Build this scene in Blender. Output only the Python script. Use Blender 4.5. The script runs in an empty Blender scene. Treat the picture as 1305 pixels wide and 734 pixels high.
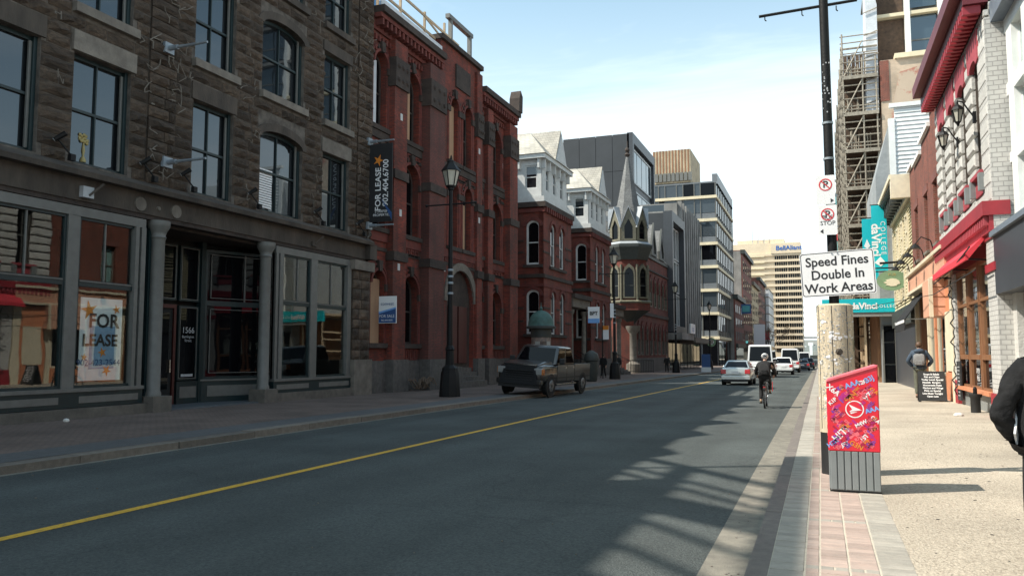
import bpy, bmesh, math, random
from mathutils import Vector, Matrix
R = random.Random(7)
sc = bpy.context.scene
COL = sc.collection
rad = math.radians

# ---------------------------------------------------------------- camera, world, sun, exposure
cd = bpy.data.cameras.new('camera'); cam = bpy.data.objects.new('camera', cd); COL.objects.link(cam)
cd.sensor_width = 36; cd.lens = 1020 / 1305 * 36; cd.clip_start = .05; cd.clip_end = 6000
cam.matrix_world = Matrix(((.93368279, .02904361, .35692145, 0), (.35810117, -.07572585, -.93060687, 0), (0, .99670561, -.08110448, 1.6), (0, 0, 0, 1)))
sc.camera = cam
SUN_AZ, SUN_EL = math.atan2(.45, .893), rad(49)       # direction in which the light travels, and height
sd = bpy.data.lights.new('sun', 'SUN'); so = bpy.data.objects.new('sun', sd); COL.objects.link(so)
sd.energy = 5.0; sd.angle = rad(.42); sd.color = (1, .93, .82)
ldir = Vector((math.cos(SUN_EL) * math.cos(SUN_AZ), math.cos(SUN_EL) * math.sin(SUN_AZ), -math.sin(SUN_EL)))
so.rotation_euler = ldir.to_track_quat('-Z', 'Y').to_euler(); so.location = (-60, -30, 80)
w = bpy.data.worlds.new('World'); sc.world = w; w.use_nodes = True
nt = w.node_tree; nt.nodes.clear(); N = nt.nodes.new; LK = nt.links.new
sky = N('ShaderNodeTexSky'); sky.sky_type = 'NISHITA'; sky.sun_disc = False; sky.sun_elevation = SUN_EL
sky.sun_rotation = math.atan2(-math.cos(SUN_AZ), -math.sin(SUN_AZ)); sky.air_density = 1.0; sky.dust_density = 1.2; sky.ozone_density = 1.0
tc = N('ShaderNodeTexCoord'); mp = N('ShaderNodeMapping'); mp.inputs['Scale'].default_value = (1.0, 2.6, 9); mp.inputs['Rotation'].default_value = (0, .10, .5)
nz = N('ShaderNodeTexNoise'); nz.inputs['Scale'].default_value = 1.0; nz.inputs['Detail'].default_value = 6; nz.inputs['Roughness'].default_value = .6; nz.inputs['Distortion'].default_value = .4
cr = N('ShaderNodeMapRange'); cr.inputs[1].default_value = .46; cr.inputs[2].default_value = .75; cr.inputs[3].default_value = 0; cr.inputs[4].default_value = .42
sp = N('ShaderNodeSeparateXYZ'); hz = N('ShaderNodeMapRange'); hz.interpolation_type = 'SMOOTHSTEP'; hz.inputs[1].default_value = .0; hz.inputs[2].default_value = .5; hz.inputs[3].default_value = 1.0; hz.inputs[4].default_value = .14
ad = N('ShaderNodeMath'); ad.use_clamp = True; sc2 = N('ShaderNodeMix'); sc2.data_type = 'RGBA'; sc2.blend_type = 'MULTIPLY'; sc2.inputs['Factor'].default_value = 1; sc2.inputs['B'].default_value = (.90, 1.2, 1.07, 1)
mx = N('ShaderNodeMix'); mx.data_type = 'RGBA'; mx.inputs['B'].default_value = (6.6, 7.2, 7.4, 1)   # thin white haze and streaks of cirrus
bg = N('ShaderNodeBackground'); bg.inputs['Strength'].default_value = .142; wo = N('ShaderNodeOutputWorld')
LK(tc.outputs['Generated'], mp.inputs['Vector']); LK(mp.outputs[0], nz.inputs['Vector']); LK(nz.outputs['Fac'], cr.inputs[0]); LK(tc.outputs['Generated'], sp.inputs[0]); LK(sp.outputs[2], hz.inputs[0])
LK(cr.outputs[0], ad.inputs[0]); LK(hz.outputs[0], ad.inputs[1]); LK(sky.outputs[0], sc2.inputs['A']); LK(sc2.outputs['Result'], mx.inputs['A'])
LK(ad.outputs[0], mx.inputs['Factor']); LK(mx.outputs['Result'], bg.inputs['Color']); LK(bg.outputs[0], wo.inputs['Surface'])
sc.view_settings.view_transform = 'Standard'; sc.view_settings.look = 'None'; sc.view_settings.exposure = 0.55; sc.view_settings.gamma = 1

# ---------------------------------------------------------------- materials
MATS = {}
def _mat(name):
    m = bpy.data.materials.new(name); m.use_nodes = True; MATS[name] = m
    t = m.node_tree; b = t.nodes['Principled BSDF']; return m, t, b
def mat(name, c1, c2=None, s=4, rough=.8, bump=0., bs=60, rand=0., metal=0., spec=.5, stretch=(1, 1, 1), grime=.12, coat=0., lo=.35, hi=.65, emit=None, road=False):
    m, t, b = _mat(name); N = t.nodes.new; L = t.links.new
    b.inputs['Roughness'].default_value = rough; b.inputs['Metallic'].default_value = metal; b.inputs['Specular IOR Level'].default_value = spec
    if coat: b.inputs['Coat Weight'].default_value = coat; b.inputs['Coat Roughness'].default_value = .06
    if c2 is None: c2 = tuple(x * .82 for x in c1)
    tcd = N('ShaderNodeTexCoord'); mpp = N('ShaderNodeMapping'); mpp.inputs['Scale'].default_value = stretch; L(tcd.outputs['Object'], mpp.inputs[0])
    if rand:
        oi = N('ShaderNodeObjectInfo'); va = N('ShaderNodeVectorMath'); va.operation = 'MULTIPLY_ADD'
        L(oi.outputs['Random'], va.inputs[0]); va.inputs[1].default_value = (37, 19, 53); L(mpp.outputs[0], va.inputs[2]); vec = va.outputs[0]
    else: vec = mpp.outputs[0]
    n1 = N('ShaderNodeTexNoise'); n1.inputs['Scale'].default_value = s; n1.inputs['Detail'].default_value = 6; n1.inputs['Roughness'].default_value = .65; L(vec, n1.inputs['Vector'])
    r1 = N('ShaderNodeMapRange'); r1.inputs[1].default_value = lo; r1.inputs[2].default_value = hi; L(n1.outputs['Fac'], r1.inputs[0])
    mix = N('ShaderNodeMix'); mix.data_type = 'RGBA'; mix.inputs['A'].default_value = (*c1, 1); mix.inputs['B'].default_value = (*c2, 1); L(r1.outputs[0], mix.inputs['Factor'])
    out = mix.outputs['Result']
    if grime:
        n2 = N('ShaderNodeTexNoise'); n2.inputs['Scale'].default_value = .45; n2.inputs['Detail'].default_value = 4; L(tcd.outputs['Object'], n2.inputs['Vector'])
        r2 = N('ShaderNodeMapRange'); r2.inputs[1].default_value = .3; r2.inputs[2].default_value = .7; r2.inputs[3].default_value = 1 - grime; r2.inputs[4].default_value = 1 + grime; L(n2.outputs['Fac'], r2.inputs[0])
        h = N('ShaderNodeHueSaturation'); L(r2.outputs[0], h.inputs['Value']); L(out, h.inputs['Color']); out = h.outputs[0]
    if rand:
        r3 = N('ShaderNodeMapRange'); r3.inputs[3].default_value = 1 - rand; r3.inputs[4].default_value = 1 + rand; L(oi.outputs['Random'], r3.inputs[0])
        h = N('ShaderNodeHueSaturation'); L(r3.outputs[0], h.inputs['Value']); L(out, h.inputs['Color']); out = h.outputs[0]
    if road:            # wheel-polished lanes, hairline cracks and dark patches
        m2 = N('ShaderNodeMapping'); m2.inputs['Scale'].default_value = (.75, .035, 1); L(tcd.outputs['Object'], m2.inputs[0]); n5 = N('ShaderNodeTexNoise'); n5.inputs['Scale'].default_value = 1.3; n5.inputs['Detail'].default_value = 3; L(m2.outputs[0], n5.inputs['Vector'])
        r5 = N('ShaderNodeMapRange'); r5.inputs[1].default_value = .3; r5.inputs[2].default_value = .7; r5.inputs[3].default_value = .84; r5.inputs[4].default_value = 1.17; L(n5.outputs['Fac'], r5.inputs[0]); h = N('ShaderNodeHueSaturation'); L(r5.outputs[0], h.inputs['Value']); L(out, h.inputs['Color']); out = h.outputs[0]
        n6 = N('ShaderNodeTexNoise'); n6.inputs['Scale'].default_value = .8; n6.inputs['Detail'].default_value = 5; L(tcd.outputs['Object'], n6.inputs['Vector']); va2 = N('ShaderNodeVectorMath'); va2.operation = 'MULTIPLY_ADD'; L(n6.outputs['Color'], va2.inputs[0]); va2.inputs[1].default_value = (1.6, 1.6, 0); L(tcd.outputs['Object'], va2.inputs[2])
        vo = N('ShaderNodeTexVoronoi'); vo.feature = 'DISTANCE_TO_EDGE'; vo.inputs['Scale'].default_value = .17; L(va2.outputs[0], vo.inputs['Vector']); r6 = N('ShaderNodeMapRange'); r6.inputs[1].default_value = .0015; r6.inputs[2].default_value = .0045; r6.inputs[3].default_value = .86; r6.inputs[4].default_value = 1; L(vo.outputs['Distance'], r6.inputs[0]); h = N('ShaderNodeHueSaturation'); L(r6.outputs[0], h.inputs['Value']); L(out, h.inputs['Color']); out = h.outputs[0]
    L(out, b.inputs['Base Color'])
    if bump:
        n3 = N('ShaderNodeTexNoise'); n3.inputs['Scale'].default_value = bs; n3.inputs['Detail'].default_value = 5; L(vec, n3.inputs['Vector'])
        bp = N('ShaderNodeBump'); bp.inputs['Strength'].default_value = bump; bp.inputs['Distance'].default_value = .03; L(n3.outputs['Fac'], bp.inputs['Height']); L(bp.outputs[0], b.inputs['Normal'])
    if emit: b.inputs['Emission Color'].default_value = (*c1, 1); b.inputs['Emission Strength'].default_value = emit
    return m
def brick(name, c1, c2, mortar, bw=.22, bh=.075, rough=.85, ms=.012, bump=.5, dirt=.25, flat=False, soot=0):
    m, t, b = _mat(name); N = t.nodes.new; L = t.links.new
    b.inputs['Roughness'].default_value = rough
    tcd = N('ShaderNodeTexCoord'); sx = N('ShaderNodeSeparateXYZ'); L(tcd.outputs['Object'], sx.inputs[0])
    cb = N('ShaderNodeCombineXYZ')
    if flat: L(sx.outputs[0], cb.inputs[0]); L(sx.outputs[1], cb.inputs[1])
    else:
        a = N('ShaderNodeMath'); L(sx.outputs[0], a.inputs[0]); L(sx.outputs[1], a.inputs[1]); L(a.outputs[0], cb.inputs[0]); L(sx.outputs[2], cb.inputs[1])
    br = N('ShaderNodeTexBrick'); br.inputs['Scale'].default_value = 1; br.inputs['Brick Width'].default_value = bw; br.inputs['Row Height'].default_value = bh
    br.inputs['Mortar Size'].default_value = ms; br.inputs['Mortar Smooth'].default_value = .3; br.inputs['Bias'].default_value = 0
    br.inputs['Color1'].default_value = (*c1, 1); br.inputs['Color2'].default_value = (*c2, 1); br.inputs['Mortar'].default_value = (*mortar, 1); L(cb.outputs[0], br.inputs['Vector'])
    n2 = N('ShaderNodeTexNoise'); n2.inputs['Scale'].default_value = .7; n2.inputs['Detail'].default_value = 7; L(tcd.outputs['Object'], n2.inputs['Vector'])
    r2 = N('ShaderNodeMapRange'); r2.inputs[1].default_value = .3; r2.inputs[2].default_value = .7; r2.inputs[3].default_value = 1 - dirt; r2.inputs[4].default_value = 1 + dirt; L(n2.outputs['Fac'], r2.inputs[0])
    h = N('ShaderNodeHueSaturation'); L(r2.outputs[0], h.inputs['Value']); L(br.outputs['Color'], h.inputs['Color']); out = h.outputs[0]
    if soot:            # weathering: rain streaks and soot blotches
        m2 = N('ShaderNodeMapping'); m2.inputs['Scale'].default_value = (1.6, 1.6, .22); L(tcd.outputs['Object'], m2.inputs[0]); n4 = N('ShaderNodeTexNoise'); n4.inputs['Scale'].default_value = 1.1; n4.inputs['Detail'].default_value = 8; n4.inputs['Roughness'].default_value = .68; L(m2.outputs[0], n4.inputs['Vector'])
        r4 = N('ShaderNodeMapRange'); r4.inputs[1].default_value = .46; r4.inputs[2].default_value = .72; r4.inputs[4].default_value = soot; L(n4.outputs['Fac'], r4.inputs[0])
        mi = N('ShaderNodeMix'); mi.data_type = 'RGBA'; mi.inputs['B'].default_value = (.045, .028, .022, 1); L(r4.outputs[0], mi.inputs['Factor']); L(out, mi.inputs['A']); out = mi.outputs['Result']
    L(out, b.inputs['Base Color'])
    bp = N('ShaderNodeBump'); bp.inputs['Strength'].default_value = bump; bp.inputs['Distance'].default_value = .012; bp.invert = True; L(br.outputs['Fac'], bp.inputs['Height']); L(bp.outputs[0], b.inputs['Normal'])
    return m
def glass(name, c=(.012, .014, .016), rough=.02, wave=.02, ws=1.5, ior=1.6, metal=0.):
    m, t, b = _mat(name); N = t.nodes.new; L = t.links.new
    b.inputs['Base Color'].default_value = (*c, 1); b.inputs['Roughness'].default_value = rough; b.inputs['IOR'].default_value = ior; b.inputs['Specular Tint'].default_value = (.78, .9, 1, 1); b.inputs['Metallic'].default_value = metal
    tcd = N('ShaderNodeTexCoord'); n3 = N('ShaderNodeTexNoise'); n3.inputs['Scale'].default_value = ws; n3.inputs['Detail'].default_value = 1; L(tcd.outputs['Object'], n3.inputs['Vector'])
    bp = N('ShaderNodeBump'); bp.inputs['Strength'].default_value = wave; bp.inputs['Distance'].default_value = .2; L(n3.outputs['Fac'], bp.inputs['Height']); L(bp.outputs[0], b.inputs['Normal'])
    return m
def clear_glass(name, tint=(.55, .6, .58), wave=.012):
    m, t, b = _mat(name); N = t.nodes.new; L = t.links.new
    t.nodes.remove(b); o = t.nodes['Material Output']
    tr = N('ShaderNodeBsdfTransparent'); tr.inputs[0].default_value = (*tint, 1); gl = N('ShaderNodeBsdfGlossy'); gl.inputs['Roughness'].default_value = .01
    lw = N('ShaderNodeLayerWeight'); pw = N('ShaderNodeMath'); pw.operation = 'POWER'; pw.inputs[1].default_value = 4; L(lw.outputs['Facing'], pw.inputs[0]); fr = N('ShaderNodeMath'); fr.operation = 'MULTIPLY_ADD'; fr.inputs[1].default_value = .9; fr.inputs[2].default_value = .06; L(pw.outputs[0], fr.inputs[0]); mxs = N('ShaderNodeMixShader')
    tcd = N('ShaderNodeTexCoord'); n3 = N('ShaderNodeTexNoise'); n3.inputs['Scale'].default_value = 1.2; n3.inputs['Detail'].default_value = 1; L(tcd.outputs['Object'], n3.inputs['Vector'])
    bp = N('ShaderNodeBump'); bp.inputs['Strength'].default_value = wave; bp.inputs['Distance'].default_value = .2; L(n3.outputs['Fac'], bp.inputs['Height'])
    L(bp.outputs[0], gl.inputs['Normal']); L(fr.outputs[0], mxs.inputs[0]); L(tr.outputs[0], mxs.inputs[1]); L(gl.outputs[0], mxs.inputs[2]); L(mxs.outputs[0], o.inputs['Surface'])
    return m

M = MATS
mat('asphalt', (.104, .117, .113), (.031, .037, .038), s=42, rough=.88, bump=.9, bs=60, grime=.2, spec=.3, lo=.3, hi=.75, road=True)
mat('concrete_gutter', (.235, .215, .175), (.15, .138, .115), s=6, rough=.9, bump=.4, bs=80)
mat('kerb_stone', (.20, .17, .14), (.14, .12, .10), s=8, rough=.85, bump=.5, bs=50, rand=.15)
mat('kerb_right', (.19, .165, .145), (.14, .12, .11), s=9, rough=.85, bump=.5, bs=60, rand=.1)
mat('aggregate', (.48, .415, .33), (.235, .195, .15), s=30, rough=.9, bump=.9, bs=45, grime=.22, lo=.42, hi=.72)
mat('mortar_sand', (.50, .45, .37), (.40, .36, .29), s=20, rough=.95)
mat('paver_red', (.40, .30, .255), (.33, .26, .225), s=6, rough=.85, bump=.35, bs=90, rand=.16)
mat('paver_grey', (.36, .33, .285), (.29, .27, .235), s=6, rough=.85, bump=.35, bs=90, rand=.12)
brick('left_pavers', (.17, .115, .092), (.128, .093, .078), (.085, .068, .058), bw=.2, bh=.1, flat=True, dirt=.3)
mat('left_band', (.105, .105, .105), (.085, .085, .085), s=5, rough=.8, bump=.4, bs=80)
mat('yellow_paint', (.62, .36, .03), (.16, .13, .06), s=26, rough=.75, grime=.15, lo=.5, hi=.72)
mat('earth', (.12, .11, .09), (.09, .085, .07), s=.2, rough=1)
mat('water', (.1, .14, .17), rough=.15)
mat('hill', (.13, .15, .14), (.20, .19, .17), s=.02, rough=1, grime=.2)
mat('sandstone', (.098, .068, .046), (.040, .029, .021), s=3.2, rough=.92, bump=1.0, bs=9, rand=.38, grime=.2)
mat('stone_mortar', (.15, .13, .11), (.06, .05, .042), s=3, rough=.95, bump=.3)
mat('smooth_stone', (.088, .070, .055), (.046, .037, .030), s=1.6, rough=.88, bump=.4, bs=22, grime=.25, stretch=(1, 1, .35))
mat('pale_stone', (.20, .175, .145), (.13, .112, .094), s=3, rough=.9, bump=.4, bs=20, grime=.2)
mat('plinth_stone', (.15, .132, .112), (.10, .088, .075), s=3, rough=.9, bump=.5, bs=20, grime=.2)
mat('teal_wood', (.010, .026, .028), (.007, .019, .021), rough=.45, grime=.1)
mat('grey_wood', (.15, .148, .136), (.12, .118, .108), rough=.5, grime=.08)
mat('white_wood', (.55, .56, .55), (.46, .47, .46), rough=.55, grime=.08)
mat('white_paint', (.78, .78, .76), (.7, .7, .68), rough=.55, grime=.06)
mat('black_paint', (.009, .009, .01), (.006, .006, .007), rough=.5, grime=.05, spec=.3)
mat('black_iron', (.007, .007, .008), (.012, .012, .012), rough=.55, spec=.25, bump=.15, bs=30)
mat('galv', (.30, .34, .37), (.24, .27, .3), rough=.5, metal=.3)
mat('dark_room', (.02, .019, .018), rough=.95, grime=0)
mat('dark_red', (.07, .012, .01), rough=.5)
mat('slate_floor', (.10, .115, .125), (.08, .09, .1), s=6, rough=.6)
glass('pane', wave=.006, ws=1.2, ior=1.85)
glass('pane_dark', c=(.004, .004, .005), wave=.008, ior=1.28)
glass('pane_teal', c=(.22, .36, .34), wave=.01, ior=1.6)
glass('pane_blue', c=(.03, .045, .055), wave=.01, ior=2.1)
glass('pane_office', c=(.05, .06, .068), wave=.008, ior=1.55)
clear_glass('shop_glass', tint=(.92, .95, .94), wave=.007); clear_glass('car_glass', tint=(.25, .27, .28), wave=0)
brick('red_brick', (.25, .036, .019), (.115, .022, .014), (.10, .042, .03), soot=.88, dirt=.4); brick('sooty_brick', (.15, .04, .03), (.10, .032, .025), (.07, .035, .03), soot=.8)
brick('red_brick_house', (.215, .036, .02), (.115, .023, .015), (.095, .04, .03), soot=.82, dirt=.35)
brick('brick_right', (.235, .052, .03), (.14, .035, .024), (.2, .12, .09), soot=.45)
brick('brick_far', (.22, .07, .05), (.17, .055, .045), (.13, .08, .07))
brick('tan_brick', (.46, .34, .24), (.38, .29, .21), (.40, .33, .26), dirt=.3)
mat('render_patch', (.42, .33, .25), (.36, .15, .11), s=1.1, rough=.95, bump=.4, bs=18, lo=.52, hi=.6)
mat('brownstone', (.06, .043, .035), (.034, .026, .022), s=3, rough=.9, bump=.5, bs=20, grime=.3)
mat('red_trim_stone', (.16, .036, .026), (.09, .025, .02), s=3, rough=.85, bump=.3, bs=25, grime=.2)
mat('granite', (.115, .104, .096), (.07, .064, .058), s=5, rough=.85, bump=.4, bs=40, grime=.2)
mat('plywood', (.40, .25, .15), (.33, .2, .12), s=3, rough=.8, stretch=(1, 1, .2))
mat('plastic_sheet', (.62, .64, .66), (.5, .52, .55), s=2, rough=.4, bump=.6, bs=6)
mat('timber', (.50, .38, .25), (.42, .31, .2), s=4, rough=.8, rand=.15)
mat('blue_tarp', (.05, .2, .42), rough=.5)
brick('slate', (.17, .17, .165), (.125, .125, .125), (.08, .08, .08), bw=.3, bh=.17, ms=.012, rough=.7)
brick('slate_tan', (.42, .39, .33), (.34, .32, .28), (.22, .2, .18), bw=.35, bh=.2, ms=.014, rough=.8)
mat('lead', (.34, .36, .38), (.28, .3, .32), s=3, rough=.5)
mat('olive_trim', (.17, .155, .105), (.10, .092, .065), rough=.6)
mat('dark_trim', (.045, .05, .045), (.03, .035, .033), rough=.6)
mat('black_panel', (.03, .033, .038), (.025, .028, .032), s=.6, rough=.5, grime=.12)
mat('black_frame', (.05, .055, .064), (.04, .045, .052), rough=.45)
mat('grey_concrete', (.26, .25, .235), (.20, .195, .185), s=1.2, rough=.9, bump=.4, bs=8, grime=.25, stretch=(1, 1, .4))
mat('cream_band', (.68, .58, .40), (.6, .52, .36), rough=.7)
mat('spandrel', (.15, .16, .17), (.12, .13, .14), rough=.4)
mat('beige_conc', (.46, .38, .26), (.38, .31, .21), s=.4, rough=.9, stretch=(1, 1, .25), grime=.2)
mat('bell_conc', (.68, .56, .41), (.63, .52, .38), s=.3, rough=.9, grime=.06)
mat('blue_letter', (.02, .12, .42), rough=.5); mat('teal_sign', (.0, .46, .52), (.0, .43, .5), rough=.5, grime=.03)
mat('white_print', (.8, .8, .8), (.78, .78, .78), rough=.5, grime=0); mat('black_print', (.02, .02, .022), rough=.5, grime=0)
mat('grey_print', (.45, .46, .47), rough=.5, grime=0); mat('navy_print', (.03, .09, .25), rough=.5, grime=0); mat('sky_print', (.28, .42, .58), rough=.5, grime=0)
mat('red_print', (.62, .03, .04), rough=.5, grime=0); mat('orange_print', (.75, .25, .03), rough=.5, grime=0); mat('green_sign', (.2, .30, .17), rough=.5)
mat('gold', (.42, .33, .12), rough=.4); mat('purple_print', (.22, .06, .38), rough=.5, grime=0); mat('lblue_print', (.2, .42, .8), rough=.5, grime=0)
mat('mail_red', (.72, .012, .035), (.66, .010, .03), rough=.38, grime=.03, coat=.3)
mat('pink_print', (.85, .16, .2), rough=.5, grime=0); mat('magenta_print', (.5, .02, .22), rough=.5, grime=0); mat('crimson_print', (.4, .01, .05), rough=.5, grime=0)
mat('mail_grey', (.22, .235, .235), (.19, .205, .205), rough=.45)
mat('wood_pole', (.66, .57, .42), (.5, .42, .3), s=5, rough=.9, stretch=(6, 6, .5), bump=.5, bs=30)
mat('paper', (.72, .70, .66), (.6, .58, .54), s=9, rough=.8)
mat('grey_stone_paint', (.52, .505, .475), (.45, .44, .415), s=3, rough=.85, bump=.55, bs=18, rand=.06)
brick('grey_brick_paint', (.50, .49, .465), (.45, .44, .42), (.32, .31, .30), bw=.22, bh=.12, bump=.8, dirt=.08)
mat('red_trim', (.34, .026, .038), (.27, .022, .032), rough=.5); mat('red_pale', (.40, .06, .075), (.32, .045, .06), rough=.6); mat('red_dark', (.13, .012, .018), rough=.5)
mat('red_canvas', (.66, .04, .06), (.6, .035, .055), rough=.8)
mat('yellow_board', (.56, .49, .31), (.5, .44, .28), rough=.65, rand=.05)
mat('cream_trim', (.70, .62, .46), (.6, .53, .4), rough=.6)
mat('tarp_grey', (.30, .315, .32), (.25, .265, .27), s=2, rough=.7, bump=.5, bs=5)
mat('orange_wood', (.60, .25, .13), (.52, .2, .1), rough=.6, grime=.08); mat('peach', (.66, .36, .24), (.58, .3, .2), rough=.6)
mat('brown_wood', (.27, .125, .058), (.2, .09, .042), s=3, rough=.45, stretch=(4, 4, .6))
mat('dark_fascia', (.05, .055, .065), (.045, .05, .06), rough=.4)
mat('blue_grey_metal', (.16, .19, .23), (.13, .16, .2), rough=.45)
mat('scaffold_tube', (.34, .30, .24), (.2, .17, .13), s=6, rough=.55, metal=.2); mat('scaffold_plank', (.105, .066, .042), (.055, .036, .025), s=3, rough=.9, rand=.25)
mat('copper_green', (.055, .13, .11), (.04, .09, .08), rough=.55); mat('poster_mix', (.34, .25, .2), (.16, .13, .12), s=5, rough=.7)
mat('truck_paint', (.030, .028, .026), (.026, .024, .022), rough=.3, metal=.25, coat=.7, grime=.03); mat('chrome', (.6, .6, .6), rough=.15, metal=1, grime=0)
mat('silver_paint', (.50, .52, .50), (.48, .5, .48), rough=.28, metal=.6, coat=.8, grime=.02); mat('car_white', (.75, .76, .76), (.72, .73, .73), rough=.3, coat=.6, grime=.03)
mat('car_dark', (.02, .022, .026), rough=.25, coat=.8, grime=0); mat('car_blue', (.03, .045, .07), rough=.25, coat=.8, grime=0)
mat('tyre', (.018, .018, .018), rough=.85); mat('rim', (.4, .4, .4), rough=.3, metal=.9); mat('black_plastic', (.02, .02, .021), rough=.6)
mat('tail_red', (.55, .015, .02), rough=.2, coat=.5); mat('lamp_glass', (.3, .3, .29), rough=.12, spec=.8); mat('amber', (.45, .14, .02), rough=.2)
mat('skin', (.50, .30, .22), rough=.55, grime=0); mat('hair_brown', (.10, .055, .03), rough=.6); mat('cloth_black', (.007, .007, .008), (.011, .011, .012), s=18, rough=.85, bump=.4, bs=25)
mat('cloth_charcoal', (.02, .02, .021), (.012, .012, .013), s=5, rough=.9, bump=1., bs=9, spec=.2); mat('cloth_navy', (.035, .055, .085), (.05, .075, .11), s=8, rough=.85, bump=.4, bs=20); mat('cloth_olive', (.13, .135, .10), (.1, .105, .08), s=8, rough=.9, bump=.3, bs=20); mat('cloth_grey', (.16, .16, .165), (.22, .22, .22), s=14, rough=.85, bump=.5, bs=18)
mat('shoe_tan', (.42, .29, .18), rough=.7); mat('helmet_white', (.75, .75, .75), (.05, .05, .05), s=16, rough=.35, lo=.54, hi=.57)
mat('chalk', (.022, .023, .024), (.035, .035, .036), s=4, rough=.9); mat('bark', (.085, .068, .052), (.06, .05, .04), s=8, rough=.95, bump=.6); mat('twig', (.16, .115, .085), (.12, .085, .06), s=5, rough=.95)
mat('aqua_panel', (.1, .4, .42), rough=.5); mat('white_siding', (.72, .73, .72), (.66, .67, .66), rough=.6, rand=.03)
mat('lantern_glass', (.5, .48, .4), rough=.15, spec=.9); mat('interior_warm', (.35, .18, .09), (.2, .1, .05), s=1.5, rough=.8)

# ---------------------------------------------------------------- mesh helpers
def gz(y): return -.006 * 4 * math.log1p(math.exp(min((y - 20) / 4., 60)))
class B:
    def __init__(s, T=None): s.v = []; s.f = []; s.T = T
    def add(s, vs, fs):
        n = len(s.v)
        s.v += [s.T(*p) if s.T else tuple(p) for p in vs]; s.f += [tuple(i + n for i in f) for f in fs]; return s
    def box(s, a0, a1, b0, b1, c0, c1):
        return s.add([(a0, b0, c0), (a1, b0, c0), (a1, b1, c0), (a0, b1, c0), (a0, b0, c1), (a1, b0, c1), (a1, b1, c1), (a0, b1, c1)],
                     [(0, 3, 2, 1), (4, 5, 6, 7), (0, 1, 5, 4), (1, 2, 6, 5), (2, 3, 7, 6), (3, 0, 4, 7)])
    def prism(s, poly, a, b, ax='d'):
        n = len(poly)
        P = {'d': lambda u, v, t: (u, t, v), 'x': lambda u, v, t: (t, u, v), 'z': lambda u, v, t: (u, v, t)}[ax]
        return s.add([P(u, v, a) for u, v in poly] + [P(u, v, b) for u, v in poly],
                     [tuple(range(n)), tuple(range(2 * n - 1, n - 1, -1))] + [(i, (i + 1) % n, n + (i + 1) % n, n + i) for i in range(n)])
    def ring(s, o, i, a, b):                       # closed ring between two outlines of equal count (u,z), depth a..b
        n = len(o); vs = [(u, a, z) for u, z in o] + [(u, a, z) for u, z in i] + [(u, b, z) for u, z in o] + [(u, b, z) for u, z in i]; fs = []
        for k in range(n):
            j = (k + 1) % n
            fs += [(k, j, n + j, n + k), (2 * n + k, 3 * n + k, 3 * n + j, 2 * n + j), (k, 2 * n + k, 2 * n + j, j), (n + k, n + j, 3 * n + j, 3 * n + k)]
        return s.add(vs, fs)
    def cyl(s, p, q, r0, r1=None, n=10, cap=True):
        r1 = r0 if r1 is None else r1; p = Vector(p); q = Vector(q); d = (q - p).normalized(); a = d.orthogonal().normalized(); c = d.cross(a)
        vs = [p + (a * math.cos(t) + c * math.sin(t)) * r0 for t in [2 * math.pi * k / n for k in range(n)]] + [q + (a * math.cos(t) + c * math.sin(t)) * r1 for t in [2 * math.pi * k / n for k in range(n)]]
        fs = [(k, (k + 1) % n, n + (k + 1) % n, n + k) for k in range(n)] + ([tuple(range(n - 1, -1, -1)), tuple(range(n, 2 * n))] if cap else [])
        return s.add([tuple(x) for x in vs], fs)
    def tube(s, pts, r, n=6):
        for a, b in zip(pts, pts[1:]): s.cyl(a, b, r, r, n)
        return s
    def bar(s, p, q, w, h):
        p = Vector(p); q = Vector(q); d = (q - p).normalized(); a = d.cross(Vector((0, 0, 1)));
        a = a.normalized() if a.length > 1e-4 else Vector((1, 0, 0)); c = a.cross(d); vs = []
        for o in (p, q):
            for i, j in ((-1, -1), (1, -1), (1, 1), (-1, 1)): vs.append(tuple(o + a * w / 2 * i + c * h / 2 * j))
        return s.add(vs, [(0, 3, 2, 1), (4, 5, 6, 7), (0, 1, 5, 4), (1, 2, 6, 5), (2, 3, 7, 6), (3, 0, 4, 7)])
    def lathe(s, prof, x, y, z=0, n=14):
        vs = []; m = len(prof)
        for r, h in prof: vs += [(x + r * math.cos(2 * math.pi * (k + .5) / n), y + r * math.sin(2 * math.pi * (k + .5) / n), z + h) for k in range(n)]
        fs = [(i * n + k, i * n + (k + 1) % n, (i + 1) * n + (k + 1) % n, (i + 1) * n + k) for i in range(m - 1) for k in range(n)]
        return s.add(vs, fs + [tuple(range(n - 1, -1, -1)), tuple(range((m - 1) * n, m * n))])
    def loft(s, rings):
        n = len(rings[0]); vs = [p for r in rings for p in r]
        fs = [(i * n + k, i * n + (k + 1) % n, (i + 1) * n + (k + 1) % n, (i + 1) * n + k) for i in range(len(rings) - 1) for k in range(n)]
        return s.add(vs, fs + [tuple(range(n - 1, -1, -1)), tuple(range((len(rings) - 1) * n, len(rings) * n))])
    def ell(s, c, rx, ry, rz, nu=12, nv=8):
        vs = [(c[0], c[1], c[2] - rz)]; fs = []
        for j in range(1, nv):
            t = -math.pi / 2 + math.pi * j / nv
            vs += [(c[0] + rx * math.cos(t) * math.cos(2 * math.pi * k / nu), c[1] + ry * math.cos(t) * math.sin(2 * math.pi * k / nu), c[2] + rz * math.sin(t)) for k in range(nu)]
        vs.append((c[0], c[1], c[2] + rz)); e = len(vs) - 1
        for k in range(nu):
            fs.append((0, 1 + (k + 1) % nu, 1 + k)); fs.append((e, e - nu + k, e - nu + (k + 1) % nu))
            for j in range(nv - 2): a = 1 + j * nu; fs.append((a + k, a + (k + 1) % nu, a + nu + (k + 1) % nu, a + nu + k))
        return s.add(vs, fs)

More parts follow.
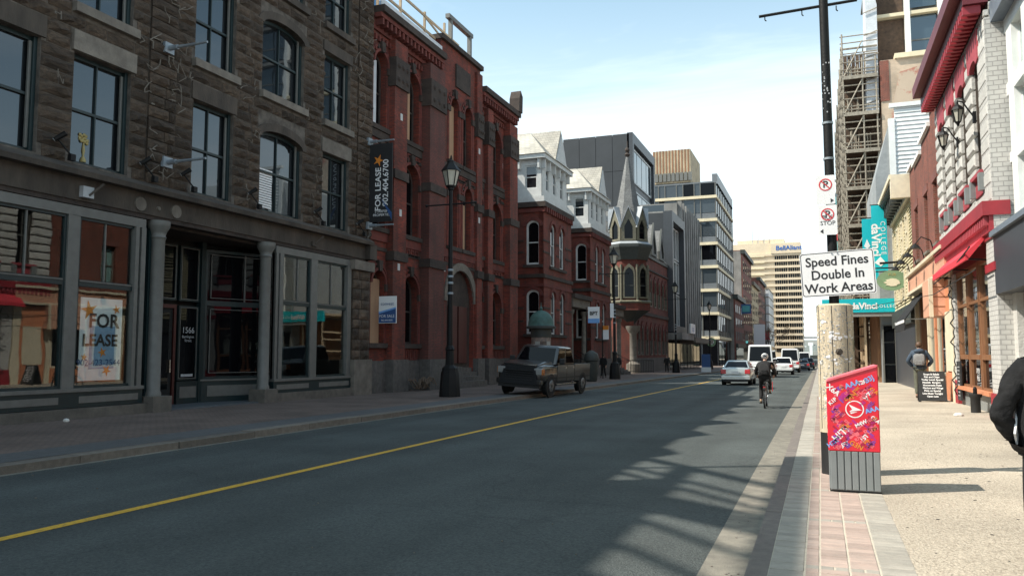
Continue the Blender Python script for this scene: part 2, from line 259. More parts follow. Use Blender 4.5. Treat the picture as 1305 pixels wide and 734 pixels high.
LOC = {}
def mesh(name, b, m, smooth=0):
    me = bpy.data.meshes.new(name); me.from_pydata(b.v, [], b.f); bm = bmesh.new(); bm.from_mesh(me); bmesh.ops.recalc_face_normals(bm, faces=bm.faces); bm.to_mesh(me); bm.free()
    me.materials.append(M[m])
    if smooth:
        me.polygons.foreach_set('use_smooth', [True] * len(me.polygons)); me.set_sharp_from_angle(angle=rad(smooth))
    return me
def link(name, me, parent=None, loc=(0, 0, 0)):
    o = bpy.data.objects.new(name, me); COL.objects.link(o); o.location = loc
    if parent: o.parent = parent
    return o
def root(o):
    while o.parent: o = o.parent
    return o
def part(name, b, m, parent, smooth=0, local=False, label=None, kind=None, bevel=0):
    off = LOC.get(root(parent).name) if parent and not local else None
    if off: b.v = [(x - off[0], y - off[1], z - off[2]) for x, y, z in b.v]
    o = link(name, mesh(name, b, m, smooth), parent)
    if label: o['label'] = label
    if kind: o['kind'] = kind
    if bevel:
        mo = o.modifiers.new('bevel', 'BEVEL'); mo.width = bevel; mo.segments = 2; mo.limit_method = 'ANGLE'
    return o
def tag(o, label, cat, group=None):
    o['label'] = label; o['category'] = cat
    if group: o['group'] = group
    return o
def thing(name, label, cat, loc=(0, 0, 0), group=None, rot=(0, 0, 0)):
    o = bpy.data.objects.new(name, None); COL.objects.link(o); o.location = loc; o.rotation_euler = rot; o.empty_display_size = .3
    LOC[o.name] = tuple(loc); return tag(o, label, cat, group)
def one(name, label, cat, b, m, group=None, smooth=0, bevel=0):
    return tag(part(name, b, m, None, smooth, bevel=bevel), label, cat, group)
def structure(name, b, m, smooth=0):
    o = part(name, b, m, None, smooth); o['kind'] = 'structure'; LOC[o.name] = (0, 0, 0); return o
def copy_tree(o, loc=None, label=None, parent=None, rot=None):
    c = o.copy(); COL.objects.link(c)
    if parent: c.parent = parent
    else:
        if loc is not None: c.location = loc; LOC[c.name] = tuple(loc)
        if rot is not None: c.rotation_euler = rot
        if label: c['label'] = label
    for ch in list(o.children): copy_tree(ch, parent=c)
    return c
def text(name, body, size, m, parent, o, r, u=(0, 0, 1), align='CENTER', ext=.0006, wide=1., bold=0., font_space=1., local=False):
    cu = bpy.data.curves.new(name, 'FONT'); cu.body = body; cu.size = size; cu.align_x = align; cu.align_y = 'CENTER'; cu.extrude = ext; cu.offset = bold; cu.space_character = font_space; cu.resolution_u = 3
    tmp = bpy.data.objects.new(name, cu); COL.objects.link(tmp); dg = bpy.context.evaluated_depsgraph_get(); dg.update()
    me = bpy.data.meshes.new_from_object(tmp.evaluated_get(dg)); bpy.data.objects.remove(tmp); bpy.data.curves.remove(cu)
    o = Vector(o); r = Vector(r).normalized(); u = Vector(u).normalized(); n = r.cross(u)
    off = Vector((0, 0, 0)) if local else Vector(LOC.get(root(parent).name, (0, 0, 0)))
    for v in me.vertices: v.co = o + r * v.co.x * wide + u * v.co.y + n * v.co.z - off
    me.materials.clear(); me.materials.append(M[m]); return link(name, me, parent)
# frames: (u along the wall, d into the wall, z)
def FL(X): return lambda u, d, z: (X - d, u, z)             # left side of the street, faces +X
def FR(X): return lambda u, d, z: (X + d, u, z)             # right side, faces -X
def FY(Y): return lambda u, d, z: (u, Y + d, z)             # faces the camera
def FA(p, q):                                               # wall from p to q, d to the left of p->q... away from the viewer
    L = math.hypot(q[0] - p[0], q[1] - p[1]); a = ((q[0] - p[0]) / L, (q[1] - p[1]) / L)
    return (lambda u, d, z: (p[0] + a[0] * u - a[1] * d, p[1] + a[1] * u + a[0] * d, z)), L
def outline(ua, ub, za, zb, rise=0, n=10):
    if rise <= 0: return [(ua, za), (ub, za), (ub, zb), (ua, zb)]
    c = (ua + ub) / 2; h = (ub - ua) / 2; zs = zb - rise
    return [(ua, za), (ub, za)] + [(c + h * math.cos(math.pi * k / n), zs + rise * math.sin(math.pi * k / n)) for k in range(n + 1)]
def inset(ua, ub, za, zb, rise, t, n=10): return outline(ua + t, ub - t, za + t, zb - t, max(rise - t * .6, .02) if rise > 0 else 0, n)
def facade(b, u0, u1, z0, z1, th, cols, d0=0):              # wall with openings cols=[(ua,ub,[(za,zb,rise)])]
    u = u0
    for ua, ub, ops in sorted(cols, key=lambda c: c[0]):
        if ua > u + 1e-4: b.box(u, ua, d0, d0 + th, z0, z1)
        low = [(ua, z0), (ub, z0)]
        for za, zb, rise in sorted(ops):
            if za > low[0][1] + 1e-4 or len(low) > 2: b.prism(low + [(ub, za), (ua, za)], d0, d0 + th)
            low = [(ua, zb), (ub, zb)] if rise <= 0 else list(reversed(outline(ua, ub, za, zb, rise)[2:]))
        b.prism(low + [(ub, z1), (ua, z1)], d0, d0 + th); u = ub
    if u < u1: b.box(u, u1, d0, d0 + th, z0, z1)
    return b
def window(par, T, ua, ub, za, zb, rise=0, d=.2, mf='white_wood', mg='pane', fw=.08, sash=True, munt=1, mid=.5, dep=.08, name='window', arm=None):
    f = B(T).ring(outline(ua, ub, za, zb, rise), inset(ua, ub, za, zb, rise, fw), d, d + dep)
    zm = za + (zb - za) * mid
    w = part(name, f, mf, par)
    if sash: part('meeting_rail', B(T).box(ua + fw, ub - fw, d + .01, d + dep, zm - .035, zm + .035), mf, w)
    if munt:
        for k in range(1, munt + 1):
            c = ua + (ub - ua) * k / (munt + 1); part('glazing_bar', B(T).box(c - .02, c + .02, d + .015, d + dep, za + fw, zb - fw), mf, w)
    i = inset(ua, ub, za, zb, rise, fw * .9)
    if sash:
        part('pane', B(T).box(ua + fw * .9, ub - fw * .9, d + dep - .02, d + dep - .005, za + fw * .9, zm), mg, w)
        i2 = [(u, max(z, zm)) for u, z in i]; part('pane', B(T).prism(i2, d + dep - .03, d + dep - .015), mg, w)
    else: part('pane', B(T).prism(i, d + dep - .03, d + dep - .015), mg, w)
    return w
def arch_band(b, ua, ub, zs, rise, t, d0, d1, n=10):        # hood of an arch
    c = (ua + ub) / 2; h = (ub - ua) / 2
    o = [(c + (h + t) * math.cos(math.pi * k / n), zs + (rise + t) * math.sin(math.pi * k / n)) for k in range(n + 1)]
    i = [(c + h * math.cos(math.pi * k / n), zs + rise * math.sin(math.pi * k / n)) for k in range(n, -1, -1)]
    return b.prism(o + i, d0, d1)
# ---------------------------------------------------------------- the setting
YS = [-14, -6, 0, 6, 9, 12, 14, 16, 18, 20, 22, 24, 26, 28, 31, 34, 38, 44, 52, 60, 80, 120, 200, 330, 520]
def strip(b, x0, x1, z, ys=YS, th=None):
    for a, c in zip(ys, ys[1:]):
        za, zc = gz(a) + z, gz(c) + z
        b.add([(x0, a, za), (x1, a, za), (x1, c, zc), (x0, c, zc)], [(0, 1, 2, 3)])
    return b
def slab(b, x0, x1, y0, y1, z0, z1):
    za, zc = gz(y0), gz(y1)
    return b.add([(x0, y0, za + z0), (x1, y0, za + z0), (x1, y1, zc + z0), (x0, y1, zc + z0), (x0, y0, za + z1), (x1, y0, za + z1), (x1, y1, zc + z1), (x0, y1, zc + z1)],
                 [(0, 3, 2, 1), (4, 5, 6, 7), (0, 1, 5, 4), (1, 2, 6, 5), (2, 3, 7, 6), (3, 0, 4, 7)])
g = B(); strip(g, -700, 700, -.32, [-60] + YS + [640]); structure('ground', g, 'earth')
structure('harbour_water', B().box(-1500, 1500, 640, 2400, -6, -4.2), 'water')
hb = B()
for (x, y, rx, ry, h) in [(-60, 1100, 260, 150, 23), (140, 1150, 300, 160, 21), (-330, 1250, 300, 200, 34), (420, 1200, 300, 200, 26)]: hb.ell((x, y, -4), rx, ry, h, 40, 12)
structure('hill', hb, 'hill', 60)
road = structure('road', strip(B(), -10.96, -.9, -.13), 'asphalt')
structure('gutter', strip(B(), -.95, -.5, -.126), 'concrete_gutter')
structure('left_gutter', strip(B(), -10.94, -10.80, -.126), 'concrete_gutter')
structure('road_marking', strip(B(), -7.26, -7.12, -.126), 'yellow_paint')
kl = structure('kerb', strip(B(), -11.28, -10.98, -.02), 'kerb_stone')
y = 4.
while y < 75:
    l = R.uniform(1.7, 2.6); part('kerbstone', slab(B(), -11.27, -10.92 + R.uniform(-.012, .012), y, y + l - .02, -.3, R.uniform(-.006, .01)), 'kerb_stone', kl); y += l
part('kerb_run', slab(slab(slab(B(), -11.27, -10.92, 75, 140, -.3, 0), -11.27, -10.92, 140, 520, -.3, 0), -11.27, -10.92, -14, 4, -.3, 0), 'kerb_stone', kl)
structure('sidewalk', strip(B(), -28, -11.27, -.004), 'left_pavers')
structure('sidewalk_band', strip(B(), -12.25, -11.27, 0), 'left_band')
kr = structure('kerb', strip(B(), -.54, -.42, -.02), 'kerb_right')
y = 3.
while y < 60:
    l = R.uniform(2.6, 3.2); part('kerbstone', slab(B(), -.56, -.405, y, y + l - .015, -.3, R.uniform(-.002, .006)), 'kerb_right', kr); y += l
part('kerb_run', slab(slab(slab(B(), -.56, -.405, 60, 140, -.3, 0), -.56, -.405, 140, 520, -.3, 0), -.56, -.405, -14, 3, -.3, 0), 'kerb_right', kr)
swb = B()
for a, c in zip(YS, YS[1:]): swb.add([(.6, a, gz(a)), (12, a, gz(a) + .25), (12, c, gz(c) + .25), (.6, c, gz(c))], [(0, 1, 2, 3)])
sw = structure('sidewalk', swb, 'aggregate')
pv = structure('paved_strip', strip(B(), -.405, .62, -.001), 'mortar_sand')
def paver_mesh(nm, lx, ly, m):
    hx, hy = lx / 2 - .006, ly / 2 - .004; b = B(); c = .004
    b.add([(-hx, -hy, -.05), (hx, -hy, -.05), (hx, hy, -.05), (-hx, hy, -.05), (-hx, -hy, -c), (hx, -hy, -c), (hx, hy, -c), (-hx, hy, -c), (-hx + c, -hy + c, 0), (hx - c, -hy + c, 0), (hx - c, hy - c, 0), (-hx + c, hy - c, 0)],
          [(0, 1, 5, 4), (1, 2, 6, 5), (2, 3, 7, 6), (3, 0, 4, 7), (4, 5, 9, 8), (5, 6, 10, 9), (6, 7, 11, 10), (7, 4, 8, 11), (8, 9, 10, 11)])
    return mesh(nm, b, m)
cols = [(-.28, .25, 'g'), (-.10, .105, 'r'), (.057, .205, 'r'), (.265, .205, 'r'), (.495, .25, 'g')]
PM = {}; rest = {'r': B(), 'g': B()}; n = 0; row = 0; y = 5.6
while y < 34:
    for (cx, lx, k) in cols:
        kk = 'g' if k == 'r' and row % 17 == 9 else k
        halves = [(cx - lx / 4, lx / 2), (cx + lx / 4, lx / 2)] if kk != k and lx > .2 else [(cx, lx)]
        for hx, hl in halves:
            nm = 'paver_red' if kk == 'r' else 'paver_grey'
            dz = R.uniform(-.002, .003)
            if n < 296 and y > 5.9:
                key = (hl, nm)
                if key not in PM: PM[key] = paver_mesh('paver', hl, .108, nm)
                link('paver', PM[key], pv, (hx, y, gz(y) + .004 + dz)); n += 1
            else: slab(rest[kk], hx - hl / 2 + .004, hx + hl / 2 - .004, y - .05, y + .05, -.04, .004 + dz)
    y += .108; row += 1
part('pavers_beyond', rest['r'], 'paver_red', pv, kind='stuff'); part('grey_pavers_beyond', rest['g'], 'paver_grey', pv, kind='stuff')
structure('paved_strip_beyond', slab(slab(B(), -.4, .62, 34, 90, -.3, .003), -.4, .62, 90, 520, -.3, .003), 'paver_grey')
gs_ = B(); gr_b = B()
for k in range(150):
    x, y = R.uniform(.7, 3.9), 5.5 + 24 * R.random() ** 1.6; r = R.uniform(.006, .02); z = gz(y) + (x - .6) * .25 / 11.4 + .003
    gs_.add([(x + r * math.cos(a), y + r * 1.1 * math.sin(a), z) for a in [k2 * math.pi / 4 for k2 in range(8)]], [tuple(range(8))])
o = part('gum_spots', gs_, 'tyre', None, kind='stuff')
for k in range(260):
    x, y = (R.uniform(-10.9, -10.5) if k % 3 == 0 else R.uniform(-.9, -.6) if k % 3 == 1 else R.uniform(-9, -1)), 5.5 + 30 * R.random() ** 1.5; s_ = R.uniform(.006, .016); gr_b.box(x, x + s_, y, y + s_ * 1.4, gz(y) - .13, gz(y) - .124 + s_ * .3)
part('street_grit', gr_b, 'pale_stone', None, kind='stuff')
# ---------------------------------------------------------------- brown stone commercial building, left
X0 = -17.3; T = FL(X0)
sb = thing('stone_building', 'brown rock-faced stone building with grey painted shopfronts and teal sash windows', 'building', (X0, 20, 0))
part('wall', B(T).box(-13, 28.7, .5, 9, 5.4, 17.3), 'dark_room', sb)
WU = [(4.2, 6), (8, 9.8), (11.55, 13.45), (14.38, 16.16), (18.5, 20.26), (21.6, 23.92), (25.2, 27.0)]
WZ = [(6.37, 9.2), (10.42, 13.12), (14.22, 16.7)]
rise = lambda i: .32 if i == 5 else 0
wl = B(T); facade(wl, -13, 28.7, 6.25, 17.3, .36, [(a, b_, [(za, zb, rise(i)) for za, zb in WZ]) for i, (a, b_) in enumerate(WU)], d0=.03)
part('backing_wall', wl, 'stone_mortar', sb)
for i, (a, b_) in enumerate(WU):
    for k, (za, zb) in enumerate(WZ):
        if i < 2: continue
        wn = window(sb, T, a, b_, za, zb, rise(i), .24, 'teal_wood', 'pane', .1, dep=.1)
        part('storm_trim', B(T).box(b_ - .17, b_ - .10, .2, .25, za + .1, zb - .12), 'grey_wood', wn)
        part('casing', B(T).box(b_ - .10, b_ - .004, .14, .25, za, zb - (.33 if i == 5 else 0)), 'teal_wood', wn)
        if k: part('window_sill', B(T).box(a - .12, b_ + .12, -.14, .3, za - .24, za), 'pale_stone' if k == 1 else 'smooth_stone', sb)
        if i == 5:
            s = B(T); arch_band(s, a, b_, zb - .32, .32, .3, -.02, .24); part('lintel', s, 'smooth_stone', sb)
        else: part('lintel', B(T).box(a - .1, b_ + .1, -.03 - .04 * (i % 2), .24, zb + .003, zb + (.52 if k == 0 else .4)), 'pale_stone' if (i + k) % 3 == 0 else 'smooth_stone', sb)
# rock-faced stones
def stone_mesh(seed):
    r = random.Random(seed); b = B(); nx, nz_ = 4, 3; g = []
    for j in range(nz_ + 1):
        for i in range(nx + 1):
            e = i in (0, nx) or j in (0, nz_)
            g.append(((.0 if e else r.uniform(.45, 1.0)), i / nx + (0 if e else r.uniform(-.06, .06)), j / nz_ + (0 if e else r.uniform(-.08, .08))))
    f = [(j * (nx + 1) + i, j * (nx + 1) + i + 1, (j + 1) * (nx + 1) + i + 1, (j + 1) * (nx + 1) + i) for j in range(nz_) for i in range(nx)]
    b.add(g, f); k = len(g)
    b.add([(-2.5, 0, 0), (-2.5, 1, 0), (-2.5, 1, 1), (-2.5, 0, 1), (0, 0, 0), (0, 1, 0), (0, 1, 1), (0, 0, 1)], [(0, 1, 5, 4), (1, 2, 6, 5), (2, 3, 7, 6), (3, 0, 4, 7)])
    return b
SB = [stone_mesh(s) for s in range(10)]; SM = [mesh('stone', b, 'sandstone') for b in SB]
H = .316; stones = []
ci = 0; z = 6.3
while z < 17.4:
    segs = [(10.6, 28.66)]
    for i, (a, b_) in enumerate(WU):
        for za, zb in WZ:
            lo = za - (.26 if za > 7 else .0); hi = zb + .45
            if z + H > lo + .05 and z < hi - .05:
                pad = .0 if (z > za and z + H < zb + .1) else .13
                ns = []
                for s0, s1 in segs:
                    if b_ + pad <= s0 or a - pad >= s1: ns.append((s0, s1)); continue
                    if a - pad > s0: ns.append((s0, a - pad))
                    if b_ + pad < s1: ns.append((b_ + pad, s1))
                segs = ns
    for s0, s1 in segs:
        u = s0
        while u < s1 - .05:
            L = R.uniform(.5, 1.0)
            for e in (16.75, 17.75, 27.55):
                if u < e - .02 and u + L > e - .12: L = e - u
            if s1 - u - L < .28: L = s1 - u
            pil = (16.75 <= u + .01 < 17.74) or u + .01 >= 27.55
            stones.append((u, z, L, pil)); u += L
    z += H; ci += 1
vis = [s for s in stones if s[1] < 2.2 + s[0] * .56 and s[0] > 11.7]; vis.sort(key=lambda s: s[0])
left = [s for s in stones if s not in vis] + vis[298:]
lb = LOC[sb.name]; jb = B()
for (u, z, L, pil) in vis[:298]:
    p = .06 if pil else 0; dp = R.uniform(.06, .14)
    o = link('stone', SM[R.randrange(10)], sb, (X0 + p - .02 - lb[0], u + .011 - lb[1], z + .011 - lb[2])); o.scale = (dp, L - .022, H - .022)
for (u, z, L, pil) in left:
    p = .06 if pil else 0; q = SB[R.randrange(10)]; dp = R.uniform(.06, .14)
    jb.add([(X0 + p - .015 + x * dp, u + .007 + y * (L - .014), z + .007 + w_ * (H - .014)) for x, y, w_ in q.v], q.f)
part('upper_stones', jb, 'sandstone', sb, kind='stuff')
# ledge, fascia, soffit
led = B()
pr_ = [(.34, 5.99), (.36, 6.12), (.30, 6.17), (.06, 6.3), (-.3, 6.3), (-.3, 5.99)]
led.add([(X0 + a, -13, c) for a, c in pr_] + [(X0 + a, 28.42, c) for a, c in pr_], [tuple(range(6)), tuple(range(11, 5, -1))] + [(i, (i + 1) % 6, 6 + (i + 1) % 6, 6 + i) for i in range(6)])
part('ledge', led, 'smooth_stone', sb)
fa = B(T); fa.box(-13, 28.5, -.06, .3, 5.42, 5.99); part('fascia', fa, 'smooth_stone', sb)
part('soffit_mould', B(T).box(-13, 28.3, -.02, .3, 5.3, 5.42), 'brownstone', sb)
part('parapet', B(T).box(-13, 28.7, -.3, .5, 17.25, 18.25), 'smooth_stone', sb)
part('roof', B(T).box(-13, 28.7, .5, 9, 17.3, 17.4), 'slate_floor', sb)
for u in (16.55, 17.85): # round bosses with half-round ends on the fascia
    b = B(); b.cyl((X0 + .05, u, 5.66), (X0 + .10, u, 5.66), .2, .19, 16); part('boss', b, 'pale_stone', sb, 40)
b = B(); b.cyl((X0 + .05, 17.2, 5.64), (X0 + .11, 17.2, 5.64), .07, .05, 12); part('boss', b, 'pale_stone', sb, 40)
# plinth and end pier
part('plinth', B(T).box(-13, 17.0, -.16, .3, -.4, .24), 'plinth_stone', sb); part('plinth', B(T).box(22.6, 27.3, -.14, .3, -.4, .25), 'plinth_stone', sb)
part('pier_base', B(T).box(27.28, 28.62, -.2, .5, -.4, 1.35), 'pale_stone', sb)
zz = 1.36
while zz < 4.6:
    h = R.uniform(.36, .46); u = 27.3
    for L in ([.62, .66] if R.random() < .5 else [.45, .83]):
        q = SB[R.randrange(10)]; part('stone', B().add([(X0 + .08 + x * .09, u + .01 + y * (L - .02), zz + w_ * (h - .02)) for x, y, w_ in q.v], q.f), 'sandstone', sb); u += L
    zz += h
part('pier_capital', B(T).box(27.2, 28.7, -.22, .3, zz, 5.3), 'pale_stone', sb)
part('pier_bracket', B(T).box(28.2, 28.72, -.3, .2, 5.42, 6.05), 'smooth_stone', sb)
# shopfront frames
def shop(par, u0, u1, mull, ends, ztop=5.18, transom=(3.28, 3.45), sill=.7, d=.06, bars=()):
    f = part('shop_frame', B(T).box(u0, u1, d - .06, d + .14, ztop - .14, ztop + .1), 'grey_wood', par)
    edges = [u0] + [x for m in mull for x in m] + [u1]
    for a, b_ in mull: part('mullion', B(T).box(a, b_, d - .05, d + .12, sill, ztop - .14), 'grey_wood', f)
    for a, b_ in ends: part('pilaster', B(T).box(a, b_, d - .08, d + .1, sill, ztop - .14), 'grey_wood', f)
    part('sill', B(T).box(u0 - .05, u1 + .05, d - .14, d + .15, sill - .06, sill + .03), 'grey_wood', f)
    part('stall_board', B(T).box(u0 - .04, u1 + .04, d - .1, d + .16, .255, sill - .06), 'teal_wood', f)
    ps = [(edges[i], edges[i + 1]) for i in range(0, len(edges), 2)]
    for a, b_ in ps:
        part('stall_panel', B(T).box(a + .12, b_ - .12, d - .115, d + .1, .36, .53), 'grey_wood', f)
        w_ = part('window', B(T).ring(outline(a, b_, sill + .03, ztop - .14), inset(a, b_, sill + .03, ztop - .14, 0, .07), d, d + .08), 'teal_wood', par)
        part('transom_bar', B(T).box(a + .07, b_ - .07, d - .01, d + .09, *transom), 'teal_wood', w_)
        part('transom_bead', B(T).box(a + .07, b_ - .07, d - .025, d, transom[1] - .05, transom[1] - .02), 'grey_wood', w_)
        part('pane', B(T).box(a + .07, b_ - .07, d + .05, d + .062, sill + .1, transom[0]), 'shop_glass', w_)
        part('pane', B(T).box(a + .07, b_ - .07, d + .052, d + .064, transom[1], ztop - .2), 'shop_glass', w_)
    for u in bars: part('glazing_bar', B(T).box(u - .018, u + .018, d + .02, d + .07, transom[1], ztop - .2), 'grey_wood', f)
shop(sb, 9.2, 16.85, [(11.7, 11.95), (14.42, 14.76)], [(16.5, 16.62), (16.7, 16.85)], bars=(13.35, 15.6))
shop(sb, 22.55, 27.26, [(24.62, 25.02)], [(22.55, 22.68), (22.76, 22.96), (27.0, 27.26)], bars=(23.9, 26.0))
# dark interiors (real rooms)
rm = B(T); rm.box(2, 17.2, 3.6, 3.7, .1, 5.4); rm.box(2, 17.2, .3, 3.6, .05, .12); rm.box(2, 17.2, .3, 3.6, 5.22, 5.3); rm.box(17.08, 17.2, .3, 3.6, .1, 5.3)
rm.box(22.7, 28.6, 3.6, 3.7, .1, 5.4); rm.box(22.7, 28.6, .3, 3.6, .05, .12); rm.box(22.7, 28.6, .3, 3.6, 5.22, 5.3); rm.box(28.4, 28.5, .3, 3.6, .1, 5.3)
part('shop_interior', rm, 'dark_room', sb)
# recessed entrance
e = part('entrance_floor', B(T).box(17.1, 22.7, -.1, 1.9, -.4, .02), 'slate_floor', sb)
part('entrance_ceiling', B(T).box(17.1, 22.7, .3, 1.9, 5.22, 5.3), 'brownstone', sb)
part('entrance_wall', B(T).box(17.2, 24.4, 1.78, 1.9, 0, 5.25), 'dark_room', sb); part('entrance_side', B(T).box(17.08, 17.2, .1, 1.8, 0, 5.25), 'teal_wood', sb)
Tb, Lb = FA((X0 - 1.5, 20.72), (X0 - .35, 23.6))
Tr = lambda u, d, z: (X0 - 1.5 - d, 17.2 + u, z)
dr = part('door', B(Tr).box(1.25, 2.35, .06, .12, .04, 3.0), 'dark_room', sb)
part('door_frame', B(Tr).ring(outline(1.15, 2.45, .03, 3.12), outline(1.25, 2.35, .03, 3.0), 0, .1), 'dark_red', dr)
part('pane', B(Tr).box(1.4, 2.2, .04, .06, .5, 2.85), 'pane_dark', dr); part('door_handle', B(Tr).box(2.2, 2.24, -.03, .06, 1.0, 1.4), 'chrome', dr)
for (a, b_, z0, z1, nm) in [(1.15, 2.42, 3.25, 5.0, 'transom'), (2.55, 3.4, .75, 3.1, 'sidelight'), (2.55, 3.4, 3.25, 5.0, 'transom'), (.05, 1.05, .75, 5.0, 'sidelight')]:
    w_ = part(nm, B(Tr).ring(outline(a, b_, z0, z1), inset(a, b_, z0, z1, 0, .06), 0, .09), 'teal_wood', sb); part('pane', B(Tr).box(a + .05, b_ - .05, .05, .06, z0 + .05, z1 - .05), 'pane_dark', w_)
    part('bead', B(Tr).ring(inset(a, b_, z0, z1, 0, .05), inset(a, b_, z0, z1, 0, .07), -.012, .02), 'grey_wood', w_)
    if b_ == 3.4 and z0 < 1:
        text('lettering', '1566', .27, 'grey_print', w_, Tr(2.95, -.02, 2.32), (0, 1, 0)); text('lettering', 'Barrington\nStreet', .12, 'grey_print', w_, Tr(2.95, -.02, 2.06), (0, 1, 0))
        part('notice', B(Tr).box(2.75, 3.25, .03, .045, .86, .94), 'grey_print', w_)
part('corner_post', B(Tr).box(3.42, 3.62, -.06, .12, .02, 5.22), 'teal_wood', sb)
part('stall_board', B(Tr).box(2.5, 3.45, -.04, .12, .02, .72), 'teal_wood', sb); part('stall_panel', B(Tr).box(2.62, 3.33, -.055, .1, .2, .55), 'grey_wood', sb)
w_ = part('bay_window', B(Tb).ring(outline(.1, 3.05, .75, 5.0), inset(.1, 3.05, .75, 5.0, 0, .09), 0, .1), 'teal_wood', sb)
part('transom_bar', B(Tb).box(.19, 2.96, 0, .1, 3.15, 3.32), 'teal_wood', w_); part('pane', B(Tb).box(.19, 2.96, .05, .06, .84, 3.15), 'pane_dark', w_); part('pane', B(Tb).box(.19, 2.96, .05, .06, 3.32, 4.92), 'pane_dark', w_)
for a, b_, z0, z1 in [(.3, 2.85, .95, 3.05), (.3, 2.85, 3.4, 4.85)]: part('bead', B(Tb).ring(outline(a, b_, z0, z1), inset(a, b_, z0, z1, 0, .02), -.01, .04), 'grey_wood', w_)
part('glazing_bar', B(Tb).box(1.5, 1.54, 0, .06, 3.32, 4.9), 'grey_wood', w_)
part('stall_board', B(Tb).box(0, 3.1, -.04, .12, .02, .72), 'teal_wood', sb); part('stall_panel', B(Tb).box(.25, 2.9, -.055, .1, .2, .55), 'grey_wood', sb); part('sill', B(Tb).box(0, 3.1, -.08, .1, .7, .755), 'grey_wood', sb)
for u in (17.32, 22.02): # columns
    c = part('column', B().lathe([(.215, .42), (.215, .5), (.185, .56), (.18, 4.75), (.2, 4.8)], X0 - .02, u, 0, 20), 'grey_wood', sb, 50)
    part('capital', B().lathe([(.19, 4.8), (.215, 4.84), (.19, 4.9), (.22, 5.0), (.30, 5.14), (.31, 5.2), (.31, 5.3)], X0 - .02, u, 0, 20), 'grey_wood', c, 40)
    part('column_base', B(T).box(u - .34, u + .34, -.34, .3, -.4, .42), 'plinth_stone', c)
# things fixed to the stone building
def spot(u, z, lab):
    t = thing('spotlight', lab, 'spotlight', T(u, 0, z), 'arm spotlights along the stone ledge')
    b = B(); b.cyl((X0 + .1, u - .17, z + .02), (X0 + .30, u - .02, z + .2), .055, .07, 8); part('lamp_head', b, 'black_iron', t); part('lens', B().cyl((X0 + .09, u - .18, z + .01), (X0 + .1, u - .17, z + .02), .05, .05, 8), 'lamp_glass', t)
    part('arm', B().tube([(X0 + .12, u - .1, z + .06), (X0 + .2, u + .12, z - .2), (X0 + .22, u + .22, z - .3)], .022), 'black_iron', t); part('base', B().box(X0 + .16, X0 + .28, u + .16, u + .3, z - .42, z - .26), 'black_iron', t)
for u, lab in [(14.0, 'black arm spotlight left of the leftmost whole window on the stone ledge'), (16.65, 'black arm spotlight right of the window with the gold ornament'), (18.15, 'black arm spotlight beside the lower flag pole near the pilaster'), (21.1, 'black arm spotlight left of the lowest arched window'), (24.75, 'black arm spotlight left of the lowest narrow window by the end pier'), (27.65, 'black arm spotlight at the right end of the stone ledge')]: spot(u, 6.74, lab)
def flagpole(u, z, lab, L):
    t = thing('flagpole', lab, 'flagpole', T(u, 0, z), 'grey steel flag poles on the stone building')
    part('bracket', B().box(X0 + .06, X0 + .16, u - .17, u + .17, z - .15, z + .15), 'galv', t); part('pole', B().cyl((X0 + .1, u, z), (X0 + L, u, z), .05, .035, 8), 'galv', t, 40); part('socket', B().cyl((X0 + .1, u, z), (X0 + .45, u, z), .08, .07, 8), 'galv', t, 40)
flagpole(17.32, 10.3, 'upper grey flag pole on the pilaster between the sash windows', 1.5); flagpole(17.4, 7.0, 'lower grey flag pole on the pilaster just above the ledge', 1.5)
flagpole(28.35, 10.32, 'grey pole holding the top of the black lease banner', 1.25); flagpole(28.38, 6.82, 'grey pole holding the foot of the black lease banner', 1.25)
t = thing('banner', 'black vertical banner with white FOR LEASE lettering and orange star', 'banner', (X0 + .75, 28.36, 8.5))
part('fabric', B().box(X0 + .12, X0 + 1.2, 28.33, 28.36, 6.95, 10.2), 'black_print', t)
text('lettering', 'FOR LEASE', .36, 'white_print', t, (X0 + .55, 28.325, 8.3), (0, 0, 1), (-1, 0, 0), bold=.006, wide=1.05); text('lettering', '902.404.6700', .36, 'white_print', t, (X0 + .9, 28.325, 8.55), (0, 0, 1), (-1, 0, 0), bold=.004)
text('lettering', 'STARFISH\nPROPERTIES', .15, 'white_print', t, (X0 + .72, 28.325, 7.3), (1, 0, 0))
part('stripe', B().prism([(X0 + .7, 7.9), (X0 + 1.19, 7.3), (X0 + 1.19, 7.0)], 28.322, 28.328), 'navy_print', t)
def star(b, cx, cz, r, y0, y1, T=None, rot=.3, inn=.36):
    p = [(cx + r * (1 if k % 2 == 0 else inn) * math.cos(rot + math.pi * k / 5), cz + r * (1 if k % 2 == 0 else inn) * math.sin(rot + math.pi * k / 5)) for k in range(10)]
    return b.prism(p, y0, y1)
part('starfish', star(B(), X0 + .55, 9.5, .25, 28.31, 28.328, rot=1.2), 'orange_print', t)
t = thing('poster', 'white FOR LEASE poster with orange starfish inside the shop window', 'poster', T(15.65, .2, 2))
part('sheet', B(T).box(15.0, 16.3, .16, .175, .9, 3.02), 'white_print', t)
part('blue_block', B(T).box(15.3, 16.08, .153, .158, 1.2, 2.3), 'sky_print', t)
text('lettering', 'FOR', .5, 'black_print', t, T(15.72, .145, 2.42), (0, 1, 0), bold=.012); text('lettering', 'LEASE', .42, 'black_print', t, T(15.62, .145, 1.92), (0, 1, 0), bold=.012); text('lettering', '902-423-2544', .24, 'navy_print', t, T(15.6, .145, 1.35), (0, 1, 0))
for u, z, r in [(15.25, 2.7, .26), (16.1, 2.75, .13), (15.85, 1.15, .15), (15.15, 1.5, .1), (15.7, 1.62, .14)]: part('starfish', star(B(T), u, z, r, .145, .152, rot=u * 3), 'orange_print', t)
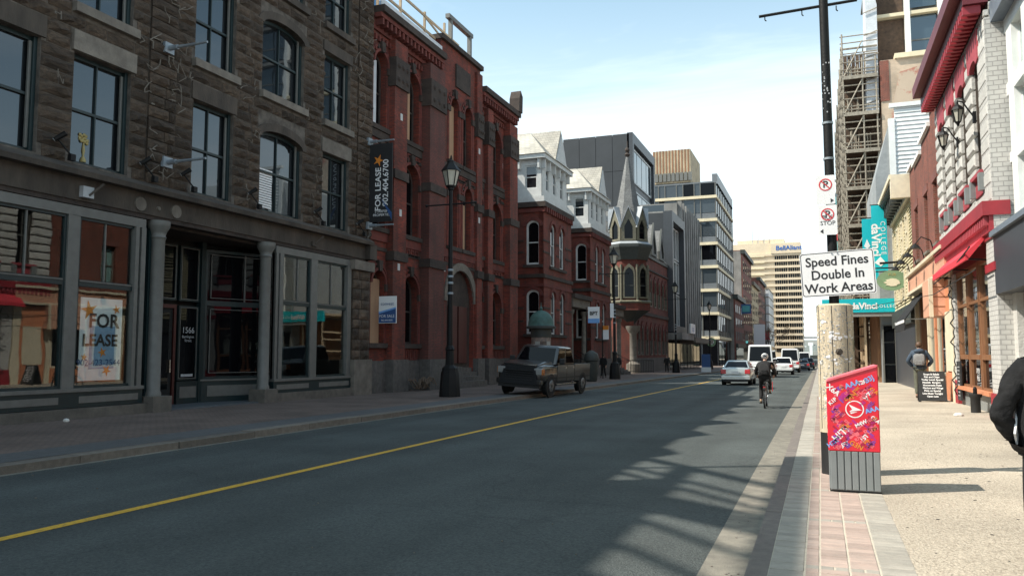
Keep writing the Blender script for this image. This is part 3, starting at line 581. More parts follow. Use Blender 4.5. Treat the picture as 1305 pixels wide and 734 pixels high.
t = thing('wall_lamp', 'white floodlight box with bent arm on the stone fascia', 'floodlight', T(14.78, 0, 5.65))
part('housing', B(T).box(14.62, 14.94, -.2, -.06, 5.5, 5.78), 'grey_print', t); part('bracket_arm', B(T).bar((14.8, -.2, 5.56), (15.1, -.34, 5.9), .05, .05), 'smooth_stone', t)
t = thing('wall_lamp', 'small grey floodlight with bent arm on the fascia above the right shopfront', 'floodlight', T(24.6, 0, 5.65))
part('housing', B(T).box(24.45, 24.75, -.14, -.06, 5.5, 5.66), 'smooth_stone', t); part('bracket_arm', B(T).bar((24.6, -.14, 5.6), (24.9, -.28, 5.9), .05, .05), 'smooth_stone', t)
t = thing('ornament', 'small gold leafy ornament standing inside the sash window', 'ornament', T(14.95, .4, 6.5))
b = B()
for k in range(16): b.ell((X0 - .31 + R.uniform(-.02, .02), 15.0 + R.uniform(-.12, .12), 7.1 + R.uniform(-.11, .11)), .03, .05, .05, 5, 4)
part('leaves', b, 'gold', t, 60); part('stem', B().lathe([(.08, 0), (.07, .08), (.02, .16), (.045, .3), (.02, .5)], X0 - .31, 15.0, 6.5, 8), 'gold', t, 50)
blb = B(T)
for k in range(16): blb.box(21.75, 22.6, .3, .312, 6.55 + k * .085, 6.61 + k * .085)
b_ = tag(part('window_blind', blb, 'white_print', None), 'white slatted blind half lowered behind the arched window', 'blind')
# the timber guard frame on the roof, beyond the top of the frame, whose shade falls on the road
t = thing('roof_guard', 'timber guard rail with sloping braces on the stone parapet', 'railing', (X0, 3, 18.25))
rl = B(); rl.bar((X0 + .1, -12, 19.5), (X0 + .1, 4.9, 19.5), .1, .4); rl.bar((X0 + .1, -12, 21.6), (X0 + .1, 4.9, 21.6), .1, .66); part('rail', rl, 'timber', t)
for k, yy in enumerate([-10.2, -8.8, -7.6, -6.4, -5.2, -4.0, -2.9, -1.8, -.7, .4, 1.5, 2.1, 3.2]): part('brace', B().bar((X0 + .1, yy + 3.2, 18.2), (X0 + .1, yy - .9, 21.6), .07, .12 if k % 3 else .24), 'timber', t)
part('board', B().box(X0 + .06, X0 + .09, -12, 3.6, 18.2, 19.35), 'timber', t); part('board', B().add([(X0 + .1, 2.3, 19.6), (X0 + .1, 1.2, 19.6), (X0 + .1, -.45, 21.4), (X0 + .1, .65, 21.4), (X0 + .12, 2.3, 19.6), (X0 + .12, 1.2, 19.6), (X0 + .12, -.45, 21.4), (X0 + .12, .65, 21.4)], [(0, 1, 2, 3), (4, 7, 6, 5), (0, 4, 5, 1), (2, 6, 7, 3), (1, 5, 6, 2), (0, 3, 7, 4)]), 'timber', t)  # both boards are unseen, added to fill in the guard's shadow on the road
part('post', B().bar((X0 + .1, 4.85, 18.2), (X0 + .1, 4.85, 21.9), .1, .1), 'timber', t)
for k, (yy, hh, ww) in enumerate([(5.6, .8, 2.4), (9.0, .9, 2.6), (12.4, 1.3, 2.2), (16.0, .8, 3.0), (19.8, 1.25, 1.6), (23.8, .9, 2.6)]):
    gb = B(T).prism([(yy, 18.2), (yy + ww, 18.2), (yy + ww * .8, 18.25 + hh * .5), (yy + ww * .45, 18.25 + hh)], -.1, .2); part('gable', gb, 'smooth_stone', sb)  # unseen gables, put in for the sawtooth shadow edge on the road
mr = B()
for k in range(150):
    (u, z, L, pil) = vis[R.randrange(len(vis))]; q = R.choice([16.8, 17.3, 17.7, 21.2, 24.5, 27.8, 28.3, u, u]); y_, z_ = (u if abs(q - u) > 1.2 else q), z; pts = [(X0 + .11, y_, z_)]
    for _ in range(R.randrange(2, 5)): y_ += R.choice([0, 0, .12, -.12, .25]) + R.uniform(-.03, .03); z_ += R.choice([.1, .2, .02, -.08]); pts.append((X0 + (.13 if R.random() < .5 else .10), y_, z_))
    if all(not (WU[i][0] - .1 < p[1] < WU[i][1] + .1) for p in pts for i in range(len(WU))): mr.tube(pts, R.uniform(.009, .017), 4)
part('mortar_repairs', mr, 'pale_stone', sb, kind='stuff')
# ---------------------------------------------------------------- red brick building with arched windows
T = FL(X0)
rb = thing('red_brick_building', 'tall ornate red brick building with round arched windows and timber rail on roof', 'building', (X0, 37, 0))
cols3 = [(28.95, 30.05), (31.5, 33.1), (35.95, 36.95), (37.65, 38.65), (39.95, 40.7), (41.75, 43.5)]
rows3 = [(2.02, 5.1), (6.94, 10.25), (11.3, 14.6)]
def ops(i): return [(za, zb, (cols3[i][1] - cols3[i][0]) / 2) for k, (za, zb) in enumerate(rows3) if not (k == 0 and i in (2, 3))]
wl = B(T); facade(wl, 28.73, 34.9, -.4, 15.4, .5, [(*cols3[i], ops(i)) for i in (0, 1)], d0=.12); facade(wl, 39.85, 45.3, -.4, 15.4, .5, [(*cols3[i], ops(i)) for i in (4, 5)], d0=.12)
cen = [(35.95, 36.95, 2), (37.65, 38.65, 3)]
facade(wl, 34.9, 39.85, 6.3, 17.2, .5, [(*cols3[i], ops(i)) for i in (2, 3)], d0=-.12); facade(wl, 34.9, 39.85, -.4, 6.3, .5, [(35.75, 39.0, [(-.4, 5.85, 1.62)])], d0=-.12)
wl.box(28.73, 45.3, .7, 10, -.4, 15.4)
part('wall', wl, 'red_brick', rb)
side = B(T); side.box(45.29, 45.31, .13, 9.9, -.3, 15.3); part('side_wall', side, 'brick_far', rb)
kinds = {(1, 2): 'plywood', (0, 2): 'plastic_sheet', (2, 2): 'plywood', (0, 0): 'plywood'}
for i, (a, b_) in enumerate(cols3):
    hw = (b_ - a) / 2
    for k, (za, zb) in enumerate(rows3):
        if k == 0 and i in (2, 3): continue
        d0 = -.12 if i in (2, 3) else .12
        w_ = window(rb, T, a, b_, za, zb, hw, d0 + .3, 'brownstone', 'pane_dark', .09, munt=1 if hw > .6 else 0, mid=.48)
        hb_ = B(T); arch_band(hb_, a, b_, zb - hw, hw, .12, d0 - .1, d0 + .02); arch_band(hb_, a - .22, b_ + .22, zb - hw, hw + .22, .1, d0 - .06, d0 + .02); part('arch_hood', hb_, 'red_trim_stone', rb)
        c = (a + b_) / 2; part('keystone', B(T).prism([(c - .1, zb - .03), (c + .1, zb - .03), (c + .17, zb + .42), (c - .17, zb + .42)], d0 - .18, d0), 'brownstone', rb)
        part('window_sill', B(T).box(a - .3, b_ + .3, d0 - .16, d0 + .3, za - .2, za), 'brownstone', rb)
        for s0, s1 in ((a - .36, a), (b_, b_ + .36)):
            if s0 > 28.8: part('impost', B(T).box(s0, s1, d0 - .1, d0 + .02, zb - hw - .3, zb - hw), 'brownstone', rb)
            if s0 > 28.8: part('shaft', B(T).cyl(((s0 + s1) / 2, d0 + .02, za), ((s0 + s1) / 2, d0 + .02, zb - hw - .3), .09, .09, 8), 'red_trim_stone', rb, 50)
        if (i, k) in kinds: part('boarding', B(T).box(a + .02, (b_ - .02) if k != 2 or i == 2 else b_ - .5, d0 + .22, d0 + .26, za, zb - hw * .6), kinds[(i, k)], w_)
part('plastic_cover', B(T).box(31.55, 32.5, .36, .38, 11.4, 12.9), 'plastic_sheet', rb); part('plastic_cover', B(T).box(31.55, 32.2, .36, .38, 2.6, 4.4), 'plastic_sheet', rb); part('plastic_cover', B(T).box(36.0, 36.6, .12, .14, 7.2, 9.6), 'plastic_sheet', rb); part('boarding', B(T).box(37.8, 38.4, .12, .14, 7.0, 9.4), 'plywood', rb)
for a, b_, pr2, m2, zt in [(30.2, 31.35, .22, 'red_brick', 15.4), (33.3, 34.9, .38, 'sooty_brick', 15.4), (39.13, 39.84, .28, 'red_brick', 16.9), (40.85, 41.6, .2, 'red_brick', 15.4), (44.0, 45.3, .3, 'red_brick', 15.4)]:
    pz = part('pilaster', B(T).box(a, b_, -pr2, .2, 1.3, zt), m2, rb)
    part('pilaster_base', B(T).box(a - .1, b_ + .1, -pr2 - .14, .2, -.5, 1.32), 'granite', pz)
    for z0, z1 in [(13.3, 14.6), (9.2, 9.6), (5.6, 6.0)]:
        part('capital', B(T).box(a - .06, b_ + .06, -pr2 - .09, .2, z0, z1), 'brownstone', pz)
        if z1 - z0 > 1:
            rs = B(T)
            for q in range(3):
                for v in (z0 + .35, z0 + .95): rs.cyl((a + (b_ - a) * (q + .5) / 3, -pr2 - .08, v), (a + (b_ - a) * (q + .5) / 3, -pr2 - .16, v), .15, .07, 7)
            part('carving', rs, 'brownstone', pz, 40)
for a, b_, d0 in [(28.73, 34.9, .12), (39.85, 45.3, .12), (34.9, 39.85, -.12)]:
    part('plinth', B(T).box(a, b_ if d0 > 0 else 35.7, d0 - .1, .5, -.5, 1.28), 'granite', rb)
    for z0, z1, pr2, m2 in [(10.75, 11.08, .1, 'brownstone'), (6.35, 6.75, .08, 'red_trim_stone'), (10.4, 10.55, .05, 'brownstone'), (5.95, 6.1, .05, 'brownstone')]: part('string_course', B(T).box(a, b_, d0 - pr2, d0 + .1, z0, z1), m2, rb)
part('plinth', B(T).box(39.02, 39.85, -.22, .5, -.5, 1.28), 'granite', rb)
for a, b_ in [(28.73, 34.85), (39.9, 45.4)]:
    cn = part('cornice', B(T).box(a, b_, -.5, .6, 16.05, 16.35), 'brownstone', rb); part('cornice_mould', B(T).box(a, b_, -.36, .5, 15.85, 16.04), 'red_trim_stone', cn); part('frieze', B(T).box(a, b_, .02, .5, 15.4, 15.85), 'red_trim_stone', cn)
    u = a + .15
    while u < b_ - .2: part('bracket', B(T).box(u, u + .13, -.34, .05, 15.55, 15.84), 'red_trim_stone', cn); u += .36
part('cornice_end', B(T).prism([(44.9, 16.35), (45.5, 16.35), (45.55, 17.4), (45.2, 17.7), (44.95, 17.2)], -.55, .1), 'brownstone', rb)
part('parapet_coping', B(T).box(34.8, 39.95, -.3, .5, 17.2, 17.45), 'brownstone', rb)
part('carved_panel', B(T).box(36.6, 38.4, -.2, .1, 15.3, 16.5), 'brownstone', rb)
for u, z, d in [(30.8, 11.9, .22), (30.8, 7.6, .22), (30.7, 5.2, .22), (35.25, 11.9, .12), (35.3, 7.9, .12), (35.3, 5.6, .2), (39.4, 12.4, .28), (39.4, 8.6, .28), (39.5, 5.7, .28), (43.75, 12.6, -.12), (43.72, 8.9, -.12)]: part('tag_plate', B(T).box(u - .1, u + .1, -d - .015, -d + .05, z, z + .3), 'white_wood', rb)
for a, b_, d0 in [(31.5, 33.1, .12), (41.7, 43.55, .12), (35.4, 39.0, -.12)]:      # moulded brick panels between the storeys
    for z0, z1 in [(5.98, 6.34), (10.42, 10.75), (1.3, 1.8)] if d0 > 0 else [(10.42, 10.75), (6.12, 6.34)]:
        n_ = 4
        for q in range(n_): u0 = a + (b_ - a) * q / n_; part('brick_panel', B(T).ring(outline(u0 + .03, u0 + (b_ - a) / n_ - .03, z0 + .02, z1 - .02), inset(u0 + .03, u0 + (b_ - a) / n_ - .03, z0 + .02, z1 - .02, 0, .07), d0 - .05, d0 + .01), 'red_trim_stone', rb)
for i, (a, b_) in enumerate(cols3):          # voussoirs standing proud round the upper arches
    d0 = -.12 if i in (2, 3) else .12; c_ = (a + b_) / 2; hw = (b_ - a) / 2
    for za, zb in rows3[1:]:
        for q in range(9):
            an = math.pi * (q + .5) / 9; r0, r1 = hw + .13, hw + .3; w2 = .055
            if q == 4: continue
            P4 = [(c_ + r * math.cos(an + s_ * w2 / r), zb - hw + r * math.sin(an + s_ * w2 / r)) for r, s_ in ((r0, -1), (r1, -1), (r1, 1), (r0, 1))]; part('voussoir', B(T).prism(P4, d0 - .085, d0), 'brownstone' if q % 2 else 'red_trim_stone', rb)
u = 28.9
while u < 45.2:
    if not (34.7 < u < 39.9): part('corbel', B(T).box(u, u + .12, -.0, .14, 14.98, 15.22), 'red_trim_stone', rb)
    u += .3
part('arch_surround', arch_band(B(T), 35.75, 39.0, 4.2, 1.62, .4, -.2, -.1, 16), 'pale_stone', rb)
part('doorway', B(T).box(35.7, 39.05, .1, .3, -.3, 5.9), 'brownstone', rb); 
for u in (36.3, 37.5): part('door', B(T).box(u, u + 1.0, .02, .12, 1.1, 4.0), 'dark_red', rb)
st = B(T)
for k in range(4): st.box(35.8, 39.01, -.95 + .3 * k, (-.65 + .3 * k) if k < 3 else .4, -.4, .2 + .22 * k)
part('steps', st, 'granite', rb); part('cheek', B(T).box(35.2, 35.78, -1.0, .1, -.4, .95), 'granite', rb)
t = thing('roof_rail', 'pale timber guard rail and steel goal-post frame on red brick roof', 'railing', T(34, 0, 16.35))
for u in (29.2, 31.2, 33.6): part('post', B(T).box(u, u + .1, .1, .2, 16.35, 18.1), 'timber', t)
part('post', B(T).box(36.2, 36.3, .3, .4, 17.4, 18.6), 'timber', t)
part('rail', B(T).bar((28.8, .15, 18.0), (37.6, .15, 17.85), .06, .12), 'timber', t); part('rail', B(T).bar((28.8, .15, 17.3), (34.8, .15, 17.2), .06, .12), 'timber', t)
part('toe_board', B(T).box(28.8, 34.7, -.3, -.25, 16.36, 16.7), 'plastic_sheet', t); part('brace', B(T).bar((33.6, .15, 17.9), (36.2, .2, 17.45), .05, .1), 'timber', t)
gp = B(T); gp.box(39.0, 39.2, .1, .3, 17.45, 19.1); gp.box(36.3, 39.35, .08, .32, 18.9, 19.12); gp.box(36.6, 36.75, .1, .3, 17.45, 18.9); part('goal_frame', gp, 'grey_wood', t)
tb = B(T); tb.add([(28.8, .6, 16.4), (35, .6, 16.4), (35, 1.6, 18.0), (28.8, 1.6, 18.3)], [(0, 1, 2, 3)]); tb.box(28.8, 35, 1.6, 4, 16.4, 17.2); one('tarpaulin', 'blue tarpaulin sheet behind the timber roof rail', 'tarpaulin', tb, 'blue_tarp')
t = thing('hanging_sign', 'white and blue sales board hung at the end of the brick wall', 'sign', (X0 + .4, 29.4, 3.4))
part('board', B().box(X0 + .02, X0 + .85, 29.4, 29.45, 2.85, 3.98), 'white_print', t); part('blue_field', B().prism([(X0 + .03, 2.87), (X0 + .84, 2.87), (X0 + .84, 3.45), (X0 + .03, 3.25)], 29.39, 29.398, 'd'), 'navy_print', t)
part('blue_band', B().prism([(X0 + .03, 3.25), (X0 + .84, 3.45), (X0 + .84, 3.52), (X0 + .03, 3.33)], 29.388, 29.399, 'd'), 'lblue_print', t)
text('lettering', 'convest', .2, 'navy_print', t, (X0 + .43, 29.385, 3.66), (1, 0, 0)); text('lettering', 'FOR SALE', .17, 'white_print', t, (X0 + .42, 29.38, 3.14), (1, 0, 0)); text('lettering', '902.444.4000', .1, 'white_print', t, (X0 + .42, 29.38, 2.97), (1, 0, 0))
b = B()
for k in range(26):
    a = R.uniform(0, 6.28); l = R.uniform(.5, 1.2); x, y = X0 + R.uniform(.35, .7), 32.4 + R.uniform(-.5, .5)
    b.tube([(x, y, .02), (x + .3 * l * math.cos(a), y + .7 * l * math.sin(a), .3 * l + .2), (x + .4 * l * math.cos(a), y + 1.1 * l * math.sin(a), .15 + .3 * R.random())], .025, 4)
one('bush', 'leafless scraggly bush at the foot of the red brick wall', 'bush', b, 'twig')

# ---------------------------------------------------------------- Victorian brick houses
def bay_house(y0):
    h = thing('brick_house', 'red brick Victorian house nearer the ornate building with white dormer bay', 'house', (X0, y0 + 3, 0), 'Victorian brick houses with white dormers')
    YB, XW = y0, -19.7; Tf, Ts = FL(X0), FY(YB); gzz = gz(y0)
    wb = B(Tf); F2 = [(2.9, 5.9, .0), (7.6, 10.65, 0)]
    fc = [(YB + 1.5, YB + 2.6), (YB + 3.6, YB + 4.7)]
    facade(wb, YB, YB + 6.5, gzz - .4, 11.9, .35, [(a, b_, [(za, zb, .5) for za, zb, _ in F2]) for a, b_ in fc])
    part('bay_front', wb, 'red_brick_house', h)
    ws = B(Ts); facade(ws, XW - .4, X0 - .001, gzz - .4, 11.9, .35, [(-18.55, -17.55, [(za, zb, .42) for za, zb, _ in F2])]); part('bay_side', ws, 'red_brick_house', h)
    part('bay_side', B(FY(YB + 6.15)).box(XW, X0 - .001, 0, .35, gzz - .4, 11.9), 'red_brick_house', h)
    part('main_wall', B(FL(XW)).box(YB - 4.2, YB + 7.8, 0, .4, gzz - .4, 11.9), 'red_brick_house', h)
    for a, b_ in fc:
        for za, zb, _ in F2:
            window(h, Tf, a, b_, za, zb, .5, .1, 'white_wood', 'pane', .13, munt=0); ah = B(Tf); arch_band(ah, a, b_, zb - .5, .5, .22, -.07, .02); part('arch_hood', ah, 'red_trim_stone', h)
    for za, zb, _ in F2:
        window(h, Ts, -18.55, -17.55, za, zb, .42, .06, 'white_wood', 'pane_dark', .14, munt=0); ah = B(Ts); arch_band(ah, -18.55, -17.55, zb - .42, .42, .22, -.07, .02); part('arch_hood', ah, 'red_trim_stone', h)
        part('window_sill', B(Ts).box(-18.75, -17.35, -.12, .2, za - .2, za), 'brownstone', h); part('window_sill', B(Tf).box(YB + 1.2, YB + 5, -.12, .2, za - .2, za), 'brownstone', h)
    for z0, z1, p, m2 in [(11.2, 11.45, .1, 'red_trim_stone'), (11.55, 11.9, .2, 'brownstone'), (6.7, 6.95, .1, 'brownstone'), (6.1, 6.3, .06, 'red_trim_stone'), (gzz - .3, 1.2, .1, 'granite'), (9.2, 9.32, .04, 'brownstone'), (8.4, 8.52, .04, 'brownstone'), (4.6, 4.72, .04, 'brownstone'), (3.7, 3.82, .04, 'brownstone')]:
        sc_ = B()
        if z1 - z0 > .15: sc_.box(XW - .2, X0 + p, YB - p, YB + 6.5 + p, z0, z1)
        else:
            for q0, q1 in [(XW, -18.75), (-17.35, X0 + p)]: sc_.box(q0, q1, YB - p, YB + .02, z0, z1)
            for q0, q1 in [(YB - p, YB + 1.3), (YB + 2.8, YB + 3.4), (YB + 4.9, YB + 6.5)]: sc_.box(X0 - .02, X0 + p, q0, q1, z0, z1)
        part('string_course', sc_, m2, h)
    for k in range(14): part('bracket', B().box(X0 + .02, X0 + .22, YB + .1 + k * .46, YB + .26 + k * .46, 11.2, 11.54), 'red_trim_stone', h)
    # white dormer storey
    wd = B(Ts); facade(wd, XW - .6, X0 - .25, 11.9, 15.0, .2, [(-18.75, -17.85, [(12.9, 14.55, 0)])], d0=.3); part('dormer_wall', wd, 'white_wood', h)
    wd = B(Tf); ff = [(YB + 1.3, YB + 2.0), (YB + 2.9, YB + 3.6), (YB + 4.6, YB + 5.3)]; facade(wd, YB + .3, YB + 6.2, 11.9, 15.0, .2, [(a, b_, [(12.9, 14.5, .25)]) for a, b_ in ff], d0=.25); part('dormer_wall', wd, 'white_wood', h)
    part('dormer_wall', B().box(XW - .6, X0 - .3, YB + 6.0, YB + 6.2, 11.9, 15), 'white_wood', h)
    window(h, Ts, -18.75, -17.85, 12.9, 14.55, 0, .36, 'white_wood', 'pane', .1, munt=0)
    for a, b_ in ff: window(h, Tf, a, b_, 12.9, 14.5, .25, .3, 'white_wood', 'pane', .09, munt=0)
    part('dormer_sill', B().prism([(XW - .6, YB - .02), (X0 + .05, YB - .02), (X0 + .05, YB + 6.5), (XW - .6, YB + 6.5)], 11.91, 12.3, 'z'), 'white_wood', h)
    part('dormer_cornice', B().box(XW - .6, X0 + .12, YB - .1, YB + 6.6, 14.95, 15.25), 'white_wood', h)
    for k in range(6): part('bracket', B().box(X0 - .32, X0 + .02, YB + .34 + k * 1.13, YB + .5 + k * 1.13, 14.3, 14.95), 'white_wood', h)
    for xx in (-19.2, -17.75): part('bracket', B().box(xx, xx + .14, YB + .02, YB + .32, 14.3, 14.95), 'white_wood', h)
    zr, xe, xa = 17.7, X0 + .2, -19.4
    rf = B(); a0, a1, ym = YB - .2, YB + 6.7, YB + 3.25
    rf.add([(xe, a0, 15.25), (xe, a1, 15.25), (xa, ym, zr), (-23, ym, zr), (-23, a0, 15.25), (-23, a1, 15.25)], [(0, 1, 2), (0, 2, 3, 4), (1, 5, 3, 2), (0, 4, 5, 1)]); part('roof', rf, 'slate_tan', h)
    gb = B(); gb.prism([(YB + 2.2, 15.26), (YB + 4.9, 15.26), (YB + 3.55, 17.75)], xe - .05, xa - .4, 'x'); part('gable_roof', gb, 'slate_tan', h); part('gable', B().prism([(YB + 2.35, 15.27), (YB + 4.75, 15.27), (YB + 3.55, 17.45)], xe - .06, xe + .02, 'x'), 'white_wood', h)
    part('mansard', B().add([(XW + .1, YB - 4.2, 11.9), (XW + .1, YB + 7.8, 11.9), (XW - 1.0, YB + 7.8, 15.6), (XW - 1.0, YB - 4.2, 15.6), (XW - 6, YB - 4.2, 11.9), (XW - 6, YB + 7.8, 11.9), (XW - 6, YB + 7.8, 15.6), (XW - 6, YB - 4.2, 15.6)], [(0, 1, 2, 3), (4, 7, 6, 5), (0, 3, 7, 4), (1, 5, 6, 2), (3, 2, 6, 7)]), 'slate', h)
    # porch beside the bay
    part('porch_roof', B().box(XW, X0 + .25, YB + 6.6, YB + 11.6, 5.75, 6.1), 'brownstone', h); part('porch_entablature', B().box(XW, X0 + .05, YB + 6.7, YB + 11.5, 5.1, 5.75), 'pale_stone', h)
    for yy in (YB + 7.2, YB + 10.9): part('porch_column', B().lathe([(.3, 0), (.3, .2), (.22, .3), (.19, 4.7), (.28, 4.85), (.3, 5.1)], X0 - .3, yy, gzz, 12), 'pale_stone', h, 40)
    stp = B()
    for k in range(6): stp.box(X0 + .6 - .3 * k if k < 5 else XW + .1, X0 + .9 - .3 * k, YB + 7.7, YB + 10.5, gzz - .3, gzz + .17 * (k + 1))
    part('steps', stp, 'granite', h); part('front_door', B(FL(XW)).box(YB + 8.2, YB + 9.9, -.05, .02, .9, 4.4), 'dark_red', h)
    for yy in (YB + 7.7, YB + 10.5):
        rr = B(); rr.tube([(X0 + .9, yy, gzz + 1.1), (X0 - .8, yy, gzz + 2.0)], .025)
        for k in range(7): rr.cyl((X0 + .9 - k * .28, yy, gzz + .1), (X0 + .9 - k * .28, yy, gzz + 1.1 + .15 * k), .015, n=5)
        part('stair_rail', rr, 'black_iron', h)
    return h
h1 = bay_house(51.1); copy_tree(h1, (X0, 51.1 + 3 + 11.9, -.07), 'red brick Victorian house beside the turret building, its white dormer partly hidden')

# ---------------------------------------------------------------- turret building
tt = thing('turret_building', 'Gothic red brick corner building with slate spire turret and pointed dormers', 'building', (X0, 78, 0))
zt = gz(78); cx, cy = -17.55, 78.2
def octa(r, z, cx=cx, cy=cy, n=8): return [(cx + r * math.cos(math.pi * (2 * k + 1) / n + .24), cy + r * math.sin(math.pi * (2 * k + 1) / n + .24), z) for k in range(n)]
def octf(k, r):
    a, b_ = octa(r, 0)[k], octa(r, 0)[(k + 1) % 8]; return FA((a[0], a[1]), (b_[0], b_[1]))
wl = B(FL(X0)); 
def gothic(a, b_, za, zb, n=4):
    c = (a + b_) / 2; hgt = (b_ - a) * .75
    return [(a, za), (b_, za), (b_, zb - hgt), (b_ - (b_ - c) * .25, zb - hgt * .45), (c, zb), (a + (c - a) * .25, zb - hgt * .45), (a, zb - hgt)]
wl.box(79, 98.5, 0, .5, zt - .6, 12.3); part('street_wall', wl, 'red_brick_house', tt)
part('side_wall', B(FY(79.2)).box(-25, X0 - .05, 0, .5, zt - .6, 12.3), 'red_brick_house', tt)
part('corner_wall', B().prism([(-19.6, 79.2), (-18.4, 77.4), (-17.0, 77.6), (-17.25, 80.5)], zt - .5, 5.5, 'z'), 'red_brick_house', tt)
for u in (80.6, 82.4, 84.8, 87.2, 89.6, 92.0, 94.4, 96.4):
    for za, zb in [(1.4, 4.6), (6.7, 9.9)]:
        f = B(FL(X0)); f.ring(gothic(u, u + 1.1, za, zb), gothic(u + .13, u + .97, za + .1, zb - .2), -.1, .06); w_ = part('window', f, 'olive_trim' if zb > 6 else 'pale_stone', tt); part('pane', B(FL(X0)).prism(gothic(u + .13, u + .97, za + .1, zb - .2), -.02, .0), 'pane', w_)
        ah = B(FL(X0)).ring(gothic(u - .2, u + 1.3, za + 1.6, zb + .35), gothic(u - .02, u + 1.12, za + 1.61, zb + .05), -.14, .02); part('hood', ah, 'red_trim_stone', tt)
for z0, z1, m2 in [(5.6, 5.95, 'brownstone'), (12.0, 12.4, 'dark_trim'), (zt - .5, 1.1, 'granite'), (10.6, 10.8, 'brownstone')]: part('string_course', B(FL(X0)).box(79.6, 98.6, -.16, .1, z0, z1), m2, tt)
part('roof', B().prism([(X0 + .2, 12.4), (X0 - 5, 17.2), (X0 - 8, 12.4)], 79.3, 98.4, 'd').add([], []), 'slate', tt)
for u in (82.8, 87.6, 92.4):
    part('dormer', B().prism([(u, 12.3), (u + 2.6, 12.3), (u + 2.6, 13.4), (u + 1.3, 16.0), (u, 13.4)], X0 - 3, X0 + .12, 'x'), 'slate', tt); 
    part('dormer_trim', B(FL(X0)).ring([(u - .1, 12.4), (u + 2.7, 12.4), (u + 2.7, 13.4), (u + 1.3, 16.2), (u - .1, 13.4)], [(u + .3, 12.7), (u + 2.3, 12.7), (u + 2.3, 13.3), (u + 1.3, 15.2), (u + .3, 13.3)], -.3, -.1), 'dark_trim', tt)
part('oriel_corbel', B().loft([octa(.5, 4.4), octa(.9, 4.9), octa(1.7, 5.5), octa(2.15, 5.75)]), 'dark_trim', tt)
part('oriel_base', B().loft([octa(2.2, 5.75), octa(2.2, 6.55)]), 'red_brick_house', tt)
part('turret_wall', B().loft([octa(1.85, 6.5), octa(1.85, 11.0)]), 'red_brick_house', tt)
part('turret_sill', B().loft([octa(2.3, 6.45), octa(2.35, 6.6), octa(2.2, 6.72)]), 'olive_trim', tt)
part('turret_cornice', B().loft([octa(2.0, 10.7), octa(2.15, 11.1), octa(2.35, 11.6), octa(2.5, 11.9), octa(2.5, 12.15), octa(2.2, 12.3)]), 'dark_trim', tt)
part('turret_ledge', B().loft([octa(2.35, 12.16), octa(2.35, 12.26), octa(2.0, 12.5)]), 'lead', tt)
part('dormer_ring', B().loft([octa(1.75, 12.2), octa(1.75, 14.3), octa(1.3, 16.2)]), 'slate', tt)
part('spire', B().loft([octa(1.38, 15.2), octa(.14, 21.3)]), 'slate', tt); part('finial', B().lathe([(.12, 21.2), (.3, 21.5), (.12, 21.7), (.26, 21.95), (.18, 22.15), (.05, 22.3), (.03, 22.9)], cx, cy, 0, 8), 'brownstone', tt, 40)
for k in range(8):
    (Tk, L) = octf(k, 2.03); Tw = lambda u, d, z, Tk=Tk: Tk(u, -d, z) if False else Tk(u, d, z)
    m_ = L / 2
    f = B(Tw).ring(gothic(m_ - .6, m_ + .6, 6.9, 10.3), gothic(m_ - .45, m_ + .45, 7.05, 9.95), -.08, .2); w_ = part('turret_window', f, 'olive_trim', tt); part('pane', B(Tw).prism(gothic(m_ - .45, m_ + .45, 7.05, 9.95), .06, .09), 'pane_dark', w_); part('meeting_rail', B(Tw).box(m_ - .4, m_ + .4, .03, .09, 8.1, 8.2), 'dark_trim', w_)
    part('corner_shaft', B().cyl(octa(2.0, 6.7)[k], octa(2.0, 10.2)[k], .13, .13, 8), 'olive_trim', tt, 50)
    gp_ = [(m_ - .72, 12.55), (m_ + .72, 12.55), (m_ + .72, 14.0), (m_, 15.8), (m_ - .72, 14.0)]
    f = B(Tw).ring(gp_, [(m_ - .4, 12.75), (m_ + .4, 12.75), (m_ + .4, 13.95), (m_, 14.7), (m_ - .4, 13.95)], .0, .25); g_ = part('gable_window', f, 'olive_trim', tt); part('pane', B(Tw).prism([(m_ - .4, 12.75), (m_ + .4, 12.75), (m_ + .4, 13.95), (m_, 14.7), (m_ - .4, 13.95)], .12, .14), 'pane_dark', g_)
    rf = B(Tw); rf.add([(m_ - .85, -.12, 13.85), (m_, -.12, 16.0), (m_ + .85, -.12, 13.85), (m_ - .85, .5, 13.85), (m_, 1.0, 16.05), (m_ + .85, .5, 13.85)], [(0, 1, 4, 3), (1, 2, 5, 4)]); rf.add([(m_ - .85, -.12, 13.75), (m_, -.12, 15.85), (m_ + .85, -.12, 13.75), (m_, -.12, 16.0), (m_ - .85, -.12, 13.86), (m_ + .85, -.12, 13.86)], [(0, 1, 3, 4), (1, 2, 5, 3)]); part('gable_roof', rf, 'lead', g_)
part('corner_column', B().lathe([(.7, 0), (.7, .9), (.5, 1.0), (.36, 1.15), (.34, 3.8), (.5, 4.0), (.7, 4.4), (.75, 4.6)], cx + .5, cy - .6, zt, 14), 'pale_stone', tt, 40)
part('entrance_arch', B(FY(79.1)).ring(gothic(-19.6, -18.0, zt, 4.2), gothic(-19.4, -18.2, zt + .02, 3.9), -.1, .1), 'brownstone', tt); part('entrance_door', B(FY(79.1)).prism(gothic(-19.4, -18.2, zt + .02, 3.9), 0, .05), 'dark_room', tt)
t = thing('iron_railing', 'black iron railing in front of the turret column', 'railing', (-16.2, 76.3, gz(76)))
b = B(); z0 = gz(76)
for x in [-17.4 + .16 * k for k in range(17)]: b.cyl((x, 76.3, z0 + .1), (x, 76.3, z0 + 1.25), .02, n=5)
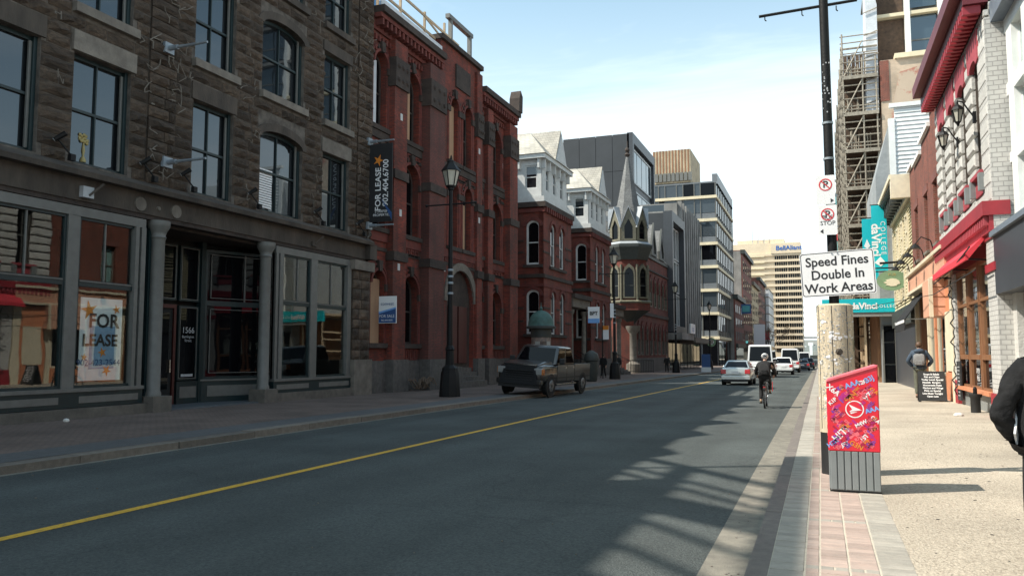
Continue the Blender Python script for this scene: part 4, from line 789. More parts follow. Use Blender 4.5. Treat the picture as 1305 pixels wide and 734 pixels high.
part('bars', b, 'black_iron', t); part('rail', B().box(-17.45, -14.8, 76.27, 76.33, z0 + 1.22, z0 + 1.28), 'black_iron', t); part('rail', B().box(-17.45, -14.8, 76.27, 76.33, z0 + .18, z0 + .23), 'black_iron', t)

# ---------------------------------------------------------------- modern and far buildings, left
bx = thing('office_block', 'large plain charcoal panelled block rising behind the brick houses', 'building', (-29, 118, 0))
part('core', B().box(-34.2, -24.45, 110.1, 126, -2, 32.5), 'black_panel', bx)
for i in range(4):
    for k in range(5): part('panel', B().box(-34.2 + i * 2.45 + .03, -34.2 + i * 2.45 + 2.42, 110.0, 110.12, 6 + k * 5.34 + .03, 6 + k * 5.34 + 5.31), 'black_panel', bx)
part('frame', B(FL(-24.4)).ring([(110, 6), (126.2, 6), (126.2, 32.8), (110, 32.8)], [(110.9, 7), (125.4, 7), (125.4, 31.4), (110.9, 31.4)], -.5, .3), 'black_frame', bx)
for k in range(4):
    z = 8 + k * 6; w_ = part('window', B(FL(-24.4)).ring(outline(111.2, 125, z, z + 5), inset(111.2, 125, z, z + 5, 0, .25), -.12, .1), 'white_wood', bx)
    for j in range(4): part('pane', B(FL(-24.4)).box(111.4 + j * 3.4, 114.5 + j * 3.4, -.05, 0, z + .3, z + 4.7), 'pane_blue', w_)
bf = thing('black_framed_building', 'low modern building with black frame round pale windows beside the turret', 'building', (X0, 100, 0))
part('core', B(FL(X0)).box(98.7, 108.4, .3, 14, -2, 19.0), 'black_panel', bf); part('frame', B(FL(X0)).ring([(98.6, 4.2), (108.5, 4.2), (108.5, 19.2), (98.6, 19.2)], [(99.4, 5), (107.7, 5), (107.7, 18), (99.4, 18)], -.7, .4), 'black_frame', bf)
for k in range(3):
    z = 5.1 + k * 4.3
    for j in range(4): w_ = part('window', B(FL(X0)).ring(outline(99.5 + j * 2.05, 101.5 + j * 2.05, z, z + 4.1), inset(99.5 + j * 2.05, 101.5 + j * 2.05, z, z + 4.1, 0, .14), .02, .3), 'white_wood', bf); part('pane', B(FL(X0)).box(99.6 + j * 2.05, 101.4 + j * 2.05, .2, .22, z + .1, z + 4), 'pane_blue', w_)
part('glass_rail', B().box(-24, -17.6, 98.7, 98.75, 19.2, 20.0), 'pane', bf); part('canopy', B().box(-18, -15.6, 98.6, 108.5, 3.3, 4.1), 'grey_concrete', bf)
for u in (99.2, 102.2, 105.2): part('shop_window', B(FL(X0)).box(u, u + 2.6, .1, .2, -.4, 3.2), 'pane_dark', bf)
t = thing('shop_sign', 'white shop sign box with looping dark script on the canopy', 'sign', (-15.6, 106, 4.6)); part('board', B().box(-15.58, -15.4, 104.5, 108.2, 4.15, 5.4), 'white_print', t); text('lettering', 'ajs', 1.2, 'blue_letter', t, (-15.39, 106.3, 4.75), (0, 1, 0))
gc = thing('concrete_building', 'weathered grey concrete building with vertical fins between dark frame and glass block', 'building', (X0, 118, 0))
part('core', B(FL(X0)).box(108.6, 127.5, .3, 14, -2, 22), 'grey_concrete', gc)
for k in range(9): part('fin', B(FL(X0)).box(109 + k * 2.1, 109.7 + k * 2.1, -.25, .3, 3.6, 22.3), 'grey_concrete', gc)
for k in range(8):
    for z in (5, 9, 13, 17): part('window', B(FL(X0)).box(109.85 + k * 2.1, 110.95 + k * 2.1, .24, .29, z, z + 2.3), 'pane', gc)
part('canopy', B().box(-18, -15.4, 108.6, 127.4, 3.0, 3.7), 'pale_stone', gc)
for k in range(6): part('shop_window', B(FL(X0)).box(109 + k * 3.1, 111.7 + k * 3.1, .24, .29, -.6, 2.9), 'pane_dark', gc)
go = thing('glass_office', 'tall grey glass office block with cream floor bands', 'building', (-18.3, 160, 0))
part('core', B().box(-31.8, -18.5, 160.3, 192, -3, 34.5), 'spandrel', go)
GY = FY(160); GX = FL(-18.3); lev = [4.6, 9.3, 13.9, 18.5, 23.1, 27.8, 32.4]
mu = [-31.9, -29.6, -28.3, -26.0, -24.7, -22.5, -21.3, -18.4]
for k, z in enumerate(lev):
    part('floor_band', B().box(-32, -18.1, 159.7, 192.1, z - .28, z + .28), 'cream_band', go)
    zt_ = lev[k + 1] - .28 if k < 6 else 35.2
    for a, b_ in zip(mu, mu[1:]):
        part('pane', B(GY).box(a + .1, b_ - .1, .1, .16, z + (1.5 if k < 6 else .3), zt_), 'pane_office' if (k + int(a)) % 3 else 'pane_dark', go)
        if k < 6: part('spandrel_panel', B(GY).box(a + .1, b_ - .1, .08, .16, z + .28, z + 1.4), 'spandrel', go)
    for j in range(10): part('pane', B(GX).box(160.5 + j * 3.15, 163.4 + j * 3.15, .06, .12, z + (1.4 if k < 6 else .3), zt_), 'pane_office', go)
    b = B(GX)
    for j in range(11): b.box(160.2 + j * 3.15, 160.45 + j * 3.15, -.05, .15, z + .28, zt_)
    for a in mu: b.T = GY; b.box(a - .08, a + .08, -.05, .2, z + .28, zt_)
    part('mullions', b, 'grey_wood', go, kind='stuff')
part('roof_screen', B().box(-19.2, -18.2, 162, 192, 35.2, 37.4), 'spandrel', go); part('roof', B().box(-32, -18.2, 160, 192, 35.2, 35.5), 'spandrel', go)
for j in range(6): part('shop_window', B(GX).box(161 + j * 5, 165 + j * 5, .05, .15, -.8, 4), 'pane_dark', go)
for j in range(4): part('shop_window', B(GY).box(-31 + j * 3.2, -28.2 + j * 3.2, .05, .15, -.8, 4), 'pane_dark', go)
bt = thing('beige_tower', 'beige striped concrete tower top with boarded band behind the glass office', 'building', (-38, 240, 0))
part('shaft', B().box(-43.6, -32.4, 230.2, 250, -4, 47), 'grey_concrete', bt); part('crown', B().box(-44, -33.2, 229.8, 250, 50.5, 60.2), 'beige_conc', bt)
for j in range(12): part('crown_stripe', B().box(-43.9 + j * .9, -43.5 + j * .9, 229.72, 229.82, 53.6, 60.2), 'brown_wood', bt)
part('crown_recess', B().box(-43.4, -32.6, 230.5, 249, 47, 50.5), 'spandrel', bt)  # grey inset storey between shaft and crown
for j in range(5): part('window', B(FY(230)).box(-43.4 + j * 2.2, -41.6 + j * 2.2, .02, .3, 47.1, 50.2), 'pane_office', bt); part('sill_panel', B(FY(230)).box(-43.5 + j * 2.2, -41.4 + j * 2.2, -.05, .25, 43, 46.8), 'grey_concrete', bt)
for j in range(9): part('parapet_box', B().box(-43.4 + j * 1.2, -42.5 + j * 1.2, 229.3, 229.8, 51, 53.4), 'grey_wood', bt)
be = thing('office_tower', 'sunlit tan office tower with rows of windows and blue lettering', 'building', (-20, 345, 0))
part('core', B().box(-36, -6.1, 330.4, 360, -6, 45), 'bell_conc', be)
for k in range(16):
    z = 2.0 + k * 2.42
    part('floor_slab', B().box(-36.2, -5.9, 329.8, 360, z + 1.55, z + 2.42), 'bell_conc', be)
    wb_ = B(FY(330))
    for j in range(12): wb_.box(-15.6 + j * .8 + (.2 if j > 5 else 0), -15.05 + j * .8 + (.2 if j > 5 else 0), .25, .36, z + .1, z + 1.5)
    part('windows', wb_, 'pane_dark', be, kind='stuff'); part('balcony_edge', B().box(-36, -19.5, 329.6, 330, z + 1.2, z + 1.7), 'cream_band', be)
part('parapet', B().box(-17, -5.8, 329.5, 345, 40.7, 44.6), 'bell_conc', be); part('roof_plant', B().box(-30, -12, 333, 350, 44.6, 46.8), 'bell_conc', be)
text('lettering', 'BellAliant', 2.5, 'blue_letter', be, (-10.3, 329.4, 42.7), (1, 0, 0), bold=.05)
for x in (-24, -21.8, -19.5): part('antenna', B().cyl((x, 332, 44), (x, 332, 52), .15, .1, 5), 'grey_print', be)
def far_house(name, lab, u0, u1, zt_, m, nw, nf, side, cor='dark_trim', dep=7, shop='pane_dark'):
    h = thing(name, lab, 'building', (X0, (u0 + u1) / 2, 0)); g0 = gz(u1) - .5; Tq = FL(X0)
    part('wall', B(Tq).box(u0, u1 - .05, 0, dep, g0, zt_), m, h); part('side_wall', B().box(X0 - dep, X0 - .3, u0 - .06, u0, g0, zt_ - .2), side, h)
    part('cornice', B(Tq).box(u0 - .2, u1, -.7, .4, zt_ - .9, zt_ + .1), cor, h); part('shopfront', B(Tq).box(u0 + .5, u1 - .5, -.12, .1, g0, 2.8), shop, h); part('fascia', B(Tq).box(u0 + .2, u1 - .2, -.5, .1, 2.9, 3.7), cor, h)
    p = (u1 - u0) / nw; fh = (zt_ - 5.4) / nf
    for i in range(nw):
        for k in range(nf):
            a = u0 + p * (i + .28); z = 4.5 + fh * k; w_ = part('window', B(Tq).ring(outline(a, a + p * .46, z, z + fh * .66), inset(a, a + p * .46, z, z + fh * .66, 0, .12), -.08, .05), 'pale_stone', h); part('pane', B(Tq).box(a + .1, a + p * .46 - .1, -.03, .0, z + .1, z + fh * .66 - .1), 'pane', w_)
    return h
far_house('brick_shop', 'low red brick shop just beyond the glass office', 183, 204, 14.5, 'brick_far', 5, 3, 'grey_concrete')
far_house('brick_building', 'tall brown brick building with heavy cornice and blank grey side wall', 204, 232, 27, 'brick_far', 5, 5, 'grey_concrete', dep=9)
far_house('cream_building', 'narrow cream fronted building past the heavy cornice', 232, 258, 21.5, 'beige_conc', 4, 4, 'beige_conc', 'pale_stone')
far_house('brick_building', 'farthest red brick building before the white scaffolding', 258, 290, 25, 'brick_far', 5, 5, 'brick_far')
ws = thing('scaffolding', 'far building wrapped in white scaffold sheeting below the tan tower', 'scaffolding', (X0, 305, 0))
for k in range(9): part('sheet', B(FL(X0 + .6)).box(291, 322, -.6, .4, -2 + k * 2.9, .6 + k * 2.9), 'plastic_sheet', ws); part('ledger', B(FL(X0 + .6)).box(290.8, 322, -.8, .5, .6 + k * 2.9, .8 + k * 2.9), 'scaffold_tube', ws)
part('wall', B(FL(X0 + .6)).box(291.2, 322, .5, 8, -3, 24), 'grey_concrete', ws)
br = thing('bridge', 'distant grey steel bridge crossing the harbour', 'bridge', (-8, 700, 14)); part('deck', B().box(-160, 120, 698, 704, 13.6, 15.0), 'grey_concrete', br)
for x in (-90, 60): part('tower', B().box(x - 2, x + 2, 698, 704, -6, 42), 'grey_concrete', br)
part('viaduct', B().box(-26, 12, 420, 424, -1.2, .6), 'dark_trim', br)
hh_ = B()
for k in range(16): x = R.uniform(-40, 40); y = R.uniform(930, 1000); s_ = R.uniform(3, 6); hh_.box(x, x + s_, y, y + s_, -4, 12 + R.uniform(-6, 2))
part('hillside_houses', hh_, 'white_paint', None, kind='stuff')
# bare street tree
t = thing('street_tree', 'bare brown street tree in front of the tan tower', 'tree', (-12.4, 228, gz(228)))
b = B(); z0 = gz(228); b.cyl((-12.4, 228, z0), (-12.3, 228, z0 + 3.2), .26, .18, 7); tw = B()
def grow(p, d, l, r, n):
    q = p + d * l; (b if n > 2 else tw).cyl(tuple(p), tuple(q), r, r * .7, 5, False)
    if n == 0: return
    for _ in range(3 if n > 1 else 4):
        nd = (d + Vector((R.gauss(0, .55), R.gauss(0, .55), R.gauss(.12, .4)))).normalized(); grow(q, nd, l * R.uniform(.62, .85), r * .66, n - 1)
for _ in range(5): grow(Vector((-12.3, 228, z0 + 3.1)), Vector((R.gauss(0, .5), R.gauss(0, .5), 1)).normalized(), 2.6, .14, 4)
part('trunk', b, 'bark', t); part('crown', tw, 'twig', t)
# ---------------------------------------------------------------- right side: white building
XR = 4.1
wbd = thing('white_building', 'white modern facade with tall teal windows and dark metal parapet', 'building', (4.45, 18, 0)); T = FR(4.45)
uw = [(22.0, 22.95)] + [(20.45 - 1.5 * k, 21.45 - 1.5 * k) for k in range(18)]
fw_ = B(T); facade(fw_, -8, 23.4, 4.4, 10.1, .4, [(a, b_, [(4.75, 6.2, 0), (6.45, 7.85, 0), (8.15, 9.4, 0)]) for a, b_ in uw]); part('wall', fw_, 'white_paint', wbd)
part('core', B(T).box(-8, 23.4, .42, 12, -.2, 10.1), 'grey_concrete', wbd)
for a, b_ in uw[:14]:
    for za, zb in [(4.75, 6.2), (6.45, 7.85), (8.15, 9.4)]:
        w_ = part('window', B(T).ring(outline(a, b_, za, zb), inset(a, b_, za, zb, 0, .05), .16, .24), 'white_paint', wbd); part('pane', B(T).box(a + .05, b_ - .05, .2, .22, za + .05, zb - .05), 'pane_teal', w_); part('window_sill', B(T).box(a, b_, .1, .24, za - .02, za + .06), 'blue_grey_metal', w_)
part('parapet', B(T).box(-8, 23.45, -.28, .5, 9.75, 10.25), 'blue_grey_metal', wbd)
part('shop_fascia', B(T).box(-8, 22.3, -.42, .3, 3.02, 4.42), 'dark_fascia', wbd); part('fascia_cap', B(T).box(-8, 22.35, -.5, .3, 4.42, 4.55), 'blue_grey_metal', wbd)
for u in (22.3, 19.2, 16.1, 13, 9.9, 6.8, 3.7): part('pier', B(T).box(u - .5, u, -.1, .4, -.1, 3.02), 'grey_stone_paint', wbd)
for k in range(6):
    u = 19.2 + .1 - 3.1 * k; w_ = part('shop_window', B(T).ring(outline(u, u + 2.5, .35, 3.0), inset(u, u + 2.5, .35, 3.0, 0, .08), .05, .15), 'grey_wood', wbd); part('pane', B(T).box(u + .06, u + 2.44, .1, .115, .4, 2.95), 'pane', w_); part('stall_board', B(T).box(u, u + 2.5, .03, .2, -.1, .36), 'dark_fascia', wbd)
# ---------------------------------------------------------------- grey painted stone building with red trim
gs = thing('painted_stone_building', 'grey painted stone building with crimson cornice and red window trim', 'building', (XR, 27, 0)); T = FR(XR)
gw = [(23.35, 24.25), (25.4, 26.3), (27.35, 28.2), (29.4, 30.2)]
bw = B(T); facade(bw, 22.25, 31.35, 4.4, 10.5, .35, [(a, b_, [(6.25, 9.3, .18)]) for a, b_ in gw], d0=.04); part('backing_wall', bw, 'smooth_stone', gs)
part('core', B(T).box(22.3, 31.3, .45, 11, -.2, 11.5), 'grey_stone_paint', gs)
part('end_wall', B(FY(22.2)).box(XR + .05, 12, 0, .06, -.1, 11.6), 'grey_brick_paint', gs)
part('quoin_pier', B().box(XR - .06, XR + .5, 22.19, 23.3, -.1, 9.9), 'grey_brick_paint', gs)
z = 4.45; segs = [(23.32, 23.33)] + [(24.27, 25.38), (26.32, 27.33), (28.22, 29.38), (30.22, 31.33)]
while z < 9.95:
    for a, b_ in segs[1:] + ([(22.26, 23.3)] if z > 5.2 else []):
        if z + .38 < 9.3 or True:
            dpt = .1
            part('stone', B(T).loft([[(a, .05, z + .02), (b_, .05, z + .02), (b_, .05, z + .4), (a, .05, z + .4)], [(a, -.04, z + .03), (b_, -.04, z + .03), (b_, -.04, z + .37), (a, -.04, z + .37)], [(a + .05, -.075, z + .08), (b_ - .05, -.075, z + .08), (b_ - .05, -.075, z + .34), (a + .05, -.075, z + .34)]]), 'grey_stone_paint', gs)
    z += .425
for a, b_ in gw:
    w_ = window(gs, T, a, b_, 6.25, 9.3, .18, .16, 'grey_wood', 'pane_dark', .07, munt=1)
    part('lintel', B(T).prism([(a - .28, 9.18), (a, 9.12)] + list(reversed(outline(a, b_, 6.25, 9.3, .18)[2:])) + [(b_, 9.12), (b_ + .28, 9.18), (b_ + .34, 9.95), (a - .34, 9.95)], -.1, .02), 'red_pale', gs)
    part('sill_panel', B(T).box(a - .05, b_ + .05, -.06, .1, 5.72, 6.2), 'red_pale', gs); part('window_sill', B(T).box(a - .25, b_ + .25, -.16, .2, 6.17, 6.28), 'red_pale', gs)
    for s0 in (a - .27, b_ + .05): part('sill_bracket', B(T).box(s0, s0 + .22, -.18, .1, 5.75, 6.2), 'mail_grey', gs)
cn = part('cornice', B(T).box(22.2, 31.2, -.75, .4, 10.62, 11.0), 'red_dark', gs); part('cornice_soffit', B(T).prism([(22.2, 10.62), (31.2, 10.62), (31.2, 10.3), (22.2, 10.3)], -.5, .3), 'red_dark', cn)
u = 22.3
while u < 31.1: part('dentil', B(T).box(u, u + .14, -.5, -.1, 10.08, 10.29), 'red_trim', cn); u += .3
part('frieze', B(T).box(22.2, 31.3, -.06, .2, 9.96, 10.1), 'grey_stone_paint', gs)
lb_ = part('lower_band', B(T).box(22.15, 31.3, -.3, .3, 4.95, 5.3), 'red_trim', gs); part('band_soffit', B(T).box(22.2, 31.3, -.16, .3, 4.55, 4.94), 'red_trim', lb_)
u = 22.3
while u < 31.2: part('dentil', B(T).box(u, u + .11, -.26, -.1, 4.72, 4.94), 'red_pale', lb_); u += .24
part('wall_band', B(T).box(22.2, 31.3, -.02, .3, 5.3, 5.74), 'grey_stone_paint', gs); part('shop_band', B(T).box(22.2, 31.3, 0, .3, 4.1, 4.55), 'red_dark', gs)
for z0 in (3.62, 4.42): part('pier_band', B().box(XR - .1, XR + .45, 22.16, 23.34, z0, z0 + .2), 'red_trim', gs)
part('pier', B().box(XR - .05, XR + .5, 28.72, 29.25, -.1, 4.1), 'grey_brick_paint', gs); part('pier_foot', B().box(XR - .08, XR + .5, 28.7, 29.28, -.1, .75), 'red_trim', gs); part('pier_foot', B().box(XR - .1, XR + .5, 22.15, 23.36, -.1, .6), 'red_trim', gs)
aw = B(T); aw.add([(23.2, .05, 4.75), (29.6, .05, 4.75), (29.6, -.55, 4.15), (23.2, -.55, 4.15), (29.6, -.55, 3.98), (23.2, -.55, 3.98), (29.6, .0, 4.62), (23.2, 0, 4.62), (29.6, -.5, 3.98), (23.2, -.5, 3.98)], [(0, 1, 2, 3), (3, 2, 4, 5), (6, 7, 9, 8), (0, 3, 5, 9, 7), (1, 6, 8, 4, 2), (5, 4, 8, 9)])
t = thing('awning', 'red canvas awning folded above the wooden pub windows', 'awning', (XR, 26, 4.4)); part('canvas', aw, 'red_canvas', t); part('roller', B(T).cyl((23.2, -.04, 4.68), (29.6, -.04, 4.68), .07, n=8), 'grey_wood', t)
for u in (23.6, 26.4, 29.2): part('arm', B(T).bar((u, .05, 4.0), (u, -.5, 4.05), .04, .04), 'black_iron', t)
# wooden pub front
part('stall_riser', B(T).box(23.4, 28.7, .02, .3, -.1, .5), 'mail_grey', gs)
pub = [(23.45, 24.95), (25.05, 26.75), (26.85, 28.65)]
for a, b_ in pub:
    w_ = part('pub_window', B(T).ring(outline(a, b_, .55, 4.1), inset(a, b_, .55, 4.1, 0, .12), .0, .16), 'brown_wood', gs); part('transom_bar', B(T).box(a + .12, b_ - .12, -.02, .14, 1.42, 1.56), 'brown_wood', w_); part('sill', B(T).box(a - .04, b_ + .04, -.14, .16, .5, .6), 'orange_wood', w_)
    part('pane', B(T).box(a + .1, b_ - .1, .07, .085, 1.56, 4.0), 'shop_glass', w_); part('pane', B(T).box(a + .1, b_ - .1, .07, .085, .66, 1.42), 'pane_dark', w_); part('transom_bar', B(T).box(a + .12, b_ - .12, 0, .12, 3.0, 3.08), 'brown_wood', w_)
pi_ = B(T); pi_.box(23.3, 28.7, 2.5, 2.6, 0, 4.2); pi_.box(23.3, 28.7, .3, 2.5, .02, .06); pi_.box(23.2, 23.3, .3, 2.5, 0, 4.2); pi_.box(28.7, 28.8, .3, 2.5, 0, 4.2); part('pub_interior', pi_, 'interior_warm', gs)
part('curtain', B(T).prism([(25.2, 4.0), (26.7, 4.0), (26.7, 2.4), (26.2, 3.2)], .3, .33), 'cream_trim', gs); part('inner_menu', B(T).box(25.3, 26.4, .2, .22, 1.9, 2.5), 'paper', gs); part('inner_menu', B(T).box(25.3, 26.4, .17, .19, 2.3, 2.9), 'black_print', gs)
text('lettering', 'OPEN', .2, 'white_print', gs, T(25.9, .05, 1.1), (0, -1, 0)); text('lettering', 'PUB', .2, 'white_print', gs, T(25.9, .05, .88), (0, -1, 0))
t = thing('menu_board', 'small black chalk menu propped below the left pub window', 'menu board', T(28.3, -.08, .4))
part('board', B(T).box(28.0, 28.62, -.1, -.05, .15, 1.35), 'chalk', t)
for k in range(9): part('chalk_line', B(T).box(28.08 + R.uniform(0, .08), 28.54 - R.uniform(0, .15), -.106, -.098, .28 + k * .11, .31 + k * .11), 'grey_print', t)
t = thing('ash_bin', 'black ash bin standing below the pub window by the grey pier', 'ash bin', T(24.3, -.3, 0)); part('body', B().lathe([(.12, 0), (.12, .45), (.16, .5), (.16, .56)], XR - .3, 24.3, gz(24.3), 10), 'black_plastic', t, 40); part('cap', B().lathe([(.05, .56), (.05, .7), (.02, .75)], XR - .3, 24.3, gz(24.3), 8), 'black_iron', t)
def lantern(y, z, lab):
    t = thing('wall_lantern', lab, 'lantern', (XR - .45, y, z), 'wall lanterns on the painted stone front')
    c = (XR - .47, y)
    part('glass', B().lathe([(.07, -.23), (.14, .08)], *c, z, 6), 'lantern_glass', t); part('cap', B().lathe([(.18, .08), (.12, .17), (.04, .24), (.035, .31), (.015, .35)], *c, z, 6), 'black_iron', t); part('foot', B().lathe([(.02, -.35), (.04, -.3), (.085, -.23)], *c, z, 6), 'black_iron', t)
    cg = B()
    for k in range(6): a = math.pi * (2 * k + 1) / 6; cg.bar((c[0] + .075 * math.cos(a), y + .075 * math.sin(a), z - .23), (c[0] + .148 * math.cos(a), y + .148 * math.sin(a), z + .08), .022, .022)
    part('cage', cg, 'black_iron', t); part('bracket', B().tube([(XR - .08, y, z - .15), (XR - .22, y, z + .08), (XR - .34, y, z + .3), (XR - .47, y, z + .34)], .02), 'black_iron', t); part('back_plate', B().box(XR - .12, XR - .04, y - .06, y + .06, z - .3, z), 'black_iron', t)
lantern(23.9, 8.0, 'nearest black wall lantern by the grey brick corner'); lantern(26.6, 8.0, 'farther black wall lantern on the painted stone front')
# ---------------------------------------------------------------- red brick building right with orange shop
rr_ = thing('brick_building', 'plain red brick building with stepped white capped parapet above an orange shop', 'building', (XR, 36, 0)); T = FR(XR)
ww = [(32.0, 33.0), (34.7, 35.75), (38.0, 39.1)]
b = B(T); facade(b, 31.4, 40.6, 5.1, 9.7, .35, [(a, b_, [(5.6, 7.9, 0)]) for a, b_ in ww], d0=.0); part('wall', b, 'brick_right', rr_)
part('core', B(T).box(31.45, 40.55, .4, 11, -.2, 9.3), 'brick_right', rr_); part('side_wall', B(FY(31.42)).box(XR + .4, 12, 0, .05, 5, 10.2), 'brick_right', rr_)
for a, b_ in ww:
    window(rr_, T, a, b_, 5.6, 7.9, 0, .2, 'pale_stone', 'pane_teal', .1, munt=1); part('lintel', B(T).box(a - .2, b_ + .2, -.03, .1, 7.905, 8.2), 'brick_far', rr_); part('window_sill', B(T).box(a - .1, b_ + .1, -.1, .2, 5.5, 5.6), 'pale_stone', rr_)
for a, b_, z in [(31.4, 33.2, 10.6), (33.2, 36.0, 10.1), (38.6, 40.6, 9.9)]: part('parapet_step', B(T).box(a, b_, 0, .4, 9.7, z), 'brick_right', rr_); part('coping', B(T).box(a - .08, b_ + .08, -.12, .5, z, z + .16), 'white_paint', rr_)
part('coping', B(T).box(36, 38.6, -.12, .5, 9.7, 9.86), 'white_paint', rr_)
sf = part('shop_sign_board', B(T).box(29.35, 40.8, -.22, .1, 4.32, 5.02), 'peach', rr_)
part('sign_moulding', B(T).box(29.3, 40.85, -.34, .1, 5.02, 5.14), 'cream_trim', sf); part('sign_moulding', B(T).box(29.3, 40.85, -.3, .1, 4.2, 4.32), 'cream_trim', sf)
pb = part('shop_panel_box', B(T).box(31.2, 33.4, -.45, .2, 2.9, 4.2), 'peach', rr_)
for k in range(3): part('groove', B(T).box(31.19, 31.2, -.45, .2, 3.2 + k * .34, 3.23 + k * .34), 'brown_wood', pb)
part('corner_trim', B(T).box(31.12, 31.24, -.5, -.38, 2.85, 4.2), 'cream_trim', pb)
part('pilaster', B(T).box(29.3, 29.75, -.08, .3, -.2, 4.2), 'cream_trim', rr_)
for a, b_, m2 in [(29.8, 31.3, 'orange_wood'), (31.35, 31.6, 'cream_trim'), (34.0, 34.4, 'orange_wood'), (36.2, 36.5, 'cream_trim'), (38.4, 38.9, 'brown_wood'), (40.3, 40.8, 'cream_trim')]: part('shop_post', B(T).box(a, b_, 0, .3, -.4, 4.2), m2, rr_)
part('noticeboard', B(T).box(29.95, 31.1, -.05, .02, 1.0, 3.0), 'cream_trim', rr_); part('shop_panel', B(T).box(29.85, 31.25, -.06, .05, -.1, .95), 'orange_wood', rr_)
for a, b_ in [(31.65, 33.95), (34.45, 36.15)]: part('shop_panel', B(T).box(a, b_, .05, .3, -.3, .8), 'orange_wood', rr_); w_ = part('shop_window', B(T).ring(outline(a, b_, .8, 4.1), inset(a, b_, .8, 4.1, 0, .1), .06, .2), 'cream_trim', rr_); part('pane', B(T).box(a + .1, b_ - .1, .12, .135, .9, 4.0), 'pane', w_)
for a, b_ in [(36.55, 38.35), (38.95, 40.25)]: part('shop_door', B(T).box(a, b_, .2, .3, -.3, 4.1), 'brown_wood', rr_)
t = thing('awning', 'black sloping awning with white valance over the orange shop door', 'awning', (XR, 38.6, 3.5))
part('canvas', B(T).add([(36.6, 0, 4.15), (40.9, 0, 4.15), (40.9, -.8, 3.0), (36.6, -.8, 3.0), (36.6, 0, 4.1), (40.9, 0, 4.1), (40.9, -.78, 2.96), (36.6, -.78, 2.96)], [(0, 1, 2, 3), (4, 7, 6, 5), (0, 3, 7, 4), (1, 5, 6, 2), (3, 2, 6, 7)]), 'cloth_black', t); part('valance', B(T).box(36.6, 40.9, -.82, -.78, 2.55, 3.0), 'cloth_black', t); part('valance_print', B(T).box(36.6, 40.9, -.83, -.822, 2.86, 2.98), 'white_print', t)
part('stay', B(T).bar((36.62, 0, 3.0), (36.62, -.8, 3.0), .04, .04), 'grey_wood', t)
# ---------------------------------------------------------------- yellow clapboard building
yb = thing('clapboard_building', 'pale yellow clapboard building with bracketed dark cornice', 'building', (XR, 46, 0))
part('core', B(T).box(40.9, 51.4, .12, 9, -.5, 9.6), 'yellow_board', yb)
yw = [(42.2, 43.3), (44.6, 45.7), (47.0, 48.1), (49.4, 50.4)]; z = 4.0
while z < 8.9:
    part('clapboard', B().add([(XR + .12, 40.85, z), (XR + .03, 40.85, z), (XR + .09, 40.85, z + .17), (XR + .12, 51.4, z), (XR + .03, 51.4, z), (XR + .09, 51.4, z + .17)], [(0, 1, 2), (3, 5, 4), (1, 4, 5, 2), (0, 3, 4, 1)]), 'yellow_board', yb); z += .165
for a, b_ in yw:
    for za, zb in [(4.3, 5.8), (6.6, 8.3)]: window(yb, T, a, b_, za, zb, 0, -.04, 'cream_trim', 'pane', .1, munt=0, dep=.12)
cn = part('cornice', B(T).box(40.8, 51.4, -.75, .3, 9.55, 9.85), 'dark_trim', yb); part('cornice_bed', B(T).box(40.85, 51.4, -.1, .3, 8.9, 9.55), 'cream_trim', cn); part('gutter', B(T).box(40.8, 51.4, -.85, -.7, 9.7, 9.92), 'cream_trim', cn); part('cornice_end', B(T).box(40.75, 41.1, -.8, .2, 8.8, 9.9), 'cream_trim', cn)
for k in range(11): part('bracket', B(T).prism([(41.3 + k * .95, 9.54), (41.55 + k * .95, 9.54), (41.55 + k * .95, 9.0), (41.3 + k * .95, 9.0)], -.6, -.1), 'dark_trim', cn)
part('roof', B(T).box(40.8, 51.4, .2, 9, 9.8, 9.95), 'dark_trim', yb); part('shop_front', B(T).box(41, 51.4, .02, .2, -.5, 3.0), 'dark_fascia', yb); part('shop_fascia', B(T).box(40.95, 51.4, -.14, .2, 3.02, 3.9), 'dark_trim', yb)
part('dormer_gable', B(FY(44)).prism([(5, 9.95), (9, 9.95), (9, 12.4), (7.2, 12.4)], 0, 4), 'dark_trim', yb)
# sheeted building with white siding side wall
tb_ = thing('sheeted_building', 'grey sheeted building with white siding side wall past the yellow clapboards', 'building', (XR, 57, 0))
part('core', B().box(4.55, 12, 52.1, 61.8, -.6, 15.4), 'white_siding', tb_)
z = 8.0
while z < 16.2: part('siding_board', B().add([(4.56, 52.1, z), (4.56, 52.0, z), (4.56, 52.06, z + .26), (10.5, 52.1, z), (10.5, 52.0, z), (10.5, 52.06, z + .26)], [(0, 1, 2), (3, 5, 4), (1, 4, 5, 2), (0, 3, 4, 1)]), 'white_siding', tb_); z += .255
part('corner_board', B().box(4.22, 4.56, 51.95, 52.3, -.5, 15.6), 'white_paint', tb_); part('coping', B().box(4.3, 10.6, 51.9, 52.2, 16.25, 16.5), 'white_paint', tb_)
part('sheeting', B().prism([(3.42, -.4), (4.22, -.4), (4.22, 15.2), (3.42, 12.2)], 52.05, 61.8, 'd'), 'tarp_grey', tb_)
pw = thing('party_wall_building', 'old tan brick wall with patched render and white ledge', 'building', (7, 65, 0))
part('wall', B(FY(62)).box(4.65, 11, 0, 8, -.6, 22.6), 'tan_brick', pw); part('render_patch', B(FY(62)).prism([(5.2, 16.8), (8.9, 17.0), (9.2, 21.4), (7.5, 22.0), (5.9, 21.6), (5.3, 19)], -.03, .02), 'render_patch', pw); part('ledge', B(FY(62)).box(5.6, 11, -.2, 1, 22.6, 22.95), 'cream_band', pw); part('corner_bricks', B(FY(62)).box(4.62, 5.2, -.06, .3, 19.6, 22.55), 'brick_right', pw)
gt = thing('glass_tower', 'glass and white column tower under construction above the tan wall', 'building', (9, 66, 23))
